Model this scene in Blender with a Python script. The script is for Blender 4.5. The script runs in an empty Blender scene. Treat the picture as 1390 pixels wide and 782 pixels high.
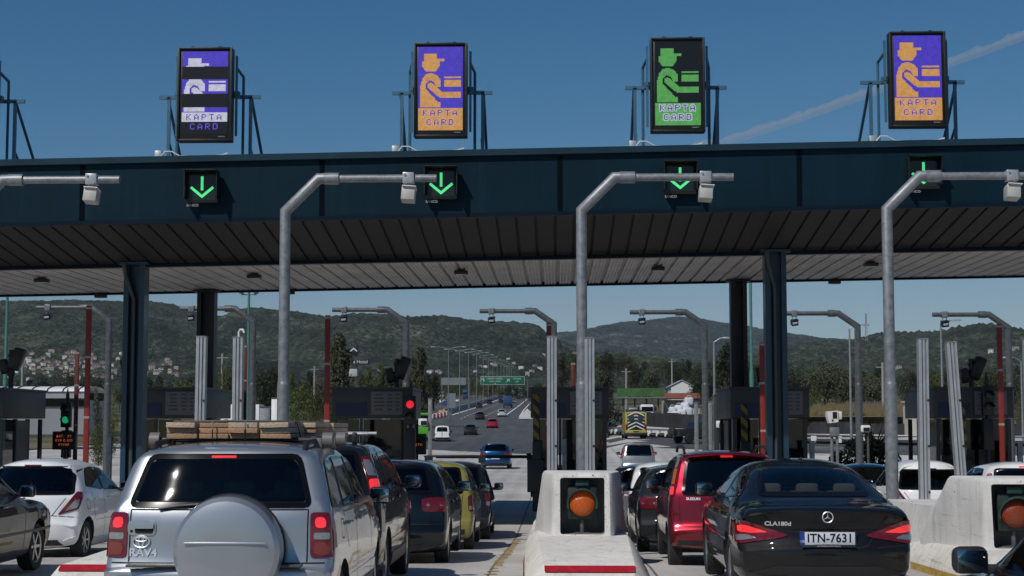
import bpy, bmesh, math, random
from math import radians as RAD, sin, cos, pi, sqrt, atan2
from mathutils import Vector as V, Matrix as M
from mathutils.bvhtree import BVHTree

random.seed(7)
scene = bpy.context.scene
col = scene.collection

# ---------------------------------------------------------------- camera
F_PX, IW, IH = 2200.0, 1390.0, 782.0
CAM_Z = 1.76
PITCH = math.atan((580 - 391) / F_PX)
YAW = math.atan(60 * cos(PITCH) / F_PX)
cam_d = bpy.data.cameras.new('camera')
cam_d.sensor_width = 36.0
cam_d.lens = F_PX / IW * 36.0
cam_d.clip_start = 0.1
cam_d.clip_end = 60000
cam = bpy.data.objects.new('camera', cam_d)
col.objects.link(cam)
cam.location = (0, 0, CAM_Z)
cam.rotation_euler = (RAD(90) + PITCH, 0, YAW)
scene.camera = cam

# ---------------------------------------------------------------- sky, sun, exposure
SUN_DIR = V((-0.52, -0.78, 1.0)).normalized()          # towards the sun
SUN_EL = math.asin(SUN_DIR.z)
SUN_ROT = atan2(SUN_DIR.x, SUN_DIR.y)
world = bpy.data.worlds.new('World')
scene.world = world
world.use_nodes = True
wn = world.node_tree
sky = wn.nodes.new('ShaderNodeTexSky')
sky.sky_type = 'NISHITA'
sky.sun_disc = False
sky.sun_elevation = SUN_EL
sky.sun_rotation = SUN_ROT
sky.altitude = 1200
sky.air_density = 1.0
sky.dust_density = 0.25
sky.ozone_density = 4.0
bg = wn.nodes['Background']
bg.inputs['Strength'].default_value = 0.055
# the sky's own colour, with the deeper zenith blue of a clear dry day
sep = wn.nodes.new('ShaderNodeSeparateColor'); comb = wn.nodes.new('ShaderNodeCombineColor')
wn.links.new(sky.outputs[0], sep.inputs[0])
SK = 0.0447
for ch, (a_, p_, cap) in enumerate(((4.15, 1.82, 1.10), (1.40, 1.15, 1.16), (1.058, .89, 1.25))):
    m0 = wn.nodes.new('ShaderNodeMath'); m0.operation = 'MULTIPLY'; m0.inputs[1].default_value = SK
    m1 = wn.nodes.new('ShaderNodeMath'); m1.operation = 'POWER'; m1.inputs[1].default_value = p_
    m2 = wn.nodes.new('ShaderNodeMath'); m2.operation = 'MULTIPLY'; m2.inputs[1].default_value = a_ / SK
    m3 = wn.nodes.new('ShaderNodeMath'); m3.operation = 'MULTIPLY'; m3.inputs[1].default_value = cap
    m4 = wn.nodes.new('ShaderNodeMath'); m4.operation = 'MINIMUM'
    wn.links.new(sep.outputs[ch], m0.inputs[0]); wn.links.new(m0.outputs[0], m1.inputs[0]); wn.links.new(m1.outputs[0], m2.inputs[0])
    wn.links.new(sep.outputs[ch], m3.inputs[0]); wn.links.new(m2.outputs[0], m4.inputs[0]); wn.links.new(m3.outputs[0], m4.inputs[1])
    wn.links.new(m4.outputs[0], comb.inputs[ch])
wn.links.new(comb.outputs[0], bg.inputs['Color'])
sun_d = bpy.data.lights.new('sun', 'SUN')
sun_d.energy = 3.6
sun_d.angle = RAD(0.53)
sun_d.color = (1.0, 0.955, 0.89)
sun = bpy.data.objects.new('sun', sun_d)
col.objects.link(sun)
sun.rotation_euler = (-SUN_DIR).to_track_quat('-Z', 'Y').to_euler()
sun.location = (0, 0, 60)
vs = scene.view_settings
vs.view_transform = 'Standard'
vs.look = 'None'
vs.gamma = 1
vs.exposure = -0.3
vs.use_curve_mapping = False
scene.render.engine = 'CYCLES'
cy = scene.cycles
cy.use_denoising = True
cy.max_bounces = 7
cy.diffuse_bounces = 3
cy.glossy_bounces = 3
cy.transmission_bounces = 4
cy.transparent_max_bounces = 14
cy.caustics_reflective = False
cy.caustics_refractive = False
cy.sample_clamp_indirect = 6

# ---------------------------------------------------------------- pixel -> world
def ray(px, py):
    fw = V((-sin(YAW) * cos(PITCH), cos(YAW) * cos(PITCH), sin(PITCH)))
    rt = V((cos(YAW), sin(YAW), 0))
    up = rt.cross(fw)
    return fw * F_PX + rt * (px - IW / 2) - up * (py - IH / 2)
def P(px, py, Y):
    r = ray(px, py)
    k = Y / r.y
    return V((r.x * k, Y, CAM_Z + r.z * k))
def PXs(Y):                       # pixels per metre at depth Y
    return F_PX * sqrt(1 + ((580 - 391) / F_PX) ** 2) / Y

def sstep(a, b, x):
    t = min(1, max(0, (x - a) / (b - a)))
    return t * t * (3 - 2 * t)
def lerp_tab(tab, x):
    if x <= tab[0][0]: return tab[0][1]
    for (a, b), (c, d) in zip(tab, tab[1:]):
        if x <= c: return b + (d - b) * (x - a) / (c - a)
    return tab[-1][1]
GT = [(-40, 0), (12, 0), (16, -.02), (22, -.1), (28, -.34), (34, -.54), (40, -.6), (105, -.6), (130, -.5), (155, -.25), (178, 0), (210, .7), (250, 1.65),
      (330, 4.15), (458, 7.4), (650, 12.7), (1466, 31), (3000, 60), (9000, 120)]
def G(x, y):
    z = lerp_tab(GT, y)
    if y > 95:
        z += 1.15 * sstep(95, 140, y) * sstep(1.0, 6.5, x) * (1 - .6 * sstep(160, 260, y) * (1 - sstep(6, 14, x)))
    return z

# ---------------------------------------------------------------- materials
MATS = {}
def nodes(m): return m.node_tree.nodes, m.node_tree.links
def mat(name, base=(.5, .5, .5), rough=.5, metal=0, coat=0, spec=.5, emit=None, estr=0, vary=0, vscale=8, bump=0, bscale=30, coords='Object', alpha=None, dirt=0):
    if name in MATS: return MATS[name]
    m = bpy.data.materials.new(name); m.use_nodes = True
    n, l = nodes(m)
    b = n['Principled BSDF']
    b.inputs['Base Color'].default_value = (*base, 1)
    b.inputs['Roughness'].default_value = rough
    b.inputs['Metallic'].default_value = metal
    b.inputs['Coat Weight'].default_value = coat
    b.inputs['Coat Roughness'].default_value = .04
    b.inputs['Specular IOR Level'].default_value = spec
    if emit:
        b.inputs['Emission Color'].default_value = (*emit, 1)
        b.inputs['Emission Strength'].default_value = estr
    if vary or bump:
        tc = n.new('ShaderNodeTexCoord')
    if vary:
        nz = n.new('ShaderNodeTexNoise'); nz.inputs['Scale'].default_value = vscale; nz.inputs['Detail'].default_value = 6; nz.inputs['Roughness'].default_value = .65
        l.new(tc.outputs[coords], nz.inputs['Vector'])
        mp = n.new('ShaderNodeMapRange'); mp.inputs['From Min'].default_value = .3; mp.inputs['From Max'].default_value = .7
        mp.inputs['To Min'].default_value = 1 - vary; mp.inputs['To Max'].default_value = 1 + vary
        l.new(nz.outputs['Fac'], mp.inputs['Value'])
        mx = n.new('ShaderNodeVectorMath'); mx.operation = 'SCALE'; mx.inputs[0].default_value = base
        l.new(mp.outputs[0], mx.inputs['Scale']); l.new(mx.outputs[0], b.inputs['Base Color'])
        mr = n.new('ShaderNodeMapRange'); mr.inputs['To Min'].default_value = max(0, rough - .12); mr.inputs['To Max'].default_value = min(1, rough + .12)
        l.new(nz.outputs['Fac'], mr.inputs['Value']); l.new(mr.outputs[0], b.inputs['Roughness'])
    if bump:
        nb = n.new('ShaderNodeTexNoise'); nb.inputs['Scale'].default_value = bscale; nb.inputs['Detail'].default_value = 5
        l.new(tc.outputs[coords], nb.inputs['Vector'])
        bp = n.new('ShaderNodeBump'); bp.inputs['Strength'].default_value = bump; bp.inputs['Distance'].default_value = .02
        l.new(nb.outputs['Fac'], bp.inputs['Height']); l.new(bp.outputs[0], b.inputs['Normal'])
    MATS[name] = m
    return m
def paint_mat(name, metal, rough, flake=0):
    if name in MATS: return MATS[name]
    m = bpy.data.materials.new(name); m.use_nodes = True
    n, l = nodes(m); b = n['Principled BSDF']
    oi = n.new('ShaderNodeObjectInfo')
    tc = n.new('ShaderNodeTexCoord')
    nz = n.new('ShaderNodeTexNoise'); nz.inputs['Scale'].default_value = 3.0; nz.inputs['Detail'].default_value = 5
    l.new(tc.outputs['Object'], nz.inputs['Vector'])
    # road dust: a light grey film, patchy and thicker on the sills
    sp = n.new('ShaderNodeSeparateXYZ'); l.new(tc.outputs['Object'], sp.inputs[0])
    dz = n.new('ShaderNodeMapRange'); dz.inputs['From Min'].default_value = .75; dz.inputs['From Max'].default_value = .2
    dz.inputs['To Min'].default_value = .005; dz.inputs['To Max'].default_value = .09
    l.new(sp.outputs['Z'], dz.inputs['Value'])
    mu = n.new('ShaderNodeMath'); mu.operation = 'MULTIPLY'; l.new(dz.outputs[0], mu.inputs[0]); l.new(nz.outputs['Fac'], mu.inputs[1])
    mx = n.new('ShaderNodeMix'); mx.data_type = 'RGBA'
    l.new(mu.outputs[0], mx.inputs['Factor']); l.new(oi.outputs['Color'], mx.inputs[6]); mx.inputs[7].default_value = (.22, .2, .17, 1)
    l.new(mx.outputs[2], b.inputs['Base Color'])
    b.inputs['Metallic'].default_value = metal
    b.inputs['Specular IOR Level'].default_value = .08
    mr = n.new('ShaderNodeMapRange'); mr.inputs['To Min'].default_value = rough - .06; mr.inputs['To Max'].default_value = rough + .1
    l.new(nz.outputs['Fac'], mr.inputs['Value']); l.new(mr.outputs[0], b.inputs['Roughness'])
    b.inputs['Coat Weight'].default_value = 1
    b.inputs['Coat Roughness'].default_value = .03
    b.inputs['Coat IOR'].default_value = 1.5 if metal else 1.38
    MATS[name] = m
    return m
def glass_mat(name, tint, refl=1.0):
    if name in MATS: return MATS[name]
    m = bpy.data.materials.new(name); m.use_nodes = True
    n, l = nodes(m); n.remove(n['Principled BSDF'])
    tr = n.new('ShaderNodeBsdfTransparent'); tr.inputs[0].default_value = (*tint, 1)
    gl = n.new('ShaderNodeBsdfGlossy'); gl.inputs['Roughness'].default_value = .025; gl.inputs[0].default_value = (refl, refl, refl, 1)
    fr = n.new('ShaderNodeFresnel'); fr.inputs['IOR'].default_value = 1.5
    mx = n.new('ShaderNodeMixShader')
    l.new(fr.outputs[0], mx.inputs[0]); l.new(tr.outputs[0], mx.inputs[1]); l.new(gl.outputs[0], mx.inputs[2])
    l.new(mx.outputs[0], n['Material Output'].inputs[0])
    MATS[name] = m
    return m

PAINT = paint_mat('car_paint', 0, .45)
PAINT_M = paint_mat('car_paint_metallic', .75, .34)
GLASS = glass_mat('tinted_glass', (.34, .37, .37))
GLASS_W = glass_mat('windscreen_glass', (.70, .74, .73))
GLASS_D = glass_mat('privacy_glass', (.045, .05, .05))
GLASS_C = glass_mat('lamp_glass', (.8, .8, .8))
FRIT = mat('black_glass_border', (.006, .006, .007), .15, spec=.2)
TRIM = mat('black_plastic', (.018, .018, .02), .5, vary=.25, vscale=20)
TRIM_G = mat('grey_plastic', (.07, .072, .075), .5, vary=.15, vscale=12)
SEAM = mat('panel_gap', (.004, .004, .004), .8)
RUBBER = mat('tyre_rubber', (.016, .016, .017), .8, vary=.3, vscale=25)
ALLOY = mat('alloy_rim', (.45, .46, .47), .35, metal=.9)
CHROME = mat('chrome', (.75, .76, .78), .09, metal=1)
MIRROR = mat('mirror_silver', (.42, .44, .46), .06, metal=1)
BADGE = mat('badge_chrome', (.80, .81, .83), .38, metal=.7)
INTER = mat('dark_interior', (.02, .02, .021), .8, vary=.2)
SEAT = mat('seat_fabric', (.11, .11, .115), .9, vary=.2, vscale=30)
SEAT_B = mat('beige_seat', (.16, .14, .12), .8)
def lampm(name, base, estr, rough=.15):
    return mat(name, base, rough, coat=1, emit=base, estr=estr, vary=.3, vscale=45)
RED_OFF = lampm('red_lens', (.13, .003, .006), .02)
RED_ON = lampm('red_lens_lit', (.12, .0025, .006), .2)
RED_HOT = lampm('brake_bulb', (.80, .030, .036), .85)
LENS_W = mat('clear_lens', (.32, .31, .32), .12, metal=.5, coat=1, vary=.3, vscale=60)
LENS_A = mat('amber_lens', (.45, .10, .01), .15, coat=1)
PLATE_W = mat('plate_white', (.62, .65, .7), .35, coat=.3)
PLATE_B = mat('plate_blue', (.01, .05, .3), .4)
BLACK_INK = mat('black_ink', (.006, .006, .008), .4)

# ---------------------------------------------------------------- mesh builder
class MB:
    def __init__(s): s.bm = bmesh.new()
    def _mark(s, faces, m):
        for f in faces: f.material_index = m
    def box(s, c, size, rot=None, m=0, bev=0, seg=2):
        mt = M.Translation(V(c))
        if rot is not None: mt = mt @ (rot.to_4x4() if not isinstance(rot, (tuple, list)) else __import__('mathutils').Euler(rot).to_matrix().to_4x4())
        mt = mt @ M.Diagonal((*size, 1))
        r = bmesh.ops.create_cube(s.bm, size=1, matrix=mt)
        vs_ = r['verts']
        fs = set(f for v in vs_ for f in v.link_faces)
        if bev:
            es = list(set(e for v in vs_ for e in v.link_edges))
            rr = bmesh.ops.bevel(s.bm, geom=es, offset=bev, offset_type='OFFSET', segments=seg, profile=.5, affect='EDGES', clamp_overlap=True)
            fs = set(f for f in fs if f.is_valid) | set(rr['faces'])
        s._mark(fs, m)
        return s
    def tube(s, pts, r, seg=10, m=0, cap=True, closed=False):
        pts = [V(p) for p in pts]
        rs = r if isinstance(r, (list, tuple)) else [r] * len(pts)
        rings = []
        up = None
        for i, p in enumerate(pts):
            if closed:
                d0 = (p - pts[i - 1]).normalized(); d1 = (pts[(i + 1) % len(pts)] - p).normalized()
            else:
                d0 = (p - pts[i - 1]).normalized() if i else (pts[1] - p).normalized()
                d1 = (pts[i + 1] - p).normalized() if i < len(pts) - 1 else d0
            t = (d0 + d1)
            if t.length < 1e-6: t = d0
            t.normalize()
            k = 1 / max(.5, t.dot(d0))
            if up is None:
                up = V((0, 0, 1)) if abs(t.z) < .9 else V((1, 0, 0))
            a = t.cross(up)
            if a.length < 1e-4: up = V((1, 0, 0)) if abs(t.x) < .9 else V((0, 1, 0)); a = t.cross(up)
            a.normalize(); b = a.cross(t).normalized()
            up = b
            mit = (d1 - d0)
            ring = []
            for j in range(seg):
                th = 2 * pi * j / seg
                o = (a * cos(th) + b * sin(th)) * rs[i]
                if mit.length > 1e-5:
                    mm = mit.normalized()
                    o += mm * o.dot(mm) * (k - 1)
                ring.append(s.bm.verts.new(p + o))
            rings.append(ring)
        fs = []
        n = len(rings)
        for i in range(n if closed else n - 1):
            A, B = rings[i], rings[(i + 1) % n]
            for j in range(seg):
                fs.append(s.bm.faces.new((A[j], A[(j + 1) % seg], B[(j + 1) % seg], B[j])))
        if cap and not closed:
            fs.append(s.bm.faces.new(list(reversed(rings[0])))); fs.append(s.bm.faces.new(rings[-1]))
        s._mark(fs, m)
        return s
    def cyl(s, p0, p1, r, r1=None, seg=16, m=0):
        return s.tube([p0, p1], [r, r if r1 is None else r1], seg, m)
    def lathe(s, prof, c=(0, 0, 0), axis='Z', seg=24, m=0, close=False, caps=True):
        c = V(c)
        rings = []
        for r, h in prof:
            ring = []
            for j in range(seg):
                th = 2 * pi * j / seg
                a, b = r * cos(th), r * sin(th)
                q = {'Z': V((a, b, h)), 'X': V((h, a, b)), 'Y': V((b, h, a))}[axis]
                ring.append(s.bm.verts.new(c + q))
            rings.append(ring)
        fs = []
        for A, B in zip(rings, rings[1:] + ([rings[0]] if close else [])):
            for j in range(seg):
                fs.append(s.bm.faces.new((A[j], A[(j + 1) % seg], B[(j + 1) % seg], B[j])))
        if not close and caps:
            if prof[0][0] > 1e-5: fs.append(s.bm.faces.new(list(reversed(rings[0]))))
            if prof[-1][0] > 1e-5: fs.append(s.bm.faces.new(rings[-1]))
        s._mark(fs, m)
        return s
    def prism(s, poly, lo, hi, axis='Y', m=0):
        # poly in the plane: axis Y -> (x,z); X -> (y,z); Z -> (x,y)
        def q(p, h): return {'Y': V((p[0], h, p[1])), 'X': V((h, p[0], p[1])), 'Z': V((p[0], p[1], h))}[axis]
        A = [s.bm.verts.new(q(p, lo)) for p in poly]; B = [s.bm.verts.new(q(p, hi)) for p in poly]
        n = len(poly)
        fs = [s.bm.faces.new((A[i], A[(i + 1) % n], B[(i + 1) % n], B[i])) for i in range(n)]
        fs.append(s.bm.faces.new(list(reversed(A)))); fs.append(s.bm.faces.new(B))
        s._mark(fs, m)
        return s
    def face(s, pts, m=0):
        f = s.bm.faces.new([s.bm.verts.new(V(p)) for p in pts]); f.material_index = m
        return s
    def hull(s, pts, m=0):
        vs_ = [s.bm.verts.new(V(p)) for p in pts]
        r = bmesh.ops.convex_hull(s.bm, input=vs_)
        s._mark([g for g in r['geom'] if isinstance(g, bmesh.types.BMFace)], m)
        bmesh.ops.delete(s.bm, geom=[v for v in vs_ if v.is_valid and not v.link_faces], context='VERTS')
        return s
    def grid(s, fn, nu, nv, m=0):
        vv = [[s.bm.verts.new(V(fn(i, j))) for j in range(nv)] for i in range(nu)]
        fs = [s.bm.faces.new((vv[i][j], vv[i + 1][j], vv[i + 1][j + 1], vv[i][j + 1])) for i in range(nu - 1) for j in range(nv - 1)]
        s._mark(fs, m)
        return s
    def add_mesh(s, me, mt, m=0):
        n0 = len(s.bm.faces)
        t = bmesh.new(); t.from_mesh(me); t.transform(mt)
        tmp = bpy.data.meshes.new('tmp'); t.to_mesh(tmp); t.free()
        s.bm.from_mesh(tmp); bpy.data.meshes.remove(tmp)
        s.bm.faces.ensure_lookup_table()
        for f in s.bm.faces[n0:]: f.material_index = m
        return s
    def build(s, name, mats, parent=None, smooth=35, recalc=True, loc=None):
        if recalc: bmesh.ops.recalc_face_normals(s.bm, faces=s.bm.faces[:])
        me = bpy.data.meshes.new(name)
        s.bm.to_mesh(me); s.bm.free()
        for m in (mats if isinstance(mats, (list, tuple)) else [mats]): me.materials.append(m)
        if smooth:
            me.polygons.foreach_set('use_smooth', [True] * len(me.polygons))
            me.set_sharp_from_angle(angle=RAD(smooth))
        return link(name, me, parent, loc)
def link(name, me, parent=None, loc=None):
    o = bpy.data.objects.new(name, me); col.objects.link(o)
    if parent is not None: o.parent = parent
    if loc is not None: o.location = loc
    return o
def tag(o, label=None, cat=None, group=None, kind=None):
    if label: o['label'] = label
    if cat: o['category'] = cat
    if group: o['group'] = group
    if kind: o['kind'] = kind
    return o
def thing(name, label, cat, loc=(0, 0, 0), rz=0, group=None):
    o = bpy.data.objects.new(name, None); col.objects.link(o)
    o.empty_display_size = .2
    o.location = loc; o.rotation_euler = (0, 0, rz)
    return tag(o, label, cat, group)
KIDS = {}
def children_of(o):
    return [c for c in col.objects if c.parent == o]
def copy_tree(o, loc=None, rz=None, label=None, kids=None):
    kids = kids if kids is not None else tree_index()
    r = o.copy(); col.objects.link(r)
    if loc is not None: r.location = loc
    if rz is not None: r.rotation_euler = (0, 0, rz)
    if label: r['label'] = label
    def rec(src, dst):
        for c in kids.get(src, ()):
            d = c.copy(); col.objects.link(d); d.parent = dst
            rec(c, d)
    rec(o, r)
    return r
def tree_index():
    k = {}
    for o in col.objects:
        if o.parent is not None: k.setdefault(o.parent, []).append(o)
    return k
_font_cache = {}
def text_mesh(body, size=1.0, extrude=.002, align='CENTER', spacing=1.0, bold=0):
    key = (body, size, extrude, align, spacing, bold)
    if key in _font_cache: return _font_cache[key]
    c = bpy.data.curves.new('lettering', 'FONT')
    c.body = body; c.size = size; c.extrude = extrude; c.align_x = align; c.align_y = 'CENTER'; c.space_character = spacing
    c.resolution_u = 3; c.offset = bold
    o = bpy.data.objects.new('lettering', c); col.objects.link(o)
    dg = bpy.context.evaluated_depsgraph_get()
    me = bpy.data.meshes.new_from_object(o.evaluated_get(dg))
    bpy.data.objects.remove(o); bpy.data.curves.remove(c)
    _font_cache[key] = me
    return me
FACE_CAM = M.Rotation(RAD(90), 4, 'X')     # text standing upright, read from -Y
def round_poly(pts, r, n=4):
    out = []
    N = len(pts)
    for i in range(N):
        p0, p, p1 = V(pts[i - 1]), V(pts[i]), V(pts[(i + 1) % N])
        rr = r[i] if isinstance(r, (list, tuple)) else r
        a = (p0 - p); b = (p1 - p)
        d = min(rr, a.length * .45, b.length * .45)
        a = p + a.normalized() * d; b = p + b.normalized() * d
        for k in range(n + 1):
            t = k / n
            out.append(tuple(a * (1 - t) ** 2 + p * 2 * t * (1 - t) + b * t * t))
    return out
def evaluated_mesh(o):
    dg = bpy.context.evaluated_depsgraph_get()
    return bpy.data.meshes.new_from_object(o.evaluated_get(dg))
def boolean_cut(o, cutters):
    """cut each cutter out of o; a solver that returns a broken shell is not accepted"""
    par = o.parent; o.parent = None
    def vol(me):
        b = bmesh.new(); b.from_mesh(me); v = abs(b.calc_volume(signed=True)); b.free(); return v
    v0 = vol(o.data)
    for mb in cutters:
        c = mb.build('cutter', [INTER, INTER, INTER], smooth=0)
        c.data.polygons.foreach_set('material_index', [2] * len(c.data.polygons))
        vc = vol(c.data)
        for solver, us, ht in (('EXACT', False, False), ('EXACT', True, True), ('FAST', False, False)):
            md = o.modifiers.new('cut', 'BOOLEAN'); md.operation = 'DIFFERENCE'; md.object = c; md.solver = solver
            md.material_mode = 'INDEX'
            if solver == 'EXACT': md.use_self = us; md.use_hole_tolerant = ht
            me = evaluated_mesh(o)
            o.modifiers.clear()
            v1 = vol(me)
            big = max((abs(v.co.x) for v in me.vertices), default=99) > max(abs(v.co.x) for v in o.data.vertices) + .002
            if not big and v1 < v0 * .999 and v1 > v0 - vc * 1.05 and v1 > v0 * .45:
                old = o.data; o.data = me; v0 = v1
                bpy.data.meshes.remove(old)
                break
            bpy.data.meshes.remove(me)
        else:
            print('cut skipped')
        d = c.data; bpy.data.objects.remove(c); bpy.data.meshes.remove(d)
    me = o.data
    me.polygons.foreach_set('use_smooth', [True] * len(me.polygons))
    me.set_sharp_from_angle(angle=RAD(32))
    o.parent = par
# ================================================================ vehicles
LENS_AR = mat('dark_amber_lens', (.20, .03, .008), .15, coat=1)
def crom(pts, step=.09):
    pts = [V((p[0], p[1])) for p in pts]
    n = len(pts); out = []
    for i in range(n):
        p0, p1, p2, p3 = pts[i - 1], pts[i], pts[(i + 1) % n], pts[(i + 2) % n]
        t0 = 0; t1 = t0 + max(1e-4, (p1 - p0).length) ** .5; t2 = t1 + max(1e-4, (p2 - p1).length) ** .5; t3 = t2 + max(1e-4, (p3 - p2).length) ** .5
        k = max(2, math.ceil((p2 - p1).length / step))
        for j in range(k):
            t = t1 + (t2 - t1) * j / k
            A1 = p0 * ((t1 - t) / (t1 - t0)) + p1 * ((t - t0) / (t1 - t0))
            A2 = p1 * ((t2 - t) / (t2 - t1)) + p2 * ((t - t1) / (t2 - t1))
            A3 = p2 * ((t3 - t) / (t3 - t2)) + p3 * ((t - t2) / (t3 - t2))
            B1 = A1 * ((t2 - t) / (t2 - t0)) + A2 * ((t - t0) / (t2 - t0))
            B2 = A2 * ((t3 - t) / (t3 - t1)) + A3 * ((t - t1) / (t3 - t1))
            out.append(B1 * ((t2 - t) / (t2 - t1)) + B2 * ((t - t1) / (t2 - t1)))
    return out

class Body:
    """body shell from a side profile, a cross-section table and plan taper"""
    def __init__(s, S):
        s.S = S
        loop = crom(S['prof'], S.get('step', .09))
        n = len(loop)
        zm, m0, m1 = S.get('zm', .62), .55, S['L'] - .6
        bm = bmesh.new()
        NR, EDGE, INN = 8, 4, 5
        rows = []
        nrms, cs = [], []
        for k, p in enumerate(loop):
            t = loop[(k + 1) % n] - loop[k - 1]
            t.normalize()
            nrm = V((t.y, -t.x))                       # inward for a clockwise (rear-up-front) loop
            ny, nz = -nrm.x, -nrm.y                    # outward
            up = p.y > S['belt'] + .05
            c = S['crown'][0] * max(0, -ny) ** 1.5 * (.8 if up else 1) + S['crown'][1] * max(0, ny) ** 1.5 + S['crown'][2] * max(0, nz) ** 2 * (1 if up else .8)
            if nz < -.5:
                e = min(p.x, S['L'] - p.x)
                c = max(.02, S['crown'][0 if p.x < S['L'] / 2 else 1] * (1 - e / .5)) if e < .5 else .02
            nrms.append(nrm); cs.append(c)
        for it in range(3):
            cs = [(cs[k - 1] + 2 * cs[k] + cs[(k + 1) % n]) / 4 for k in range(n)]
            nrms = [(nrms[k - 1] + 2 * nrms[k] + nrms[(k + 1) % n]).normalized() for k in range(n)]
        for k, p in enumerate(loop):
            nrm, c = nrms[k], cs[k]
            # the crown runs along the car on the ends, and straight down on roof and bonnet
            up = p.y > S['belt'] + .05
            E = p + nrm * c
            r = S.get('er', .05) + (.05 if up else 0)
            w = s.W(E.x, E.y)
            row = []
            for j in range(NR):
                u = j / (NR - 1)
                q = p + nrm * (c * u ** 2.6)
                row.append(V(((w - r) * u, q.x, q.y)))
            Mp = V((min(m1, max(m0, E.x)), zm + (.04 if E.y > zm else -.04)))
            dv = Mp - E; D = dv.length; dv.normalize()
            Rr = min(S.get('er_in', .09) + (.05 if up else 0), D * .5)
            ds = [Rr * (1 - cos(pi / 2 * (i + 1) / EDGE)) for i in range(EDGE)]
            ds += [Rr + (D - Rr) * (i + 1) / INN for i in range(INN)]
            for d in ds:
                q = E + dv * d
                a = 1 - min(1, d / Rr)
                x = (s.W(q.x, q.y) - r) + r * sqrt(max(0, 1 - a * a))
                row.append(V((x, q.x, q.y)))
            rows.append(row)
        NC = len(rows[0])
        # vertices: centre column shared
        cen = [bm.verts.new(r_[0]) for r_ in rows]
        R = [[cen[k]] + [bm.verts.new(q) for q in rows[k][1:]] for k in range(n)]
        Lf = [[cen[k]] + [bm.verts.new((-q.x, q.y, q.z)) for q in rows[k][1:]] for k in range(n)]
        for k in range(n):
            k2 = (k + 1) % n
            for j in range(NC - 1):
                bm.faces.new((R[k][j], R[k][j + 1], R[k2][j + 1], R[k2][j]))
                bm.faces.new((Lf[k][j], Lf[k2][j], Lf[k2][j + 1], Lf[k][j + 1]))
        f1 = bm.faces.new([R[k][-1] for k in range(n)])
        f2 = bm.faces.new([Lf[k][-1] for k in reversed(range(n))])
        bmesh.ops.triangulate(bm, faces=[f1, f2], quad_method='BEAUTY', ngon_method='BEAUTY')
        bmesh.ops.remove_doubles(bm, verts=bm.verts[:], dist=1e-5)
        bmesh.ops.recalc_face_normals(bm, faces=bm.faces[:])
        s.bm = bm
        s.bvh = BVHTree.FromBMesh(bm)
    def W(s, y, z):
        S = s.S
        w = lerp_s(S['wz'], z) * S['W'] / 2
        pr, lr, pf, lf = S['plan']
        if y < lr: w *= 1 - pr * ((lr - y) / lr) ** 2
        if y > S['L'] - lf: w *= 1 - pf * ((y - S['L'] + lf) / lf) ** 2
        g = S.get('gh', 0)
        if g and z > S['belt'] - .02:
            w *= 1 - g * sstep(S['belt'] - .02, S['belt'] + .25, z) * sstep(S['L'] * .5, S.get('ghy', .3), y)
        return w
    def mesh_object(s, parent, mats):
        me = bpy.data.meshes.new('body'); s.bm.to_mesh(me)
        for m in mats: me.materials.append(m)
        return link('body', me, parent)
    def hit(s, d, p):
        h = s.bvh.ray_cast(p - d * 6, d, 14)
        if h[0] is None:
            h = s.bvh.find_nearest(p - d * .3)
        return h[0], h[1]
    def patch(s, poly, d, step=.07, off=.004, thick=.012, ring=0, inset=0, org=(0, 0, 0), extra=None):
        """polygon (u,z) laid on the shell as seen along d; u runs to the right as seen from outside"""
        d = V(d).normalized(); u = d.cross(V((0, 0, 1))).normalized() if abs(d.z) < .9 else V((1, 0, 0))
        v = V((0, 0, 1)) if abs(d.z) < .9 else V((0, 1, 0))
        org = V(org)
        bm = bmesh.new()
        f = bm.faces.new([bm.verts.new((a, b, 0)) for a, b in poly])
        f.normal_update()
        if ring:
            rr = bmesh.ops.inset_individual(bm, faces=[f], thickness=ring, use_even_offset=True)
            for g in rr['faces']: g.material_index = 1
        if inset: pass
        us = [p[0] for p in poly]; zs = [p[1] for p in poly]
        for lo, hi, no in ((min(us), max(us), (1, 0, 0)), (min(zs), max(zs), (0, 1, 0))):
            n = max(1, math.ceil((hi - lo) / step))
            for i in range(1, n):
                c = lo + (hi - lo) * i / n
                bmesh.ops.bisect_plane(bm, geom=bm.verts[:] + bm.edges[:] + bm.faces[:], plane_co=V(no) * c, plane_no=no)
        for w in bm.verts:
            base = org + u * w.co.x + v * w.co.y
            p, nn = s.hit(d, base)
            k = max(.35, abs(nn.dot(d)))
            w.co = p - d * (off / k)
        if thick:
            be = [e for e in bm.edges if e.is_boundary]
            r = bmesh.ops.extrude_edge_only(bm, edges=be)
            for g in r['geom']:
                if isinstance(g, bmesh.types.BMVert): g.co += d * thick
            if ring:
                for g in r['geom']:
                    if isinstance(g, bmesh.types.BMFace): g.material_index = 1
        bmesh.ops.recalc_face_normals(bm, faces=bm.faces[:])
        # outward orientation
        tot = sum((f.normal.dot(d) * f.calc_area() for f in bm.faces), 0)
        if tot > 0: bmesh.ops.reverse_faces(bm, faces=bm.faces[:])
        return bm
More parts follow.
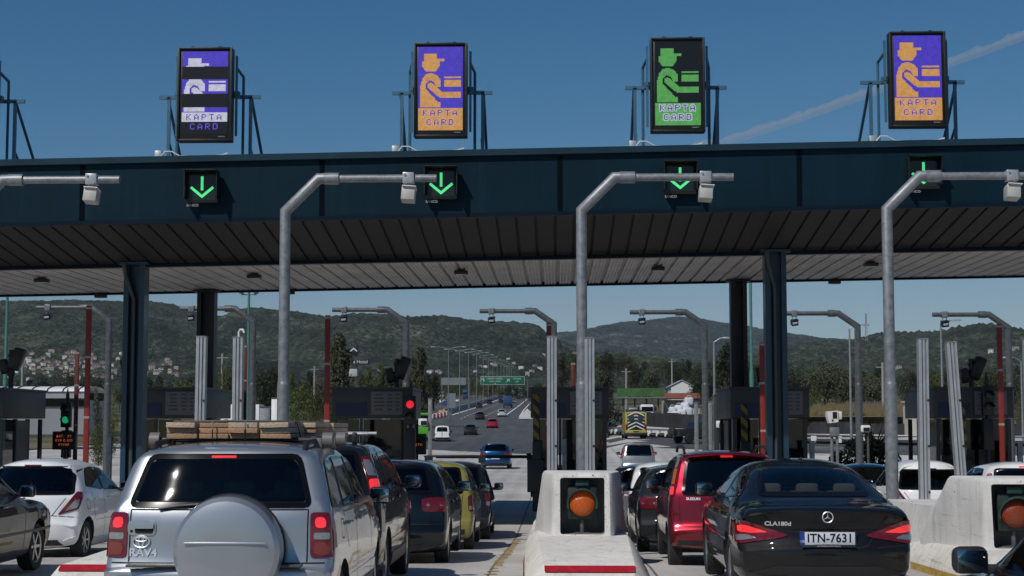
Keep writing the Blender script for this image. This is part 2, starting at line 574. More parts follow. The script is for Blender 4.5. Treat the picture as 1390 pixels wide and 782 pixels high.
def lerp_s(tab, x):
    if x <= tab[0][0]: return tab[0][1]
    if x >= tab[-1][0]: return tab[-1][1]
    for i in range(len(tab) - 1):
        if x <= tab[i + 1][0]:
            (a, b), (c, d) = tab[i], tab[i + 1]
            m0 = (d - tab[i - 1][1]) / (c - tab[i - 1][0]) if i else (d - b) / (c - a)
            m1 = (tab[i + 2][1] - b) / (tab[i + 2][0] - a) if i + 2 < len(tab) else (d - b) / (c - a)
            t = (x - a) / (c - a); h = c - a
            return (2 * t ** 3 - 3 * t * t + 1) * b + (t ** 3 - 2 * t * t + t) * h * m0 + (3 * t * t - 2 * t ** 3) * d + (t ** 3 - t * t) * h * m1
def bm_obj(bm, name, mats, parent, smooth=40):
    me = bpy.data.meshes.new(name); bm.to_mesh(me); bm.free()
    for m in (mats if isinstance(mats, (list, tuple)) else [mats]): me.materials.append(m)
    me.polygons.foreach_set('use_smooth', [True] * len(me.polygons))
    me.set_sharp_from_angle(angle=RAD(smooth))
    return link(name, me, parent)
def strip(pts, w):
    """thin polygon along a polyline in 2d"""
    L, R = [], []
    for i, p in enumerate(pts):
        a = V(pts[max(0, i - 1)]); b = V(pts[min(len(pts) - 1, i + 1)])
        t = (b - a).normalized(); nn = V((-t.y, t.x)) * w / 2
        L.append(tuple(V(p) + nn)); R.append(tuple(V(p) - nn))
    return L + R[::-1]
def join_bms(bms):
    out = bmesh.new()
    for b in bms:
        me = bpy.data.meshes.new('t'); b.to_mesh(me); b.free(); out.from_mesh(me); bpy.data.meshes.remove(me)
    return out
def mirror_x(poly): return [(-a, b) for a, b in reversed(poly)]

_wheel_cache = {}
def wheel_meshes(r, w, spokes=5, style=0):
    k = (round(r, 3), round(w, 3), spokes, style)
    if k in _wheel_cache: return _wheel_cache[k]
    h = w / 2
    t = MB(); rr = r * .66
    t.lathe([(rr, -h * .8), (r * .8, -h), (r * .95, -h * .92), (r, -h * .6), (r, -h * .2), (r * .985, -h * .15), (r * .985, -.0), (r, h * .03), (r, h * .6), (r * .95, h * .92), (r * .8, h), (rr, h * .8), (rr * .97, 0)], axis='X', seg=32, close=True)
    a = MB()
    # barrel
    a.lathe([(rr * 1.01, h * .82), (rr * .93, h * .7), (rr * .90, -h * .7), (rr * 1.0, -h * .8)], axis='X', seg=32, caps=False)
    a.lathe([(0.001, h * .1), (rr * .9, h * .05)], axis='X', seg=24, m=1, caps=False)
    a.lathe([(0.001, h * .72), (rr * .22, h * .70), (rr * .26, h * .5)], axis='X', seg=16, caps=False)
    for i in range(spokes):
        th = 2 * pi * i / spokes
        R_ = M.Rotation(th, 4, 'X')
        ww = .62 / spokes
        q = [(h * .62, rr * .15, -rr * ww * .9), (h * .62, rr * .15, rr * ww * .9), (h * .72, rr * .95, rr * ww * .75), (h * .72, rr * .95, -rr * ww * .75)]
        top = [R_ @ V(p) for p in q]; bot = [R_ @ V((p[0] - h * .3, p[1], p[2] * 1.15)) for p in q]
        a.hull(top + bot)
    t_o = t.build('tyre', RUBBER, smooth=40); a_o = a.build('rim', [ALLOY, SEAM], smooth=35)
    res = (t_o.data, a_o.data)
    bpy.data.objects.remove(t_o); bpy.data.objects.remove(a_o)
    _wheel_cache[k] = res
    return res

def build_car(S, name, label, cat, loc, rz=0, group=None):
    root = thing(name, label, cat, loc, rz, group)
    B = Body(S)
    L, W = S['L'], S['W']
    lod = S.get('lod', 0)
    pm = PAINT_M if S.get('metal') else PAINT
    colr = (*S['color'], 1)
    body = B.mesh_object(root, [pm, TRIM, INTER]); body.color = colr
    # ---- cut wheel arches and cabin
    yr, yf, wr, ww = S['wheels']
    cut = MB()
    for y in (yr, yf):
        cut.lathe([(wr + .055, -W), (wr + .055, W)], (0, y, wr * .98), 'X', 28)
    cuts = [cut]
    rw, fw = S['rear_win'], S['front_win']
    def trap(t, ins, r=.07):
        zb, zt, wb, wt = t
        return round_poly([(-wb + ins, zb + ins), (wb - ins, zb + ins), (wt - ins, zt - ins), (-wt + ins, zt - ins)], r, 3)
    if not S.get('solid'):
        mid = (rw[4] if len(rw) > 4 else L * .45)
        c1 = MB(); c1.prism(trap(rw[:4], .035), -.6, mid, 'Y'); cuts.append(c1)
        c2 = MB(); c2.prism(trap(fw[:4], .035), mid - .35, L + .5, 'Y'); cuts.append(c2)
        if lod == 0:
            for poly in S['side_wins']:
                c3 = MB(); c3.prism(inset_poly(poly, .03), -W, W, 'X'); cuts.append(c3)
    boolean_cut(body, cuts)
    # ---- glass
    gm = S.get('glass_rear', GLASS); gs = S.get('glass_side', GLASS)
    st = .055 if lod == 0 else .12
    bm_obj(B.patch(trap(rw[:4], 0), (0, 1, 0), st, .007, .012, ring=.04), 'rear_window', [gm, FRIT], root)
    bm_obj(B.patch(trap(fw[:4], 0), (0, -1, 0), st, .007, .012, ring=.04), 'windscreen', [GLASS_W, FRIT], root)
    for i, poly in enumerate(S['side_wins']):
        g = GLASS_D if S.get('dark_sides') and i == 0 else gs
        bm_obj(B.patch([(y, z) for y, z in poly], (-1, 0, 0), st, .007, .012, ring=.025), 'side_window', [g, FRIT], root)
        bm_obj(B.patch([(-y, z) for y, z in reversed(poly)], (1, 0, 0), st, .007, .012, ring=.025), 'side_window', [g, FRIT], root)
    for poly in S.get('pillars', ()):          # black door pillars
        bm_obj(B.patch(poly, (-1, 0, 0), .1, .003, .006), 'door_pillar', TRIM, root)
        bm_obj(B.patch([(-y, z) for y, z in reversed(poly)], (1, 0, 0), .1, .003, .006), 'door_pillar', TRIM, root)
    # ---- lamps
    for T in S['tails']:
        a = T.get('ang', 0)
        d = V((-sin(RAD(a)), cos(RAD(a)), 0))
        for sx in (1, -1):
            dd = V((d.x * sx, d.y, 0))
            uu = dd.cross(V((0, 0, 1)))
            conv = lambda poly: [((x * sx) * uu.x, z) for x, z in (poly if sx == 1 else list(reversed(poly)))]
            # polygon x is given in car x; at an angle the u axis is foreshortened: x = u*uu.x
            cv = lambda poly: [((x * sx) / uu.x, z) for x, z in (poly if sx == 1 else list(reversed(poly)))]
            poly = cv(T['poly'])
            o = bm_obj(B.patch(round_poly(poly, T.get('r', .02), 2), dd, .06, T.get('off', .010), .02, org=(0, T.get('oy', .12), 0)), T.get('name', 'taillight'), T.get('mat', RED_ON), root, 50)
            for sub in T.get('subs', ()):
                if sub.get('side', sx) != sx: continue
                bm_obj(B.patch(round_poly(cv(sub['poly']), sub.get('r', .015), 2), dd, .05, T.get('off', .010) + .006, .012, org=(0, T.get('oy', .12), 0)), sub.get('name', 'lamp'), sub['mat'], o, 50)
    for T in S.get('heads', ()):
        for sx in (1, -1):
            dd = V((-.5 * sx, -1, 0)).normalized(); uu = dd.cross(V((0, 0, 1)))
            poly = [((x * sx) / uu.x, z) for x, z in (T if sx == -1 else list(reversed(T)))]
            bm_obj(B.patch(round_poly(poly, .03, 2), dd, .08, .008, .02, org=(0, L - .22, 0)), 'headlight', LENS_W, root)
    # ---- dark patches, seams
    for key, m in (('rear_trim', TRIM), ('rear_paint', pm), ('rear_grey', TRIM_G)):
        for poly in S.get(key, ()):
            o = bm_obj(B.patch(poly, (0, 1, 0), .09, S.get('trim_off', .008), .015), 'bumper_trim', m, root)
            o.color = colr
    for poly in S.get('side_trim', ()):
        for d, pl in (((-1, 0, 0), poly), ((1, 0, 0), [(-y, z) for y, z in reversed(poly)])):
            bm_obj(B.patch(pl, d, .12, .008, .012), 'side_cladding', S.get('clad', TRIM), root)
    seams = []
    for pl in S.get('rear_seams', ()):
        seams.append(B.patch(strip(pl, .011), (0, 1, 0), .06, .0015, 0))
    for pl in S.get('side_seams', ()):
        for sg in (1, -1):
            q = [(y, z) for y, z in pl] if sg == 1 else [(-y, z) for y, z in reversed(pl)]
            seams.append(B.patch(strip(q, .011), (-sg, 0, 0), .08, .0015, 0))
    if lod == 0:
        fy, fz = yr + .02, S['belt'] - .16
        flap = [(fy + .085 * (abs(cos(a)) ** .6) * (1 if cos(a) > 0 else -1), fz + .075 * (abs(sin(a)) ** .6) * (1 if sin(a) > 0 else -1)) for a in [2 * pi * i / 20 for i in range(21)]]
        seams.append(B.patch(strip(flap, .008), (-1, 0, 0), .08, .0015, 0))
    if seams: bm_obj(join_bms(seams), 'panel_gaps', SEAM, root)
    for (y, z) in S.get('handles', ()):
        for sg in (1, -1):
            p, nn = B.hit(V((-sg, 0, 0)), V((0, y, z)))
            h = MB(); h.box((p.x + sg * .022, y, z), (.022, .19, .03), bev=.009)
            h.box((p.x + sg * .008, y - .07, z), (.03, .025, .022), bev=.004); h.box((p.x + sg * .008, y + .07, z), (.03, .025, .022), bev=.004)
            o = h.build('door_handle', pm if not S.get('handle_mat') else S['handle_mat'], root); o.color = colr
    # ---- wheels
    tm, rm = wheel_meshes(wr, ww, S.get('spokes', 5))
    for y in (yr, yf):
        for sg in (1, -1):
            wz = B.W(y, .5)
            t = link('wheel', tm, root); t.location = (sg * (wz - ww / 2 - .02), y, wr - .01)
            if sg == -1: t.rotation_euler = (0, 0, pi)
            link('rim', rm, t)
    ub = MB()
    ub.box((0, (yr + yf) / 2, .30), (W * .55, yf - yr - .7, .22)); ub.box((0, yr, wr), (W * .62, .5, .12)); ub.box((0, yf, wr + .04), (W * .6, .5, .3))
    ub.box((0, yr, wr + wr * .75), (W * .62, wr * 1.9, .04)); ub.box((0, yf, wr + wr * .75), (W * .62, wr * 1.9, .04))
    ub.build('underbody', SEAM, root)
    # ---- mirrors
    my, mz = S['mirror']
    for sg in (1, -1):
        w = B.W(my, mz)
        mb = MB()
        mb.box((sg * (w + .13), my, mz + .06), (.20, .10, .15), rot=(0, 0, sg * RAD(-8)), bev=.045, seg=3)
        mb.box((sg * (w + .01), my + .01, mz + .01), (.10, .07, .05), bev=.012)
        o = mb.build('wing_mirror', pm if S.get('mirror_paint', 1) else TRIM, root); o.color = colr if S.get('mirror_paint', 1) else (0, 0, 0, 1)
        g = MB(); g.box((sg * (w + .13), my - .052, mz + .06), (.165, .006, .115), rot=(0, 0, sg * RAD(-8)), bev=.002)
        g.build('mirror_glass', MIRROR, o)
    # ---- inside
    if lod == 0 and not S.get('solid'):
        b = S['belt']; sm = S.get('seat', SEAT)
        for y, rows_ in ((S.get('seat_y', L * .5), (-.36, .36)), (S.get('rear_seat_y', L * .3), (-.4, 0, .4))):
            for x in rows_:
                q = MB()
                front = len(rows_) == 2
                q.box((x, y + .03, b + .02), (.46 if front else .40, .10, .22), rot=(RAD(-12), 0, 0), bev=.05, seg=3)
                q.build('seat_back', sm, root)
                q = MB(); hz = b + (.22 if front else .13)
                q.box((x, y - .02, hz), (.25, .09, .16), rot=(RAD(-10), 0, 0), bev=.045, seg=3)
                q.cyl((x - .06, y - .01, hz - .16), (x - .06, y - .02, hz), .007, seg=6, m=1); q.cyl((x + .06, y - .01, hz - .16), (x + .06, y - .02, hz), .007, seg=6, m=1)
                q.build('headrest', [sm, CHROME], root)
        q = MB(); q.box((0, S.get('glass_mirror_y', L * .60), fw[1] - .10), (.24, .03, .07), bev=.02); q.build('rear_view_mirror', TRIM, root)
        q = MB(); q.tube([(-.36 + .18 * cos(2 * pi * i / 20), L * .62 + .06 * sin(2 * pi * i / 20), b - .02 + .17 * sin(2 * pi * i / 20)) for i in range(20)], .014, 6, closed=True)
        q.build('steering_wheel', TRIM, root)
    if S.get('antenna'):
        y, z, h = S['antenna']
        q = MB(); q.tube([(0, y, z - .03), (0, y - .02, z + .03), (0, y - h * .45, z + h)], [.018, .010, .004], 6); q.build('antenna', TRIM, root)
    if S.get('brake3'):                 # high brake lamp
        y, z, w, on = S['brake3']
        p, nn = B.hit(V((0, 1, 0)), V((0, 0, z)))
        q = MB(); q.box((0, p.y - .002, z), (w, .02, .022), bev=.005); q.build('high_brake_light', RED_HOT if on else RED_OFF, root)
    if S.get('wiper'):
        z0, z1, x0, x1 = S['wiper']
        pts = []
        for i in range(7):
            t = i / 6; x = x0 + (x1 - x0) * t; z = z0 + (z1 - z0) * t
            p, nn = B.hit(V((0, 1, 0)), V((x, 0, z))); pts.append(p + nn * .02)
        q = MB(); q.tube(pts, .009, 6); p, nn = B.hit(V((0, 1, 0)), V((x0, 0, z0))); q.cyl(p - nn * .01, p + nn * .035, .028, seg=12); q.build('rear_wiper', TRIM, root)
    if S.get('plate'):
        x, z, txt = S['plate']
        p, nn = B.hit(V((0, 1, 0)), V((x, 0, z)))
        number_plate(root, V((x, p.y - .012, z)), txt)
    if S.get('spoiler'):
        y0, z0, hw = S['spoiler']
        q = MB(); n = 13
        def sp(i, j):
            x = -hw + 2 * hw * i / (n - 1); e = (x / hw) ** 2
            pr = [(0, 0), (.02, .028), (.12, .036), (.24, .02), (.24, -.02), (.1, -.012), (0, 0)][j]
            return (x, y0 + .06 * e + pr[0], z0 - .035 * e + pr[1])
        q.grid(sp, n, 7); o = q.build('roof_spoiler', pm, root, smooth=50); o.color = colr
    return root, B

def inset_poly(poly, t):
    c = V((sum(p[0] for p in poly) / len(poly), sum(p[1] for p in poly) / len(poly)))
    lo = min(p[1] for p in poly); hi = max(p[1] for p in poly); a = min(p[0] for p in poly); b = max(p[0] for p in poly)
    kx, kz = 1 - 2.3 * t / (b - a), 1 - 2 * t / (hi - lo)
    return [(c.x + (p[0] - c.x) * kx, c.y + (p[1] - c.y) * kz) for p in poly]

def number_plate(root, p, txt=None, w=.52, h=.115):
    q = MB(); q.box(p, (w + .02, .012, h + .02), bev=.004)
    o = q.build('plate_holder', TRIM, root)
    q = MB(); q.box(p + V((.018, -.008, 0)), (w - .045, .004, h), bev=.001)
    pl = q.build('number_plate', PLATE_W, root)
    q = MB(); q.box(p + V((-w / 2 + .02, -.008, 0)), (.045, .004, h)); q.build('plate_band', PLATE_B, pl)
    if txt:
        q = MB()
        me = text_mesh(txt, .120, .001, spacing=1.04, bold=.0025)
        q.add_mesh(me, M.Translation(p + V((.02, -.0112, 0))) @ FACE_CAM @ M.Diagonal((.93, 1, 1, 1)))
        q.build('lettering', BLACK_INK, pl, smooth=0)
        q = MB(); q.add_mesh(text_mesh('GR', .034, .001), M.Translation(p + V((-w / 2 + .02, -.0112, -.03))) @ FACE_CAM); q.build('country_code', PLATE_W, pl, smooth=0)

def hatch(L, H, belt, clear=.2, lean=.30, bump=.62, hood=.86, roof_y=(.55, 1.9), wtop=2.15, cowl=2.95, step=.05):
    b = belt
    return [(.14, clear), (.05, clear + .05), (.0, clear + .2), (.0, bump - .03), (.03, bump + .02), (step, bump + .06), (step + .02, (bump + b) / 2 + .03), (step + .05, b - .02),
            (step + .05 + lean * .55, b + (H - .09 - b) * .55), (step + .05 + lean, H - .10), (step + .08 + lean, H - .045), (roof_y[0], H - .012), ((roof_y[0] + roof_y[1]) / 2, H), (roof_y[1], H - .02), (wtop, H - .07),
            ((wtop + cowl) / 2, (H - .07 + b) / 2 + .05), (cowl, b + .03), (cowl + .25, b - .02), (L - .42, hood), (L - .12, hood - .12), (L - .01, hood - .28), (L, clear + .22), (L - .05, clear + .06), (L - .2, clear)]
WZ = lambda b, H, roof=.74: [(.15, .92), (.35, .975), (.6, 1.0), (b - .12, .985), (b, .95), ((b + H) / 2, .86), (H - .08, roof), (H + .05, roof - .06)]

# ---- the different kinds in the queue ----------------------------------------
def spec_suv():          # silver five-door off-roader with a spare wheel on the tailgate
    L, W, H, b = 3.95, 1.735, 1.66, 1.13
    prof = [(.18, .34), (.06, .36), (.0, .44), (-.01, .60), (.0, .70), (.03, .735), (.09, .75), (.11, .90), (.125, 1.10), (.26, 1.42), (.33, 1.57), (.37, 1.625), (.45, 1.655), (.8, 1.685), (1.4, 1.69), (1.9, 1.66), (2.15, 1.61),
            (2.5, 1.37), (2.82, 1.13), (3.05, 1.07), (3.5, .98), (3.82, .86), (3.93, .70), (3.95, .52), (3.9, .38), (3.75, .34)]
    prof = [(y, z if z < 1.13 else 1.13 + (z - 1.13) * .93) for y, z in prof]
    wz = [(.3, .95), (.45, .985), (.65, 1.0), (.95, .985), (b, .955), (1.3, .90), (1.55, .81), (1.7, .74)]
    return dict(L=L, W=W, H=H, belt=b, prof=prof, wz=wz, plan=(.035, .5, .10, 1.0), crown=(.07, .22, .035), er=.055, color=(.43, .45, .475), metal=1,
        wheels=(.78, 3.27, .345, .215), rear_win=(1.16, 1.56, .70, .58, 1.7), front_win=(1.15, 1.53, .66, .58),
        side_wins=[round_poly([(.32, 1.15), (.88, 1.13), (.93, 1.50), (.58, 1.51)], [.09, .04, .03, .12]), round_poly([(.96, 1.13), (1.60, 1.12), (1.60, 1.525), (1.02, 1.525)], .04), round_poly([(1.70, 1.12), (2.50, 1.10), (2.04, 1.485), (1.70, 1.52)], .04)],
        pillars=[[(.885, 1.14), (.955, 1.14), (1.01, 1.515), (.935, 1.515)], [(1.605, 1.14), (1.695, 1.14), (1.695, 1.515), (1.605, 1.515)]],
        tails=[dict(poly=[(.665, .79), (.845, .79), (.84, .98), (.81, 1.125), (.665, 1.125)], ang=12, mat=RED_ON, r=.03,
                    subs=[dict(poly=[(.70, 1.01), (.785, 1.01), (.775, 1.09), (.70, 1.09)], mat=RED_HOT, r=.03), dict(poly=[(.69, .925), (.81, .925), (.81, .975), (.69, .975)], mat=LENS_W), dict(poly=[(.69, .81), (.815, .81), (.812, .905), (.69, .905)], mat=LENS_AR, r=.04)])],
        heads=[[(.45, .75), (.80, .78), (.80, .93), (.5, .90)]],
        rear_seams=[[(-.668, .76), (-.668, 1.145)], [(.668, .76), (.668, 1.145)], [(-.80, .752), (.80, .752)], [(-.668, 1.145), (.668, 1.145)]],
        side_seams=[[(1.64, .42), (1.64, 1.12)], [(2.62, .42), (2.66, 1.09)], [(.95, 1.12), (.99, .95), (1.10, .80)]], handles=[(1.12, 1.0), (1.86, 1.0)],
        side_trim=[[(1.18, .34), (2.86, .34), (2.86, .47), (1.18, .47)]], clad=TRIM_G, mirror=(2.42, 1.10), mirror_paint=0, spokes=5, seat_y=1.75, rear_seat_y=.95,
        glass_rear=glass_mat('tailgate_glass', (.60, .64, .64)), brake3=(-.0, 1.535, .19, 1))
def spec_coupe():        # black four-door coupe
    L, W, H, b = 4.63, 1.83, 1.43, .97
    prof = [(.22, .20), (.10, .24), (.03, .34), (.0, .50), (.01, .58), (.05, .64), (.08, .74), (.06, .86), (.035, .935), (.06, .965), (.14, .985), (.45, 1.02), (.72, 1.055), (1.05, 1.19), (1.40, 1.32), (1.75, 1.395), (2.15, 1.43), (2.5, 1.42), (2.8, 1.37),
            (3.2, 1.17), (3.5, 1.0), (3.75, .95), (4.2, .85), (4.48, .72), (4.61, .56), (4.62, .34), (4.55, .22), (4.4, .2)]
    wz = [(.2, .93), (.35, .98), (.6, 1.0), (.82, .985), (b, .93), (1.12, .82), (1.3, .70), (1.4, .60), (1.45, .55)]
    return dict(L=L, W=W, H=H, belt=b, prof=prof, wz=wz, plan=(.10, 1.0, .12, 1.1), crown=(.17, .28, .04), er=.07, er_in=.12, color=(.006, .0065, .008), metal=0, gh=.10, ghy=.5,
        wheels=(.98, 3.68, .325, .225), rear_win=(1.062, 1.375, .60, .475, 2.0), front_win=(1.03, 1.375, .62, .50),
        side_wins=[round_poly([(1.05, 1.06), (1.95, 1.0), (1.95, 1.345), (1.55, 1.27)], [.05, .03, .03, .08]), round_poly([(2.02, 1.0), (3.02, 1.0), (2.6, 1.25), (2.32, 1.335), (2.02, 1.345)], .03)],
        pillars=[[(1.955, 1.01), (2.015, 1.01), (2.015, 1.34), (1.955, 1.34)]],
        tails=[dict(poly=[(.285, .705), (.34, .68), (.70, .615), (.85, .625), (.868, .71), (.82, .79), (.71, .85), (.64, .835)], ang=28, mat=RED_ON, r=.02, off=.012,
                    subs=[dict(poly=[(.46, .73), (.63, .72), (.75, .735), (.755, .79), (.69, .80), (.63, .785)], mat=RED_HOT), dict(poly=[(.56, .67), (.76, .64), (.78, .70), (.65, .705)], mat=LENS_W)])],
        heads=[[(.45, .58), (.80, .62), (.82, .74), (.55, .68)]], rear_trim=[[(-.72, .24), (.72, .24), (.76, .33), (.5, .40), (-.5, .40), (-.76, .33)]],
        rear_seams=[[(-.62, .90), (-.5, .74), (-.40, .60), (-.2, .565), (.2, .565), (.40, .60), (.5, .74), (.62, .90)], [(-.82, .60), (-.5, .58)], [(.82, .60), (.5, .58)]],
        side_seams=[[(1.98, .32), (1.98, .98)], [(3.12, .32), (3.16, .97)]], handles=[(1.55, .86), (2.35, .86)], mirror=(3.0, 1.0), mirror_paint=1, spokes=5, seat=SEAT_B,
        seat_y=2.1, rear_seat_y=1.35, glass_rear=glass_mat('saloon_glass', (.50, .55, .57)))
def spec_corsa():        # white rounded five-door hatchback
    L, W, H, b = 4.0, 1.71, 1.53, 1.0
    prof = hatch(L, H, b, lean=.46, bump=.60, roof_y=(.85, 1.8), wtop=2.1, cowl=2.95, step=.07)
    wz = [(.15, .92), (.35, .975), (.58, 1.0), (.80, .99), (b, .95), (1.2, .86), (1.42, .72), (1.55, .64)]
    return dict(L=L, W=W, H=H, belt=b, prof=prof, wz=wz, plan=(.09, .8, .12, 1.0), crown=(.20, .26, .05), er=.07, er_in=.12, color=(.80, .81, .83), metal=0, gh=.06,
        wheels=(.68, 3.19, .305, .19), rear_win=(1.0, 1.425, .735, .60, 1.8), front_win=(1.05, 1.43, .62, .52),
        side_wins=[round_poly([(.78, 1.11), (1.55, 1.03), (1.55, 1.40), (1.15, 1.38)], [.08, .03, .03, .12]), round_poly([(1.63, 1.03), (2.60, 1.0), (2.02, 1.36), (1.63, 1.39)], .04)],
        pillars=[[(1.55, 1.05), (1.63, 1.05), (1.63, 1.39), (1.55, 1.39)]],
        tails=[dict(poly=[(.42, .70), (.70, .78), (.80, .98), (.79, 1.03), (.70, 1.05), (.62, .97)], ang=28, mat=RED_OFF, r=.03, subs=[dict(poly=[(.52, .76), (.68, .80), (.73, .93), (.65, .92)], mat=LENS_W, r=.02), dict(poly=[(.66, .96), (.78, .96), (.775, 1.0), (.70, 1.03)], mat=RED_ON)])],
        heads=[[(.40, .66), (.76, .72), (.72, .92), (.5, .82)]], rear_seams=[[(-.80, .66), (-.45, .69), (.45, .69), (.80, .66)], [(-.66, 1.0), (-.45, .69)], [(.66, 1.0), (.45, .69)]],
        side_seams=[[(1.59, .3), (1.59, 1.02)], [(2.62, .3), (2.66, 1.0)], [(.95, 1.08), (1.0, .75), (1.05, .6)]], handles=[(1.12, .91), (1.85, .90)], mirror=(2.5, 1.0), mirror_paint=0, spokes=7, antenna=(.95, 1.49, .16), brake3=(0, 1.435, .26, 0),
        rear_trim=[[(-.6, .24), (.6, .24), (.55, .33), (-.55, .33)]], seat_y=1.85, rear_seat_y=1.15)
def spec_minisuv():      # red tall small car with lamps up the pillars
    L, W, H, b = 3.65, 1.605, 1.60, 1.02
    prof = hatch(L, H, b, clear=.27, lean=.17, bump=.58, hood=.92, roof_y=(.5, 1.5), wtop=1.95, cowl=2.65, step=.05)
    wz = [(.2, .93), (.4, .985), (.62, 1.0), (.85, .99), (b, .965), (1.3, .885), (1.5, .81), (1.65, .74)]
    return dict(L=L, W=W, H=H, belt=b, prof=prof, wz=wz, plan=(.05, .5, .1, .9), crown=(.09, .2, .045), er=.06, color=(.24, .010, .022), metal=1,
        wheels=(.62, 2.98, .295, .18), rear_win=(1.0, 1.50, .63, .56, 1.6), front_win=(1.08, 1.50, .62, .54), glass_rear=GLASS_D, glass_side=GLASS_D,
        side_wins=[round_poly([(.38, 1.08), (.72, 1.06), (.74, 1.45), (.50, 1.44)], .05), round_poly([(.80, 1.06), (1.42, 1.05), (1.42, 1.47), (.84, 1.46)], .04), round_poly([(1.5, 1.05), (2.30, 1.04), (1.85, 1.43), (1.5, 1.46)], .04)],
        pillars=[[(1.42, 1.06), (1.5, 1.06), (1.5, 1.46), (1.42, 1.46)]],
        tails=[dict(poly=[(.665, .99), (.765, .99), (.735, 1.30), (.69, 1.50), (.60, 1.52), (.63, 1.30)], ang=18, mat=RED_ON, subs=[dict(poly=[(.68, 1.15), (.74, 1.15), (.71, 1.36), (.66, 1.36)], mat=LENS_A), dict(poly=[(.665, 1.37), (.71, 1.37), (.685, 1.48), (.63, 1.49)], mat=LENS_W), dict(poly=[(.685, 1.01), (.755, 1.01), (.745, 1.12), (.685, 1.12)], mat=RED_HOT)])],
        heads=[[(.45, .68), (.74, .70), (.74, .9), (.5, .88)]], rear_seams=[[(-.655, .98), (-.655, .66), (-.60, .585), (.60, .585), (.655, .66), (.655, .98)]],
        side_seams=[[(1.46, .36), (1.46, 1.04)], [(2.36, .36), (2.40, 1.03)]], handles=[(.92, .93), (1.62, .92)], mirror=(2.25, 1.02), mirror_paint=0, spokes=6, brake3=(0, 1.522, .17, 1),
        rear_trim=[[(-.74, .28), (.74, .28), (.76, .40), (-.76, .40)]], side_trim=[[(.98, .28), (2.60, .28), (2.60, .42), (.98, .42)]], seat_y=1.6, rear_seat_y=.9, wiper=(1.03, 1.06, .1, .5), spoiler=(.17, 1.545, .52))
def spec_darksuv():      # black boxy suv with high lamps
    L, W, H, b = 4.2, 1.765, 1.66, 1.12
    prof = hatch(L, H, b, clear=.26, lean=.26, bump=.70, hood=.98, roof_y=(.65, 2.0), wtop=2.3, cowl=3.15, step=.05)
    wz = [(.2, .94), (.4, .985), (.65, 1.0), (.95, .985), (b, .955), (1.35, .87), (1.55, .79), (1.7, .72)]
    return dict(L=L, W=W, H=H, belt=b, prof=prof, wz=wz, plan=(.05, .6, .1, 1), crown=(.10, .22, .04), er=.06, color=(.007, .008, .010), metal=0,
        wheels=(.80, 3.35, .345, .215), rear_win=(1.14, 1.56, .66, .58, 1.9), front_win=(1.18, 1.56, .66, .57), glass_rear=GLASS_D, glass_side=GLASS_D,
        side_wins=[round_poly([(.42, 1.17), (.98, 1.14), (1.0, 1.52), (.68, 1.52)], .06), round_poly([(1.06, 1.14), (1.78, 1.13), (1.78, 1.54), (1.10, 1.53)], .04), round_poly([(1.86, 1.13), (2.80, 1.12), (2.24, 1.49), (1.86, 1.53)], .04)],
        pillars=[[(1.78, 1.14), (1.86, 1.14), (1.86, 1.53), (1.78, 1.53)]],
        tails=[dict(poly=[(.69, 1.07), (.845, 1.07), (.835, 1.28), (.745, 1.50), (.64, 1.50), (.68, 1.28)], ang=18, mat=RED_OFF, subs=[dict(poly=[(.70, 1.09), (.83, 1.09), (.82, 1.265), (.695, 1.265)], mat=RED_HOT, r=.03), dict(poly=[(.69, 1.30), (.80, 1.30), (.735, 1.46), (.66, 1.47)], mat=LENS_W)])],
        heads=[[(.45, .75), (.80, .78), (.80, .97), (.5, .93)]], rear_seams=[[(-.70, .95), (-.70, .74), (.70, .74), (.70, .95)]],
        side_seams=[[(1.82, .36), (1.82, 1.12)], [(2.85, .36), (2.9, 1.1)]], handles=[(1.2, 1.02), (2.0, 1.02)], mirror=(2.66, 1.10), mirror_paint=1, spokes=6, rear_trim=[[(-.8, .30), (.8, .30), (.8, .44), (-.8, .44)]],
        side_trim=[[(1.28, .28), (3.0, .28), (3.0, .42), (1.28, .42)]], seat_y=2.0, rear_seat_y=1.15)
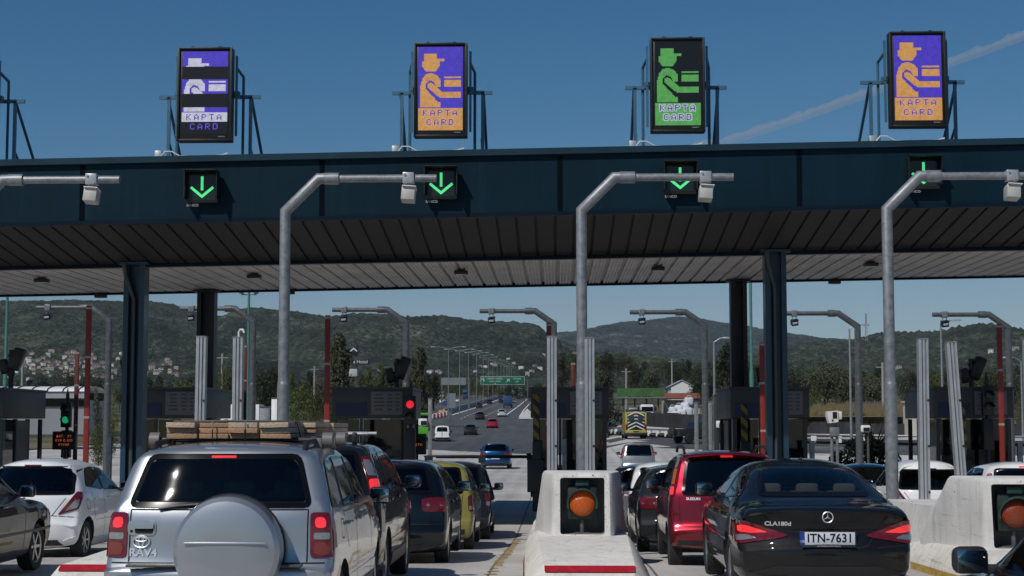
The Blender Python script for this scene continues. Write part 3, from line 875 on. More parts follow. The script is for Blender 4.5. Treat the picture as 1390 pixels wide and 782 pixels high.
def spec_golf():         # dark grey-blue hatchback with round lamps
    L, W, H, b = 4.2, 1.76, 1.48, .98
    prof = hatch(L, H, b, lean=.34, bump=.56, roof_y=(.7, 1.9), wtop=2.2, cowl=3.05, step=.05)
    wz = [(.15, .93), (.35, .98), (.58, 1.0), (.82, .99), (b, .955), (1.2, .87), (1.4, .75), (1.53, .68)]
    return dict(L=L, W=W, H=H, belt=b, prof=prof, wz=wz, plan=(.06, .7, .11, 1), crown=(.14, .25, .045), er=.06, color=(.010, .014, .018), metal=1,
        wheels=(.76, 3.34, .315, .205), rear_win=(1.02, 1.40, .66, .55, 1.8), front_win=(1.04, 1.40, .63, .53), glass_rear=GLASS_D,
        side_wins=[round_poly([(.70, 1.05), (1.66, 1.01), (1.66, 1.385), (1.0, 1.37)], [.08, .03, .03, .1]), round_poly([(1.74, 1.01), (2.70, 1.0), (2.12, 1.345), (1.74, 1.375)], .04)],
        pillars=[[(1.66, 1.02), (1.74, 1.02), (1.74, 1.37), (1.66, 1.37)]],
        tails=[dict(poly=[(.44, .77), (.80, .77), (.815, .86), (.78, .955), (.66, .97), (.44, .955)], ang=22, mat=RED_OFF, r=.05, subs=[dict(poly=[(.46 + .0 + .055 * cos(t * pi / 4) + .06, .865 + .055 * sin(t * pi / 4)) for t in range(8)], mat=RED_ON), dict(poly=[(.70 + .06 * cos(t * pi / 4), .865 + .06 * sin(t * pi / 4)) for t in range(8)], mat=RED_ON), dict(poly=[(.52 + .022 * cos(t * pi / 4), .865 + .022 * sin(t * pi / 4)) for t in range(8)], mat=LENS_W), dict(poly=[(.70 + .024 * cos(t * pi / 4), .865 + .024 * sin(t * pi / 4)) for t in range(8)], mat=LENS_W)])],
        heads=[[(.42, .60), (.76, .63), (.76, .82), (.48, .78)]], rear_seams=[[(-.62, .97), (-.60, .62), (.60, .62), (.62, .97)], [(-.8, .60), (.8, .60)]],
        side_seams=[[(1.70, .32), (1.70, 1.0)], [(2.75, .32), (2.8, .98)]], handles=[(1.15, .88), (1.95, .88)], mirror=(2.6, .98), mirror_paint=1, spokes=5, brake3=(0, 1.425, .3, 0), seat_y=1.9, rear_seat_y=1.15, rear_trim=[[(-.6, .24), (.6, .24), (.55, .32), (-.55, .32)]])
def spec_small(color, H=1.48, metal=0, lampm_=RED_OFF):     # small tall city hatchback
    L, W, b = 3.55, 1.56, .98
    prof = hatch(L, H, b, lean=.24, bump=.58, hood=.88, roof_y=(.5, 1.4), wtop=1.8, cowl=2.5, step=.04)
    wz = [(.15, .93), (.35, .98), (.58, 1.0), (.82, .99), (b, .96), (1.2, .88), (H - .1, .78), (H + .05, .70)]
    return dict(L=L, W=W, H=H, belt=b, prof=prof, wz=wz, plan=(.06, .6, .11, .9), crown=(.12, .22, .05), er=.07, er_in=.11, color=color, metal=metal,
        wheels=(.58, 2.93, .28, .17), rear_win=(1.0, H - .10, .60, .52, 1.5), front_win=(1.03, H - .1, .58, .50), glass_rear=GLASS_D,
        side_wins=[round_poly([(.50, 1.04), (1.30, 1.01), (1.30, H - .11), (.72, H - .12)], [.08, .03, .03, .1]), round_poly([(1.37, 1.01), (2.2, 1.0), (1.72, H - .14), (1.37, H - .12)], .04)],
        pillars=[[(1.30, 1.02), (1.37, 1.02), (1.37, H - .12), (1.30, H - .12)]],
        tails=[dict(poly=[(.60, .70), (.735, .70), (.74, .92), (.68, .99), (.60, .97)], ang=22, mat=lampm_, r=.04, subs=[dict(poly=[(.615, .73), (.72, .73), (.72, .80), (.615, .80)], mat=LENS_W)])],
        heads=[[(.42, .62), (.68, .64), (.68, .84), (.48, .8)]], rear_seams=[[(-.58, .98), (-.56, .63), (.56, .63), (.58, .98)]], side_seams=[[(1.34, .3), (1.34, 1.0)], [(2.25, .3), (2.3, .99)]], handles=[(1.52, .9)],
        mirror=(2.15, .98), mirror_paint=0, spokes=6, brake3=(0, H - .06, .2, 0), seat_y=1.55, rear_seat_y=.9, rear_trim=[[(-.62, .25), (.62, .25), (.62, .40), (-.62, .40)]])
def spec_sedan(color, metal=1):
    L, W, H, b = 4.5, 1.73, 1.44, .96
    prof = [(.2, .2), (.06, .24), (.0, .40), (.0, .56), (.04, .62), (.06, .80), (.08, .94), (.14, .985), (.5, 1.01), (.72, 1.03), (1.0, 1.2), (1.25, 1.34), (1.5, 1.41), (2.0, 1.44), (2.4, 1.42), (2.62, 1.37), (3.0, 1.15), (3.3, .98), (3.55, .94), (4.1, .86), (4.38, .74), (4.48, .6), (4.5, .4), (4.44, .24), (4.3, .2)]
    wz = [(.15, .93), (.35, .98), (.58, 1.0), (.82, .985), (b, .94), (1.15, .83), (1.35, .71), (1.5, .64)]
    return dict(L=L, W=W, H=H, belt=b, prof=prof, wz=wz, plan=(.08, .9, .12, 1.1), crown=(.14, .24, .045), er=.07, er_in=.11, color=color, metal=metal, gh=.06, ghy=.6,
        wheels=(.95, 3.6, .305, .195), rear_win=(1.045, 1.375, .60, .50, 2.0), front_win=(1.0, 1.37, .62, .52),
        side_wins=[round_poly([(.98, 1.03), (1.9, .99), (1.9, 1.365), (1.35, 1.32)], [.06, .03, .03, .1]), round_poly([(1.98, .99), (2.96, .97), (2.42, 1.32), (1.98, 1.355)], .04)], pillars=[[(1.9, 1.0), (1.98, 1.0), (1.98, 1.355), (1.9, 1.355)]],
        tails=[dict(poly=[(.50, .70), (.80, .70), (.80, .88), (.50, .88)], ang=25, mat=RED_OFF, r=.04, subs=[dict(poly=[(.52, .72), (.64, .72), (.64, .78), (.52, .78)], mat=LENS_W)])],
        heads=[[(.42, .58), (.78, .60), (.78, .76), (.48, .74)]], rear_seams=[[(-.6, .95), (-.5, .63), (.5, .63), (.6, .95)]], side_seams=[[(1.94, .32), (1.94, .97)], [(3.0, .32), (3.05, .95)]], handles=[(1.5, .86), (2.25, .86)],
        side_trim=[[(.3, .50), (4.2, .50), (4.2, .535), (.3, .535)]], mirror=(2.86, .97), mirror_paint=1, spokes=6, seat_y=2.05, rear_seat_y=1.3)
def far(S, **k):
    S = dict(S); S['lod'] = 1; S['step'] = .16; S.update(k)
    for q in ('rear_seams', 'side_seams', 'handles', 'brake3', 'wiper', 'pillars'): S.pop(q, None)
    return S
# ================================================================ the setting
def node_mat(name):
    m = bpy.data.materials.new(name); m.use_nodes = True
    n, l = nodes(m)
    return m, n, l, n['Principled BSDF']
def N(n, t, **k):
    q = n.new(t)
    for a, b in k.items():
        if a in q.inputs: q.inputs[a].default_value = b
        else: setattr(q, a, b)
    return q
def noise(n, l, vec, scale, detail=6, rough=.6):
    q = N(n, 'ShaderNodeTexNoise', Scale=scale, Detail=detail, Roughness=rough); l.new(vec, q.inputs['Vector']); return q.outputs['Fac']
def ramp(n, l, f, a, b, lo=0, hi=1):
    q = N(n, 'ShaderNodeMapRange'); q.inputs['From Min'].default_value = a; q.inputs['From Max'].default_value = b; q.inputs['To Min'].default_value = lo; q.inputs['To Max'].default_value = hi
    l.new(f, q.inputs['Value']); return q.outputs[0]
def mixc(n, l, f, a, b):
    q = N(n, 'ShaderNodeMix', data_type='RGBA')
    if isinstance(f, float): q.inputs[0].default_value = f
    else: l.new(f, q.inputs[0])
    for s_, v in ((6, a), (7, b)):
        if isinstance(v, tuple): q.inputs[s_].default_value = (*v, 1)
        else: l.new(v, q.inputs[s_])
    return q.outputs[2]
def mth(n, l, op, a, b=None):
    q = N(n, 'ShaderNodeMath', operation=op)
    for i, v in enumerate((a, b)):
        if v is None: continue
        if isinstance(v, (int, float)): q.inputs[i].default_value = v
        else: l.new(v, q.inputs[i])
    return q.outputs[0]
def bump(n, l, b, h, s=.4, d=.02):
    q = N(n, 'ShaderNodeBump', Strength=s, Distance=d); l.new(h, q.inputs['Height']); l.new(q.outputs[0], b.inputs['Normal'])

def plaza_material():
    m, n, l, b = node_mat('plaza_concrete')
    tc = n.new('ShaderNodeTexCoord'); o = tc.outputs['Object']
    sp = n.new('ShaderNodeSeparateXYZ'); l.new(o, sp.inputs[0])
    big = noise(n, l, o, .35, 5); fine = noise(n, l, o, 9, 8, .7); grit = noise(n, l, o, 60, 4, .7)
    base = mixc(n, l, ramp(n, l, big, .35, .65), (.45, .425, .40), (.60, .57, .54))
    base = mixc(n, l, ramp(n, l, fine, .5, .75, 0, .5), base, (.2, .19, .18))
    # tyre wear: two darker bands in every lane, broken up along the way
    st = N(n, 'ShaderNodeMapping'); st.inputs['Scale'].default_value = (3.0, .12, 1); l.new(o, st.inputs[0])
    wear = noise(n, l, st.outputs[0], 1.0, 5)
    lane = mth(n, l, 'PINGPONG', mth(n, l, 'ADD', sp.outputs['X'], 2.4 + 52), 2.6)       # 0 at lane middle
    track = mth(n, l, 'ABSOLUTE', mth(n, l, 'SUBTRACT', lane, .75))
    band = ramp(n, l, track, .5, .05)
    band = mth(n, l, 'MULTIPLY', band, ramp(n, l, wear, .3, .7, .05, .5))
    base = mixc(n, l, band, base, (.19, .18, .17))
    oil = ramp(n, l, lane, .45, .05); oil = mth(n, l, 'MULTIPLY', oil, ramp(n, l, fine, .45, .6, 0, .6))
    base = mixc(n, l, oil, base, (.08, .078, .075))
    # joints
    j = mth(n, l, 'PINGPONG', sp.outputs['Y'], 2.5); jy = ramp(n, l, j, .03, .012)
    jx = ramp(n, l, mth(n, l, 'ABSOLUTE', mth(n, l, 'SUBTRACT', lane, 1.55)), .025, .01)
    jj = mth(n, l, 'MAXIMUM', jy, jx)
    base = mixc(n, l, mth(n, l, 'MULTIPLY', jj, .8), base, (.05, .045, .04))
    l.new(base, b.inputs['Base Color']); b.inputs['Roughness'].default_value = .85
    bump(n, l, b, mth(n, l, 'ADD', grit, mth(n, l, 'MULTIPLY', jj, -2.0)), .35, .01)
    return m
def asphalt_material(name='asphalt', c0=(.062, .063, .066), c1=(.10, .10, .101)):
    m, n, l, b = node_mat(name)
    tc = n.new('ShaderNodeTexCoord'); o = tc.outputs['Object']
    st = N(n, 'ShaderNodeMapping'); st.inputs['Scale'].default_value = (.5, .02, 1); l.new(o, st.inputs[0])
    a = noise(n, l, st.outputs[0], 1.5, 5); f = noise(n, l, o, 2.5, 6); g = noise(n, l, o, 80, 3)
    base = mixc(n, l, ramp(n, l, a, .35, .65), c0, c1)
    base = mixc(n, l, ramp(n, l, f, .55, .75, 0, .4), base, (.035, .035, .036))
    l.new(base, b.inputs['Base Color']); b.inputs['Roughness'].default_value = .82
    bump(n, l, b, g, .3, .01)
    return m
def concrete_material(name, c0, c1, stain=(.12, .11, .10), pit=.12, sc=1.0):
    m, n, l, b = node_mat(name)
    tc = n.new('ShaderNodeTexCoord'); o = tc.outputs['Object']
    big = noise(n, l, o, 1.3 * sc, 6, .65); fine = noise(n, l, o, 14 * sc, 8, .7)
    st = N(n, 'ShaderNodeMapping'); st.inputs['Scale'].default_value = (7, 7, .8); l.new(o, st.inputs[0])
    run = noise(n, l, st.outputs[0], 1.0 * sc, 5, .6)
    base = mixc(n, l, ramp(n, l, big, .3, .7), c0, c1)
    base = mixc(n, l, ramp(n, l, run, .52, .8, 0, .55), base, stain)
    v = N(n, 'ShaderNodeTexVoronoi', Scale=26 * sc); l.new(o, v.inputs['Vector'])
    pits = mth(n, l, 'MULTIPLY', ramp(n, l, v.outputs['Distance'], pit, pit * .5), ramp(n, l, big, .42, .55))
    v3 = N(n, 'ShaderNodeTexVoronoi', Scale=7.5 * sc); l.new(o, v3.inputs['Vector'])
    chips = mth(n, l, 'MULTIPLY', ramp(n, l, mth(n, l, 'ADD', v3.outputs['Distance'], mth(n, l, 'MULTIPLY', fine, .25)), .26, .20), ramp(n, l, big, .50, .56))
    pits = mth(n, l, 'MAXIMUM', pits, chips)
    scf = N(n, 'ShaderNodeMapping'); scf.inputs['Scale'].default_value = (2.2, .5, 9); l.new(o, scf.inputs[0])
    scuff = ramp(n, l, noise(n, l, scf.outputs[0], 1.4 * sc, 6, .7), .60, .72, 0, .45)
    base = mixc(n, l, scuff, base, tuple(c * .5 for c in stain))
    base = mixc(n, l, mth(n, l, 'MULTIPLY', pits, .8), base, (.07, .065, .06))
    l.new(base, b.inputs['Base Color']); b.inputs['Roughness'].default_value = .88
    h = mth(n, l, 'SUBTRACT', fine, mth(n, l, 'MULTIPLY', pits, 1.5))
    bump(n, l, b, h, .5, .012)
    return m
def terrain_material():
    m, n, l, b = node_mat('dry_scrub')
    o = n.new('ShaderNodeTexCoord').outputs['Object']
    a = noise(n, l, o, .03, 6); f = noise(n, l, o, .5, 8, .7)
    base = mixc(n, l, ramp(n, l, f, .35, .65), (.13, .105, .055), (.24, .19, .10))
    base = mixc(n, l, ramp(n, l, a, .4, .56), base, (.035, .045, .02))
    l.new(base, b.inputs['Base Color']); b.inputs['Roughness'].default_value = 1
    bump(n, l, b, f, 1, .3)
    return m
def hill_material(name, dark, mid, rock, rockamt, k=1.0):
    m, n, l, b = node_mat(name)
    o = n.new('ShaderNodeTexCoord').outputs['Object']
    wp = N(n, 'ShaderNodeMapping'); wp.inputs['Scale'].default_value = (1, .55, 1.6); l.new(o, wp.inputs[0]); o2 = wp.outputs[0]
    v = N(n, 'ShaderNodeTexVoronoi', Scale=.14 * k); l.new(o, v.inputs['Vector'])
    v2 = N(n, 'ShaderNodeTexVoronoi', Scale=.3 * k); l.new(o, v2.inputs['Vector'])
    sp = n.new('ShaderNodeSeparateColor'); l.new(v.outputs['Color'], sp.inputs[0])
    big = noise(n, l, o2, .0035 * k, 6, .62); midn = noise(n, l, o2, .014 * k, 8, .72); fn = noise(n, l, o2, .06 * k, 6, .75)
    base = mixc(n, l, ramp(n, l, midn, .40, .60), tuple(c * .75 for c in dark), tuple(c * 1.25 for c in mid))
    # every crown its own tone, dark gaps between crowns
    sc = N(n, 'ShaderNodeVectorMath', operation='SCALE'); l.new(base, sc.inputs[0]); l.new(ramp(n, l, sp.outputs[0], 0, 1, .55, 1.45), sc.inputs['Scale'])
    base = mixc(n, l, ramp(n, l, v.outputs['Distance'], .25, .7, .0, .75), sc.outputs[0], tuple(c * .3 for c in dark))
    # bare rock and scrub clearings
    rk = mth(n, l, 'MULTIPLY', ramp(n, l, big, .49, .60), ramp(n, l, fn, .585 - rockamt, .67 - rockamt))
    rk2 = mth(n, l, 'MULTIPLY', ramp(n, l, midn, .585 - rockamt, .67, 0, .65), ramp(n, l, fn, .51, .60))
    base = mixc(n, l, mth(n, l, 'MAXIMUM', rk, rk2), base, rock)
    l.new(base, b.inputs['Base Color']); b.inputs['Roughness'].default_value = 1
    b.inputs['Specular IOR Level'].default_value = .05
    h = mth(n, l, 'ADD', mth(n, l, 'MULTIPLY', v.outputs['Distance'], -1.0), mth(n, l, 'MULTIPLY', v2.outputs['Distance'], -.5))
    bump(n, l, b, h, .8, 5.0 / k)
    return m
PLAZA = plaza_material()
ASPH = asphalt_material()
CONC = concrete_material('bollard_concrete', (.60, .585, .555), (.79, .77, .735), (.27, .25, .225), .20)
KERB = concrete_material('kerb_concrete', (.66, .63, .565), (.84, .81, .745), (.25, .225, .195), .17)
CONC_G = concrete_material('grey_concrete', (.30, .295, .28), (.42, .41, .39))
PALE = concrete_material('pale_ground', (.52, .50, .47), (.66, .64, .60), (.42, .40, .37), .05, .3)
MARK = mat('road_paint', (.75, .75, .73), .7, vary=.2, vscale=3)
REDP = mat('red_paint', (.42, .012, .022), .45, vary=.25, vscale=10)
YELP = mat('yellow_paint', (.48, .32, .07), .6, vary=.45, vscale=14)
GALV = mat('galvanised_steel', (.23, .245, .26), .46, metal=.35, vary=.32, vscale=9)
GALV_D = mat('dark_galvanised', (.11, .12, .128), .5, metal=.3, vary=.32, vscale=8)
ALU = mat('extruded_aluminium', (.46, .47, .48), .35, metal=.5, vary=.12, vscale=5)
BLUE = mat('blue_painted_steel', (.0022, .0105, .0215), .5, spec=.12, vary=.15, vscale=1.2)
def streaked(name, c):
    m, n, l, b = node_mat(name)
    o = n.new('ShaderNodeTexCoord').outputs['Object']
    st = N(n, 'ShaderNodeMapping'); st.inputs['Scale'].default_value = (3.5, 1, .22); l.new(o, st.inputs[0])
    f = noise(n, l, st.outputs[0], 1.0, 6, .7); g = noise(n, l, o, .35, 4); h = noise(n, l, o, 1.4, 3)
    base = mixc(n, l, ramp(n, l, g, .3, .7), tuple(x * .8 for x in c), tuple(x * 1.25 for x in c))
    base = mixc(n, l, ramp(n, l, f, .52, .75, 0, .5), base, tuple(x * 1.9 + .002 for x in c))
    base = mixc(n, l, ramp(n, l, f, .45, .25, 0, .5), base, tuple(x * .5 for x in c))
    l.new(base, b.inputs['Base Color']); b.inputs['Roughness'].default_value = .5; b.inputs['Specular IOR Level'].default_value = .14
    bump(n, l, b, h, .25, .05)
    return m
FASCIA = streaked('fascia_blue', (.0017, .0158, .0275))
COLBLUE = mat('column_blue', (.007, .034, .066), .42, coat=.15, vary=.2, vscale=1.5)
BLUE_L = mat('light_blue_flashing', (.010, .034, .053), .5, spec=.2, vary=.15, vscale=1)
BLUE_F = mat('blue_frame_steel', (.06, .155, .235), .45, metal=.2, vary=.2)
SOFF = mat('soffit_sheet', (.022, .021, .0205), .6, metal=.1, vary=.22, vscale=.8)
SOFF_LIT = mat('soffit_sheet_lit', (.68, .655, .63), .55, metal=.1, vary=.22, vscale=.8)  # rear copy of the sheet, light bounced off the ground put into its colour
BLACK = mat('black_housing', (.010, .010, .011), .45, vary=.2)
DARKP = mat('dark_panel', (.035, .037, .040), .5, vary=.25, vscale=2)
WHITE = mat('white_enamel', (.78, .78, .77), .4, vary=.06, vscale=6)
GREENM = mat('green_mast_paint', (.045, .165, .14), .5, vary=.15)
STEEL = mat('bolt_steel', (.4, .4, .42), .35, metal=.9)

# ---- terrain
def build_ground():
    ys = [-60, -30, -10, 0, 6, 12, 16, 22, 28, 34, 40, 60, 80, 95, 105, 115, 125, 135, 145, 155, 165, 178, 194, 210, 230, 250, 290, 330, 390, 458, 550, 650, 800, 1000, 1250, 1466, 2000, 2600, 3200, 4500, 6000, 9000, 14000]
    xs0 = [0, 1, 3, 5, 7, 10, 14, 20, 30, 45, 60, 90, 140, 220, 350, 600, 1000, 1800, 3000, 5000, 9000]
    xs = sorted(set([-x for x in xs0] + xs0))
    q = MB(); q.grid(lambda i, j: (xs[i], ys[j], G(xs[i], ys[j]) - .14), len(xs), len(ys))
    tag(q.build('ground', terrain_material(), smooth=60), 'dry scrub ground stretching from the toll plaza to the hills', kind='structure')
build_ground()
def sheet(name, rows, m, label, zoff, nx=8):
    """rows: (y, xl, xr)"""
    q = MB()
    q.grid(lambda i, j: (rows[j][1] + (rows[j][2] - rows[j][1]) * i / nx, rows[j][0], G(rows[j][1] + (rows[j][2] - rows[j][1]) * i / nx, rows[j][0]) + zoff), nx + 1, len(rows))
    return tag(q.build(name, m, smooth=60), label, kind='structure')
sheet('unseen_dark_approach', [(y, -48, 48) for y in (-50, -20, 0, 7.5)], ASPH, 'unseen dark asphalt approach, added to darken the car reflections', 0, 8)  # unseen ground, added as dark asphalt so black paint reflects less light
sheet('plaza', [(y, -48, 48) for y in (7.5, 10, 12, 14, 16, 19, 22, 25, 28, 31, 34, 37, 40, 60, 80, 95, 102, 108, 114, 120, 126, 132, 140, 148, 155, 165, 177)], PLAZA, 'pale concrete paving of the toll plaza', 0, 48)
XR = lambda y: -8.5 - .0053 * y
XL = lambda y: XR(y) - 11.4
hy = [176, 186, 194, 202, 210, 220, 230, 240, 250, 270, 290, 310, 330, 360, 390, 420, 458, 500, 550, 600, 650, 720, 800, 900, 1000, 1120, 1250, 1466, 1700, 2000]
sheet('highway', [(y, -52 + (XL(330) - 1 + 52) * sstep(176, 330, y) + (XL(y) - XL(330)) * (y > 330), 24 + (XR(330) + 14 - 24) * sstep(176, 260, y) - 10.7 * sstep(300, 400, y) + (XR(y) - XR(330)) * (y > 330)) for y in hy], ASPH, 'dark asphalt motorway carriageway climbing away beyond the plaza', .012, 20)
sheet('opposite_carriageway', [(y, XL(y) - 17, XL(y) - 4.2) for y in hy[8:]], ASPH, 'oncoming asphalt carriageway left of the median', .016)
# exit road bending to the right
rail_pts = [(4.4, 178), (5.4, 168), (6.9, 159), (8.6, 150), (10.8, 142.5), (13.6, 136), (17, 131), (21, 128), (28, 125.5), (38, 124), (47, 123.5)]
def exit_road():
    q = MB()
    rows = []
    for i, (x, y) in enumerate(rail_pts):
        a = V(rail_pts[max(0, i - 1)]); b = V(rail_pts[min(len(rail_pts) - 1, i + 1)])
        t = (b - a).normalized(); nn = V((t.y, -t.x))
        if nn.x > 0 and i < 5: nn = -nn
        if nn.y > 0: nn = -nn
        w = 13 + 14 * max(0, 1 - i / 5)
        rows.append([V((x, y)) + nn * w * k / 6 for k in range(7)])
    q.grid(lambda i, j: (rows[i][j].x, rows[i][j].y, G(rows[i][j].x, rows[i][j].y) + .02), len(rows), 7)
    return tag(q.build('exit_road', asphalt_material('exit_asphalt', (.055, .056, .058), (.085, .085, .086)), smooth=60), 'asphalt exit road bending right beyond the booths', kind='structure')
exit_road()
# pale lot between the guard rail and the fence
fence_px = [(843, 577, 200), (881, 579, 185), (930, 582, 175), (989, 586, 165), (1050, 594, 155), (1105, 597, 150), (1180, 598, 149), (1260, 599, 148), (1330, 600, 147), (1420, 601, 146)]
fence_pts = [P(*a) for a in fence_px]
def lot():
    q = MB(); n = len(fence_pts)
    rr = [rail_pts[0], rail_pts[1], rail_pts[2], rail_pts[3], rail_pts[4], rail_pts[5], rail_pts[6], rail_pts[7], rail_pts[8], rail_pts[9]]
    def f(i, j):
        a = V((*rr[i], G(*rr[i]) + .03)); b = fence_pts[i] + V((0, 1.0, .02))
        a = a + V((.25, .25, 0))
        return a.lerp(b, j / 5)
    q.grid(f, n, 6)
    tag(q.build('roadside_lot', PALE, smooth=60), 'pale dusty lot between the guard rail and the grey fence', kind='structure')
lot()
def apron():
    q = MB(); xs = [16, 19, 22, 26, 31, 37, 47]; ys = [66, 75, 84, 92, 96, 100, 104, 108, 112]
    q.grid(lambda i, j: (xs[i] + (2.5 * (112 - ys[j]) / 46 if i == 0 else 0), ys[j], G(xs[i], ys[j]) + .035), len(xs), len(ys))
    tag(q.build('apron', PALE, smooth=60), 'pale concrete apron beyond the booths on the right', kind='structure')
apron()
# ---- painted lines
def line(name, fx, y0, y1, w, zoff, label, dash=None):
    q = MB(); y = y0
    while y < y1:
        ye = min(y1, y + (dash[0] if dash else 12))
        a, b = fx(y), fx(ye)
        for _ in (0,):
            q.face([(a - w / 2, y, G(a, y) + zoff), (a + w / 2, y, G(a, y) + zoff), (b + w / 2, ye, G(b, ye) + zoff), (b - w / 2, ye, G(b, ye) + zoff)])
        y = ye + (dash[1] if dash else 0)
    return tag(q.build(name, MARK, smooth=0), label, kind='structure')
line('road_marking', lambda y: XL(y) + .3, 330, 1400, .5, .05, 'white edge line beside the median barrier')
line('road_marking', XR, 318, 1400, .35, .05, 'solid white line on the right of the running lanes')
line('road_marking', lambda y: XR(y) + 2.6 + .4 * sstep(420, 320, y), 318, 900, .3, .05, 'white outer shoulder line of the motorway')
line('road_marking', lambda y: XL(y) + 3.9, 300, 1200, .25, .05, 'dashed white lane line, left of two', (4, 8))
line('road_marking', lambda y: XL(y) + 7.6, 300, 1200, .25, .05, 'dashed white lane line, right of two', (4, 8))
line('road_marking', lambda y: XL(y) - 10.5, 300, 1200, .25, .05, 'dashed white lane line on the oncoming carriageway', (4, 8))
line('road_marking', lambda y: 1.5, 16, 60, .14, .006, 'worn white line along the lane right of the middle island')
line('road_marking', lambda y: 4.6 - .0 * y, 17, 60, .12, .006, 'worn white line along the lane left of the right island')
def gore():
    q = MB(); ys = [300, 318, 335, 360, 390, 420]
    q.grid(lambda i, j: (XR(ys[j]) + 3.1 + i * (2.6 * sstep(425, 330, ys[j]) + .2), ys[j], G(-8, ys[j]) + .10), 2, len(ys))
    tag(q.build('gore_paving', PALE, smooth=0), 'pale paved wedge at the right edge of the motorway', kind='structure')
gore()
def studs():          # yellow hatched studs beside the islands
    for (xc, y0, y1, lab) in ((-.80, 15.5, 34, 'row of worn yellow dashes along the lane edge left of the middle island'), (-6.2, 15, 30, 'row of worn yellow dashes along the lane edge by the left island')):
        q = MB(); y = y0; i = 0
        while y < y1:
            w = .05 + .035 * random.random(); dx = random.uniform(-.03, .03)
            z = G(0, y) + .006
            q.face([(xc - w + dx, y, z), (xc + w + dx, y + .03, z), (xc + w * .8 + dx, y + .17, z), (xc - w + dx, y + .10, z)])
            y += .5; i += 1
        tag(q.build('lane_edge_dashes', YELP, smooth=0), lab, kind='structure')
studs()

# ---- hills
def hill(name, ridge, Yr, Y0, m, label, amp, seed, crown=3.6, nx=420, ny=64, back=1.5):
    rnd = random.Random(seed)
    from mathutils import noise as NZ
    xs0, xs1 = ridge[0][0], ridge[-1][0]
    q = MB()
    def f(i, j):
        px = xs0 + (xs1 - xs0) * i / (nx - 1)
        t = j / (ny - 1) * back                  # 0 foot, 1 ridge, >1 behind
        Y = Y0 + (Yr - Y0) * t
        top = P(px, lerp_tab(ridge, px), Yr)
        foot = G(0, Y0) - 8
        x = top.x * (Y / Yr) ** .55
        if t <= 1: z = foot + (top.z - foot) * (sin(t * pi / 2) ** 1.15)
        else: z = top.z - (top.z - foot) * (t - 1) ** 1.5 * 1.3
        e = NZ.noise(V((x * .004, Y * .004, seed))) * amp + NZ.noise(V((x * .012, Y * .012, seed + 3))) * amp * .45
        z += e * sin(min(1, t) * pi) * (1 if t < 1 else 0)
        gul = NZ.noise(V((x * .0022, seed + 9, Y * .0006)))
        z += gul * amp * 1.4 * sin(min(1, t) * pi)
        z += crown * NZ.noise(V((x * .17, Y * .17, 1))) + crown * .7 * NZ.noise(V((x * .45, Y * .45, 5)))
        return (x, Y, z)
    q.grid(f, nx, ny)
    tag(q.build(name, m, smooth=80), label, kind='structure')
H_LEFT = hill_material('left_hill_scrub', (.026, .042, .028), (.064, .080, .050), (.20, .19, .165), .01)
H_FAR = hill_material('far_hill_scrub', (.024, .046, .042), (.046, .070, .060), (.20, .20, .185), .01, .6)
H_RIGHT = hill_material('right_hill_scrub', (.028, .046, .032), (.066, .084, .052), (.19, .18, .145), -.01)
hill('hill', [(-260, 430), (-120, 418), (-60, 425), (0, 423), (50, 421), (104, 413), (127, 409), (165, 409), (200, 409), (230, 412), (265, 423), (292, 430), (307, 431), (330, 421), (350, 419), (397, 422), (446, 430), (483, 425), (536, 427), (553, 432), (609, 433), (639, 440), (682, 441), (720, 446), (733, 450), (743, 459), (765, 470), (800, 482), (860, 495), (960, 515)], 2700, 1500, H_LEFT, 'long wooded hill with pale rock patches filling the left background', 34, 3)
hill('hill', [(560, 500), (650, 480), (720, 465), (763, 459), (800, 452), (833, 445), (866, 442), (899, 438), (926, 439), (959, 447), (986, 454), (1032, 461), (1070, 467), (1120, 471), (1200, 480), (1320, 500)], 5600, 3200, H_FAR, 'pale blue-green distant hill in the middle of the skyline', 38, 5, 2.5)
hill('hill', [(900, 510), (980, 492), (1040, 476), (1080, 469), (1120, 470), (1140, 467), (1173, 461), (1226, 459), (1273, 457), (1329, 455), (1390, 456), (1500, 460), (1650, 470)], 2500, 1400, H_RIGHT, 'low wooded ridge with trees along its crest on the right', 30, 8)

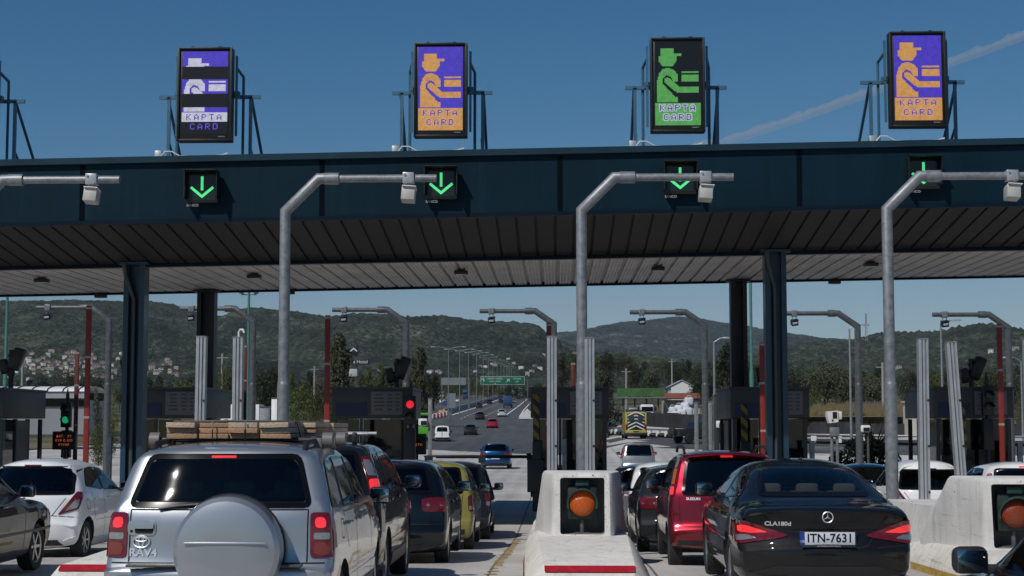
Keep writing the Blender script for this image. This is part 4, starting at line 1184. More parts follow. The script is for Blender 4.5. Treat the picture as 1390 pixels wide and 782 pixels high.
# ---- canopy
CT = .0168
X0, X1 = -34.0, 34.0
def canopy():
    Yf, Yb, Ym = 34.4, 46.5, 38.4
    root = thing('toll_canopy', 'long dark blue flat canopy with a ribbed soffit spanning the toll lanes', 'canopy', (0, Yf, 0))
    def zt(x, z): return z + CT * x
    # fascia panels with open joints
    xj = [-755 / 1, ] and [P(px, 250, Yf).x for px in (-535, -212, 112, 437, 760, 1085, 1410, 1735, 2060)]
    xs = [X0] + [x for x in xj if X0 < x < X1] + [X1]
    q = MB()
    for a, b in zip(xs, xs[1:]):
        a2, b2 = a + .02, b - .02
        q.hull([(a2, 0, zt(a2, 6.36)), (b2, 0, zt(b2, 6.36)), (a2, 0, zt(a2, 7.58)), (b2, 0, zt(b2, 7.58)), (a2, .06, zt(a2, 6.36)), (b2, .06, zt(b2, 6.36)), (a2, .06, zt(a2, 7.58)), (b2, .06, zt(b2, 7.58))])
    q.build('fascia', FASCIA, root, smooth=0)
    for a in xs[1:-1]:
        q = MB()
        q.hull([(a - .055, -.012, zt(a, 6.36)), (a + .055, -.012, zt(a, 6.36)), (a - .055, -.012, zt(a, 7.57)), (a + .055, -.012, zt(a, 7.57)), (a - .055, -.002, zt(a, 6.36)), (a + .055, -.002, zt(a, 6.36)), (a - .055, -.002, zt(a, 7.57)), (a + .055, -.002, zt(a, 7.57))])
        q.build('panel_joint', mat('joint_cover_blue', (.0008, .004, .008), .7, spec=.05), root, smooth=0)
    def bar(name, y0, y1, z0, z1, m):
        b_ = MB(); b_.hull([(x, y, zt(x, z)) for x in (X0, X1) for y in (y0, y1) for z in (z0, z1)]); return b_.build(name, m, root, smooth=0)
    bar('top_flashing', -.10, .25, 7.585, 7.72, BLUE_L)
    bar('lower_flashing', -.03, .10, 6.27, 6.355, BLUE)
    bar('cross_beam', Ym - Yf - .10, Ym - Yf + .10, 5.74, 5.95, BLUE)
    bar('back_fascia', Yb - Yf, Yb - Yf + .08, 5.80, 7.4, BLUE)
    bar('roof_deck', .27, Yb - Yf - .01, 7.25, 7.40, GALV_D)
    # ribbed soffits (ribs run along the lanes)
    def ribs(name, y0, z0, y1, z1, per, dep, m, fine=0):
        b_ = MB(); n = int((X1 - X0) / per); pr = []
        for i in range(n):
            x = X0 + i * per
            if fine:
                pr += [(x, dep), (x + .07, dep), (x + .08, 0)]
                for k_ in range(4):
                    xx = x + .08 + (per - .08) * k_ / 4; d_ = (per - .08) / 4
                    pr += [(xx + d_ * .08, 0), (xx + d_ * .55, 0), (xx + d_ * .70, .022), (xx + d_ * .92, .022)]
                pr += [(x + per - .004, 0)]
            else: pr += [(x, 0), (x + per * .84, 0), (x + per * .87, dep), (x + per * .97, dep)]
        vv = [[b_.bm.verts.new((x, y, zt(x, z) + d)) for (x, d) in pr] for (y, z) in ((y0, z0), (y1, z1))]
        for k in range(len(pr) - 1): b_.bm.faces.new((vv[0][k], vv[0][k + 1], vv[1][k + 1], vv[1][k]))
        b_.build(name, m, root, smooth=0)
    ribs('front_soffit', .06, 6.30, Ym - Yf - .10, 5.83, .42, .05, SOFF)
    ribs('rear_soffit', Ym - Yf + .10, 5.86, Yb - Yf, 5.86, .42, .07, SOFF_LIT, 1)
    return root
canopy()
def ceiling_lamp(px, py, Y, lab):
    p = P(px, py, Y); z = 5.86 + CT * p.x
    t = thing('ceiling_light', lab, 'light', (p.x, Y, z))
    q = MB(); q.box((0, 0, -.09), (.34, .30, .10), bev=.015); q.build('housing', BLACK, t)
    q = MB(); q.box((0, 0, -.143), (.26, .22, .008)); q.build('diffuser', mat('lamp_diffuser', (.35, .35, .34), .3), t)
    q = MB(); q.box((0, 0, -.02), (.20, .08, .08)); q.build('bracket', GALV_D, t)
for px, py, lab in ((57, 373, 'flat black light under the canopy, leftmost of the row'), (345, 371, 'flat black light under the canopy between the left columns and the second gantry'), (626, 364, 'flat black light under the canopy above the open middle lane'), (893, 357, 'flat black light under the canopy left of the right-hand columns'), (1182, 355, 'flat black light under the canopy right of the right-hand columns')):
    ceiling_lamp(px, py, 41.5, lab)
def edge_box(px, lab):
    p = P(px, 390, 46.3)
    q = MB(); q.box((0, 0, -.09), (.34, .2, .12), bev=.02); q.box((0, 0, -.02), (.05, .05, .06))
    o = q.build('floodlight', BLACK, loc=(p.x, 46.3, 5.85 + CT * p.x)); tag(o, lab, 'floodlight')
edge_box(137, 'small black floodlight at the canopy rear edge, left of the left columns')
edge_box(392, 'small black floodlight at the canopy rear edge beside the second gantry pole')
edge_box(1133, 'small black floodlight at the canopy rear edge, right of the blue column')

def column(px, Y, w, lab, pipe, m=COLBLUE):
    x = P(px, 500, Y).x; zt = 5.86 + CT * x - .02
    z0 = G(x, Y)
    t = thing('canopy_column', lab, 'column', (x, Y, z0)); h = zt - z0
    q = MB()       # H section: two flanges and a web
    q.box((-w / 2 + .06, 0, h / 2), (.12, .44, h)); q.box((w / 2 - .06, 0, h / 2), (.12, .44, h)); q.box((0, .02, h / 2), (w - .24, .05, h))
    q.build('shaft', m, t, smooth=0)
    q = MB(); q.box((0, 0, .06), (w + .35, .8, .12), bev=.01); q.build('base_plate', GALV_D, t)
    q = MB(); q.box((0, 0, h - .03), (w + .2, .6, .06)); q.build('cap_plate', m, t)
    if pipe:
        q = MB(); q.tube([(-.02, -.12, .3), (-.02, -.12, h - .9), (-.18, -.3, h - .35), (-.22, -.34, h - .05)], .05, 10); q.build('downpipe', mat('grey_blue_pipe', (.05, .065, .075), .5), t)
column(183, 38.3, .50, 'dark blue steel column with a downpipe, front one of the left pair', 1)
column(280, 46.1, .50, 'black-looking steel column, rear one of the left pair', 0, mat('dark_blue_steel', (.008, .014, .022), .5))
column(1053, 38.3, .50, 'dark blue steel column with a downpipe, front one of the right pair', 1)
column(1003, 46.1, .46, 'black-looking steel column, rear one of the right pair', 0, mat('dark_blue_steel', (.008, .014, .022), .5))

# ---- islands
ISL = [-15.4, -10.15, -4.8, .35, 5.5, 10.7, 15.9]
ISN = ['far left island', 'island left of the white hatchback', 'left island beside the silver off-roader', 'middle island', 'right island beside the black coupe', 'island right of the white cars', 'far right island']
BLK_Y = [22, 22, 20.9, 22, 19.6, 22, 22]
def island(k):
    xc, yb = ISL[k], BLK_Y[k]
    yn = 17.35 if k in (2, 3) else yb - 4.2
    t = thing('traffic_island', 'pale concrete kerbed %s with a red stripe across its nose' % ISN[k] if k in (2, 3) else 'pale concrete kerbed %s between toll lanes' % ISN[k], 'traffic island', (xc, 0, 0))
    secs = [(yn - .55, .42, .54, G(xc, yn) + .02), (yn - .5, .48, .60, G(xc, yn) + .10), (yn, .51, .70, .30), (yb - .2, .63, .79, .31), (yb + 2.2, .65, .82, .26), (yb + 4, .66, .86, .10), (31, .68, .92, -.18), (36, .70, .92, -.32), (41, .75, .92, -.36), (57.2, .75, .92, -.36), (57.6, .6, .8, -.5)]
    q = MB()
    def f(i, j):
        y, wt, wb, z = secs[i]; g = G(xc, y) - .05
        zs = g + (z - g) * .42
        return [(-wb, y, g), (-wb + .02, y, zs), (-wt, y, z - .02), (-wt + .03, y, z), (wt - .03, y, z), (wt, y, z - .02), (wb - .02, y, zs), (wb, y, g)][j]
    q.grid(f, len(secs), 8)
    q.face([f(0, j) for j in range(8)])
    q.build('kerb', KERB, t, smooth=30)
    # yellow painted foot
    q = MB()
    for sx in (-1, 1):
        for (a, b) in zip(secs[1:4], secs[2:5]):
            q.face([(sx * (a[2] + .004), a[0], G(xc, a[0]) + .002), (sx * (b[2] + .004), b[0], G(xc, b[0]) + .002), (sx * (b[2] + .001), b[0], G(xc, b[0]) + .09), (sx * (a[2] + .001), a[0], G(xc, a[0]) + .09)])
    q.build('painted_foot', YELP, t, smooth=0)
    # red stripe across the nose
    z1, z0 = .30, G(xc, yn) + .10
    q = MB()
    def g_(i, j):
        u = -1 + 2 * i / 8; tt = .03 + .24 * j / 3
        w = (.51 - .03) * (1 - tt) + (.48 - .02) * tt
        return (u * w, yn - .5 * tt - .012, z1 + (z0 - z1) * tt + .012)
    q.grid(g_, 9, 4); q.build('red_stripe', REDP, t, smooth=0)
    # end block with a niche for the lamp: narrow front, flanks flaring back
    q = MB()
    zt, zb = 1.15, .30
    cs = []
    for z in (zb - .3, zb, zb + .3, zb + .6, zt - .05, zt - .012, zt):
        u = (max(z, zb) - zb) / (zt - zb)
        w = .665 - .125 * u; y0 = yf_ = yb + .09 * u; wf = .375 - .01 * u; yr = yb + 2.0 - 1.15 * u
        e = {zt: .045, zt - .012: .015}.get(z, 0)
        cs.append([(-wf + e, y0 + e, z), (-wf - .03 + e, y0 + .03 + e, z), (-wf - .05 + e, y0 + .09 + e, z), (-w + .02 + e, yr - .06, z), (-w + e, yr + .05, z), (-w + e, yr + .3, z), (w - e, yr + .3, z), (w - e, yr + .05, z), (w - .02 - e, yr - .06, z), (wf + .05 - e, y0 + .09 + e, z), (wf + .03 - e, y0 + .03 + e, z), (wf - e, y0 + e, z)])
    vv = [[q.bm.verts.new(p) for p in c] for c in cs]
    nc = len(vv[0])
    for a, b in zip(vv, vv[1:]):
        for j in range(nc): q.bm.faces.new((a[j], a[(j + 1) % nc], b[(j + 1) % nc], b[j]))
    q.bm.faces.new(vv[-1]); q.bm.faces.new(list(reversed(vv[0])))
    bo = q.build('end_block', [CONC, CONC, mat('niche_concrete_shaded', (.20, .195, .19), .9, vary=.25, vscale=6)], None, smooth=25)  # niche faces darker, the recess shade put into their concrete
    c = MB(); c.prism(round_poly([(-.30, .325), (.30, .325), (.30, zt - .07), (-.30, zt - .07)], .04, 3), yb - .5, yb + .5, 'Y')
    boolean_cut(bo, [c]); bo.data.set_sharp_from_angle(angle=RAD(28)); bo.parent = t
    yf = yb
    # low wall behind the block
    q = MB(); q.hull([(sx * w, y, z) for sx in (-1, 1) for (w, y, z) in ((.62, yf + 1.6, .0), (.48, yf + 1.6, .72), (.62, yf + 5.6, -.2), (.48, yf + 5.6, .66))])
    q.build('low_wall', CONC, t, smooth=0)
    return t
for k in range(1, 6): island(k)

DKG = mat('dark_green_housing', (.018, .055, .045), .5, vary=.2)
def warning_light(k, on, lab):
    xc, yb = ISL[k], BLK_Y[k]
    s = .78
    t = thing('warning_light', lab, 'warning light', (xc, yb + .15, .74))
    q = MB(); q.box((0, .10, 0), (.40, .12, .46), bev=.015); q.build('housing', mat('lamp_back_plate', (.012, .022, .02), .5), t)
    q = MB(); q.box((0, .06, .265), (.19, .14, .09), bev=.02); q.build('junction_box', DKG, t)
    # hood: half tube above the lens
    q = MB(); R = .185; n = 22
    def f(i, j):
        a = RAD(-20 + 220 * i / n); r = (.170, .186, .212, .196)[j]
        y = (.05, -.14 - .0 + .10 * (1 - sin(max(0, min(pi, a)))) * 1.0, -.14 + .10 * (1 - sin(max(0, min(pi, a)))), .05)[j]
        return (r * cos(a), y, -.01 + r * sin(a))
    q.grid(f, n + 1, 4); q.build('hood', DKG, t)
    q = MB(); q.lathe([(.165, .05), (.17, -.02), (.155, -.04), (.11, -.066), (.06, -.08), (.001, -.085)], (0, 0, -.01), 'Y', 28)
    m = mat('amber_beacon_lens' + str(on), (.46, .085, .012) if on else (.22, .035, .01), .3, emit=(1, .16, .01), estr=.05 if on else 0, vary=.2, vscale=40)
    n_, l_ = nodes(m); b = n_['Principled BSDF']
    v = N(n_, 'ShaderNodeTexVoronoi', Scale=75.0); l_.new(n_.new('ShaderNodeTexCoord').outputs['Object'], v.inputs['Vector']); bump(n_, l_, b, v.outputs['Distance'], .8, .004)
    q.build('lens', m, t)
    q = MB(); q.cyl((0, .1, -.23), (0, .1, -.41), .03); q.box((0, .1, -.41), (.2, .1, .02)); q.build('bracket', GALV_D, t)
warning_light(3, 1, 'round amber warning lamp in the concrete block of the middle island')
warning_light(4, 0, 'unlit dull amber warning lamp in the concrete block on the right edge')
warning_light(2, 0, 'amber warning lamp in the concrete block hidden behind the silver off-roader')

# ---- slotted aluminium posts behind the blocks
def slot_post(x, y, h, lean, lab, cam_top=0):
    z0 = G(x, y) + .2
    t = thing('sensor_post', lab, 'post', (x, y, z0)); t.rotation_euler = (0, RAD(lean), 0)
    q = MB(); w = .075
    pr = [(-w, -w), (-.03, -w), (-.03, -w + .035), (-.012, -w + .035), (-.012, -w), (.02, -w), (.02, -w + .03), (.045, -w + .03), (.045, -w), (w, -w), (w, w), (-w, w)]
    q.prism(pr, 0, h, 'Z'); q.build('post_profile', ALU, t, smooth=0)
    q = MB(); q.box((0, 0, h + .01), (.16, .16, .02)); q.build('end_cap', GALV, t)
    q = MB(); q.box((0, 0, .01), (.28, .28, .02)); q.build('foot_plate', GALV_D, t)
    for zz in (.8, 1.5, 2.2):
        q = MB(); q.cyl((.06, -w - .012, zz), (.06, -w, zz), .018, seg=8); q.build('sensor_eye', BLACK, t)
    if cam_top:
        q = MB(); q.tube([(0, 0, h), (0, 0, h + .09), (.03, -.03, h + .13), (.07, -.03, h + .13), (.09, -.03, h + .08)], .016, 8); q.build('dome_camera', WHITE, t)
for px, py, lean, lab, ct in ((273, 458, .3, 'slotted aluminium post left of the second gantry pole', 0), (324, 459, 0, 'slotted aluminium post with a small camera on top, left of the second gantry pole', 1), (749, 458, 0, 'slotted aluminium post on the middle island, left of the gantry pole', 0), (800, 460, 0, 'slotted aluminium post on the middle island, right of the gantry pole', 0), (1250, 461, .4, 'upright slotted aluminium post right of the rightmost tall gantry pole', 0), (1293, 465, -3.0, 'leaning slotted aluminium post near the right edge', 0)):
    p = P(px, py, 25.2)
    slot_post(p.x + (-.13 if lean < 0 else 0) * -1 * (1 if lean < 0 else 0), 25.2, p.z - (G(p.x, 25.2) + .2), lean, lab, ct)

# ---- gantries
def gantry(px, Y, sgn, lab, zt, dxb, dzb, reach, camx, r, m, front):
    x = P(px, 500, Y).x; z0 = G(x, Y) + (.1 if front else .2)
    t = thing('camera_gantry', lab, 'gantry', (x, Y, z0)); b = zt - z0
    zk = P(px, 522, Y).z - z0
    q = MB(); q.tube([(0, 0, 0), (0, 0, zk)], r * 1.14, 18); q.tube([(0, 0, zk), (0, 0, zk + .05)], [r * 1.14, r], 18)
    q.build('pole_sleeve', m, t)
    q = MB(); q.tube([(0, 0, zk), (0, 0, b), (sgn * dxb, 0, b + dzb), (sgn * (dxb + .32), 0, b + dzb)], r, 18); q.build('pole', m, t)
    q = MB(); q.tube([(sgn * (dxb + .25), 0, b + dzb), (sgn * reach, 0, b + dzb)], r * .72, 14); q.build('arm', m, t)
    q = MB(); q.tube([(sgn * (dxb + .10), 0, b + dzb), (sgn * (dxb + .36), 0, b + dzb)], r * 1.12, 16); q.build('arm_sleeve', m, t)
    q = MB(); q.cyl((0, 0, 0), (0, 0, .03), r * 2.1, seg=18); q.build('base_flange', m, t)
    # clamp and the box hanging below it
    q = MB(); zc = b + dzb
    q.box((sgn * camx, 0, zc), (.20, r * 2.1, r * 2.0), bev=.01)
    q.cyl((sgn * camx - .06, -r - .03, zc + .06), (sgn * camx - .06, -r - .01, zc + .06), .02, seg=8); q.cyl((sgn * camx + .06, -r - .03, zc - .06), (sgn * camx + .06, -r - .01, zc - .06), .02, seg=8)
    q.build('clamp', ALU if front else GALV, t)
    if front:
        q = MB(); q.box((sgn * camx, 0, zc - .15), (.06, .06, .14)); q.build('hanger', GALV, t)
        q = MB(); q.box((sgn * camx - .0, -.02, zc - .30), (.235, .26, .235), rot=(RAD(-10), RAD(4), 0), bev=.012); q.build('antenna_box', mat('antenna_box_grey', (.42, .41, .39), .5, vary=.1), t)
        q = MB(); q.box((sgn * camx + .02, -.045, zc - .178), (.245, .27, .012), rot=(RAD(-10), RAD(4), 0)); q.build('lit_box_top', WHITE, t)  # top of the box made white, sunlight on it put into the colour
    else:
        q = MB(); q.box((sgn * camx - .06, 0, zc - .2), (.02, .03, .24)); q.box((sgn * camx + .06, 0, zc - .2), (.02, .03, .24)); q.build('hanger', GALV, t)
        q = MB(); q.box((sgn * camx, 0, zc - .33), (.24, .30, .17), rot=(RAD(14), RAD(-6), 0), bev=.02); q.build('camera_housing', BLACK, t)
        q = MB(); q.box((sgn * camx + .0, -.165, zc - .35), (.17, .012, .075), rot=(RAD(14), RAD(-6), 0), bev=.003); q.build('camera_window', mat('camera_window', (.7, .7, .72), .15, metal=.3), t)
        q = MB(); q.box((sgn * camx + .01, -.03, zc - .235), (.25, .36, .012), rot=(RAD(14), RAD(-6), 0)); q.build('sun_shield', BLACK, t)
def zpx(py, Y): return P(700, py, Y).z
for px, lab in ((-47, 'tall grey pipe gantry on the left edge, its arm reaching in from outside'), (385, 'tall grey pipe gantry behind the silver off-roader, arm pointing right'), (790, 'tall grey pipe gantry on the middle island, arm pointing right'), (1208, 'tall grey pipe gantry behind the black coupe, arm pointing right')):
    gantry(px, 28.2, 1, lab, zpx(286, 28.2), .58, .58, 2.66 if px != 1208 else 2.66, 2.17, .095, GALV, True)
RG = [(147, 'slim rear gantry with a hanging camera, left of the left columns'), (343, 'slim rear gantry with a hanging camera, behind the rear left column'), (551, 'slim rear gantry with a hanging camera above the dark booth and red signal'), (752, 'slim rear gantry with a hanging camera above the motorway in the middle'), (957, 'slim rear gantry with a hanging camera left of the right-hand columns'), (1165, 'slim rear gantry with a hanging camera right of the right-hand columns'), (1370, 'slim rear gantry with a hanging camera at the right edge')]
for i, (px, lab) in enumerate(RG):
    gantry(px, 57, -1, lab, zpx(434 + i * 2.0, 57), .66, .46, 2.62, 2.2, .11, GALV_D, False)

# ---- LED lane signs on the roof
def raster(W_, H_, kind):
    """the toll officer pictogram and the words as a grid of lamps"""
    def inside(poly, x, y):
        c = False; j = len(poly) - 1
        for i in range(len(poly)):
            (a, b), (e, d) = poly[i], poly[j]
            if (b > y) != (d > y) and x < (e - a) * (y - b) / (d - b) + a: c = not c
            j = i
        return c
    body = [(.05, .725), (.05, .46), (.09, .38), (.18, .325), (.30, .315), (.42, .34), (.50, .40), (.50, .475), (.40, .475), (.34, .42), (.26, .40), (.17, .44), (.17, .50), (.45, .64), (.51, .64), (.51, .725)]
    arm = [(.20, .45), (.27, .425), (.32, .44), (.55, .545), (.95, .545), (.95, .61), (.48, .61), (.20, .49)]
    head = [(.08, .175), (.47, .175), (.47, .235), (.38, .30), (.17, .30), (.09, .24)]
    cap = [(.12, .085), (.42, .085), (.42, .175), (.12, .175)]; brim = [(.40, .145), (.58, .145), (.58, .175), (.40, .175)]
    card = [(.58, .40), (.95, .40), (.95, .475), (.58, .475)]; cardt = [(.58, .355), (.95, .355), (.95, .38), (.58, .38)]
    g = [[0] * W_ for _ in range(H_)]
    for r in range(H_):
        for c in range(W_):
            x, y = (c + .5) / W_, (r + .5) / H_
            if any(inside(p, x, y) for p in (body, arm, head, cap, brim, card, cardt)): g[r][c] = 1
            if y > .735: g[r][c] = 1
    for r in range(H_):             # blue outline between arm and trunk
        for c in range(W_):
            x, y = (c + .5) / W_, (r + .5) / H_
            if .48 < y < .70 and inside([(.16, .50), (.22, .49), (.50, .625), (.50, .66), (.44, .66)], x, y): g[r][c] = 0
    font = {'K': '1000110010101001100010100100101000100000', 'A': '00100010101000110001111111000110001', 'P': '11110100011000111110100001000010000', 'T': '11111001000010000100001000010000100', 'C': '01110100011000010000100001000101110', 'R': '11110100011000111110101001001010001', 'D': '11110100011000110001100011000111110'}
    font['K'] = '10001100101010011000101001001010001'
    def word(w, r0, sx, x0, adv):
        for i, ch in enumerate(w):
            for k in range(35):
                if font[ch][k] == '1':
                    rr = r0 + (k // 5); cc = x0 + i * adv + (k % 5)
                    if 0 <= rr < H_ and 0 <= cc < W_: g[rr][cc] = 2
    word('KAPTA', int(H_ * .765), 1, 5, 8); word('CARD', int(H_ * .875), 1, 9, 8)
    for r in range(H_):             # pale outline round the letters
        for c in range(W_):
            if g[r][c] == 1 and r > H_ * .74 and any(0 <= r + a < H_ and 0 <= c + b < W_ and g[r + a][c + b] == 2 for a in (-1, 0, 1) for b in (-1, 0, 1)): g[r][c] = 4
    return g
LEDB = {}
def led(name, c, s):
    m, n, l, b = node_mat(name)
    o = n.new('ShaderNodeTexCoord').outputs['Object']
    f = noise(n, l, o, 9, 5, .7)
    wv = N(n, 'ShaderNodeMapping'); wv.inputs['Scale'].default_value = (46, 1, 46); l.new(o, wv.inputs[0])
    g = noise(n, l, wv.outputs[0], 1.0, 1)
    st = mth(n, l, 'MULTIPLY', ramp(n, l, f, .3, .7, .72, 1.12), ramp(n, l, g, .3, .7, .82, 1.1))
    b.inputs['Base Color'].default_value = (.01, .01, .012, 1); b.inputs['Roughness'].default_value = .4
    b.inputs['Emission Color'].default_value = (*c, 1); l.new(mth(n, l, 'MULTIPLY', st, s), b.inputs['Emission Strength'])
    return m
L_BLUE = led('led_blue', (.075, .045, .62), 1.0); L_OR = led('led_orange', (.72, .36, .10), 1.0); L_OR2 = led('led_pale_orange', (.78, .42, .24), 1.0); L_GR = led('led_green', (.10, .42, .09), 1.0)
L_WH = led('led_white', (.66, .66, .80), 1.0); L_BK = mat('led_off', (.006, .006, .008), .35); L_BT = led('led_text_blue', (.035, .022, .50), 1.0); L_DB = led('led_navy', (.02, .012, .25), 1.0); L_PW = led('led_pale', (.55, .62, .75), 1.0)
def sign(px, py0, py1, hw, kind, lab, Y=35.6):
    c = P(px, (py0 + py1) / 2, Y); s = PXs(Y)
    w, h = 2 * hw / s, (py1 - py0) / s
    zr = 7.72 + CT * c.x
    t = thing('lane_sign', lab, 'sign', (c.x, Y, zr)); zc = c.z - zr
    q = MB(); q.box((0, .14, zc), (w, .28, h), bev=.02); q.build('cabinet', BLACK, t)
    q = MB()
    fw_ = .045
    for sx in (-1, 1): q.box((sx * (w / 2 - fw_ / 2), -.012, zc), (fw_, .05, h - .01), bev=.006)
    for sz in (-1, 1): q.box((0, -.012, zc + sz * (h / 2 - fw_ / 2)), (w - 2 * fw_ - .004, .05, fw_), bev=.006)
    q.build('bezel', BLACK, t)
    q = MB()
    for sx in (-.25, .25): q.tube([(sx * w + .05 * cos(a * pi / 8), .1, zc + h / 2 - .005 + .05 * sin(a * pi / 8)) for a in range(9)], .012, 6)
    q.build('lifting_eye', BLACK, t)
    # lamps
    W_, H_ = 48, 98
    g = raster(W_, H_, kind)
    sw, sh = w - .20, h - .24
    zs = zc + .03
    q = MB()
    pal = {'blue': [L_BLUE, L_OR, L_BT, L_BK, L_OR2], 'green': [L_BK, L_GR, L_DB, L_BK, L_PW], 'strips': [L_BLUE, L_WH, L_BT, L_BK, L_WH, led('led_bright_blue', (.13, .10, .80), 1.0)]}[kind]
    cw, chh = sw / W_, sh / H_
    for r in range(H_):
        c0 = 0
        y = r / H_
        def idx(c_):
            v = g[r][c_]
            if kind == 'strips':
                on = y < .175 or .335 < y < .505 or .665 < y < .845
                if not on:
                    if y >= .845 and v == 2: return 5
                    return 3
            return v
        while c0 < W_:
            v = idx(c0); c1 = c0
            while c1 < W_ and idx(c1) == v: c1 += 1
            xa, xb = -sw / 2 + c0 * cw, -sw / 2 + c1 * cw
            za, zb = zs + sh / 2 - r * chh, zs + sh / 2 - (r + 1) * chh
            q.face([(xa, -.006, zb), (xb, -.006, zb), (xb, -.006, za), (xa, -.006, za)], v)
            c0 = c1
    q.build('led_screen', pal, t, smooth=0, recalc=False)
    q = MB(); q.add_mesh(text_mesh('SWARCO', .035, .001), M.Translation((w / 2 - .22, -.012, zc - h / 2 + .10)) @ FACE_CAM); q.build('maker_mark', L_PW if 0 else mat('mark_grey', (.5, .5, .5), .5), t, smooth=0)
    # steel support frame standing on the roof
    fz = BLUE_F
    wx = w / 2
    yb = .55
    q = MB(); top = zc - h / 2 + h * .52
    for sx in (-1, 1):
        q.box((sx * (wx + .06), .20, zc), (.05, .05, h * .86))                                   # side rails of the cabinet
        q.box((sx * (wx + .32), yb, (top) / 2), (.07, .07, top))                                  # upright
        q.tube([(sx * (wx + .34), yb, top - .05), (sx * (wx + .36), yb + 1.9, .0)], .036, 6)        # raking brace
        q.tube([(sx * (wx + .30), yb, top * .35), (sx * (wx + .30), yb + 1.0, .0)], .030, 6)
        q.box((sx * (wx + .06), .36, top), (.05, .4, .05)); q.box((sx * (wx + .06), .36, .22), (.05, .4, .05))
        q.box((sx * (wx + .26), yb, top), (.56, .07, .08)); q.box((sx * (wx + .3), yb, .18), (.62, .07, .08))
        q.box((sx * (wx + .06), .30, top), (.12, .16, .14)); q.box((sx * (wx + .10), .34, .18), (.14, .16, .14))
    q.box((0, yb, .18), (w + .5, .06, .06)); q.box((0, yb, top), (w + .5, .06, .06))
    for sx in (-1, 1):
        q.tube([(sx * (wx + .06), .22, zc + h * .30), (sx * (wx + .14), .6, zc + h * .24), (sx * (wx + .14), .6, .15)], .035, 6)
    q.build('support_frame', fz, t, smooth=30)
    q = MB(); q.box((-wx - .40, .0, .16), (.16, .12, .32), bev=.01); q.build('junction_box', ALU, t)
    q = MB(); q.tube([(-wx - .36, -.05, .16), (-wx - .25, -.06, .30), (-wx - .1, -.06, .30), (-wx + .08, -.05, .2), (0, -.03, .2), (wx - .2, -.03, .22), (wx - .08, -.03, .26), (wx - .1, -.03, .12), (wx - .1, 0, .02)], .013, 6); q.build('cable', WHITE, t)
    return t
sign(278, 62, 194, 38, 'strips', 'roof sign showing broken blue and white LED strips, leftmost complete sign')
sign(598, 56, 188, 37, 'blue', 'roof sign with an orange officer on blue LEDs, left of the green one')
sign(920, 49, 181, 37.5, 'green', 'roof sign with a green LED officer on black')
sign(1246, 41, 174, 38.5, 'blue', 'roof sign with an orange officer on blue LEDs crossed by the vapour trail, rightmost')
sign(-46, 68, 200, 38, 'blue', 'roof sign past the left edge, only its blue steel frame showing')

def lane_arrow(px, py, lab):
    Y = 34.25; c = P(px, py, Y)
    t = thing('lane_signal', lab, 'signal', (c.x, Y, c.z))
    q = MB(); q.box((0, .04, 0), (.68, .16, .66), bev=.02); q.build('housing', BLACK, t)
    q = MB(); q.box((0, -.15, .345), (.70, .40, .02)); q.box((-.345, -.10, .05), (.02, .3, .6)); q.box((.345, -.10, .05), (.02, .3, .6)); q.build('visor', BLACK, t)
    q = MB(); q.box((0, -.042, .0), (.56, .008, .54)); q.build('face_panel', mat('signal_face', (.012, .02, .02), .3), t)
    q = MB(); y = -.052
    q.box((0, y, .09), (.055, .012, .30))
    for sx in (-1, 1): q.box((sx * .115, y - .002 * sx, -.10), (.055, .012, .33), rot=(0, RAD(-50 * -sx), 0))
    q.build('green_arrow', mat('arrow_led', (.02, .3, .08), .4, emit=(.12, .95, .35), estr=.85), t, smooth=0)
    q = MB(); q.add_mesh(text_mesh('SANCO', .075, .001), M.Translation((-.2, -.05, -.385)) @ FACE_CAM); q.build('maker_mark', mat('mark_grey', (.5, .5, .5), .5), t, smooth=0)
lane_arrow(275, 255, 'green downward arrow signal on the canopy edge below the striped sign')
lane_arrow(599, 250, 'green downward arrow signal on the canopy edge at the end of a gantry arm')
lane_arrow(923, 243, 'green downward arrow signal on the canopy edge behind a gantry arm')
lane_arrow(1253, 236, 'green downward arrow signal mostly hidden by a gantry bend, rightmost')
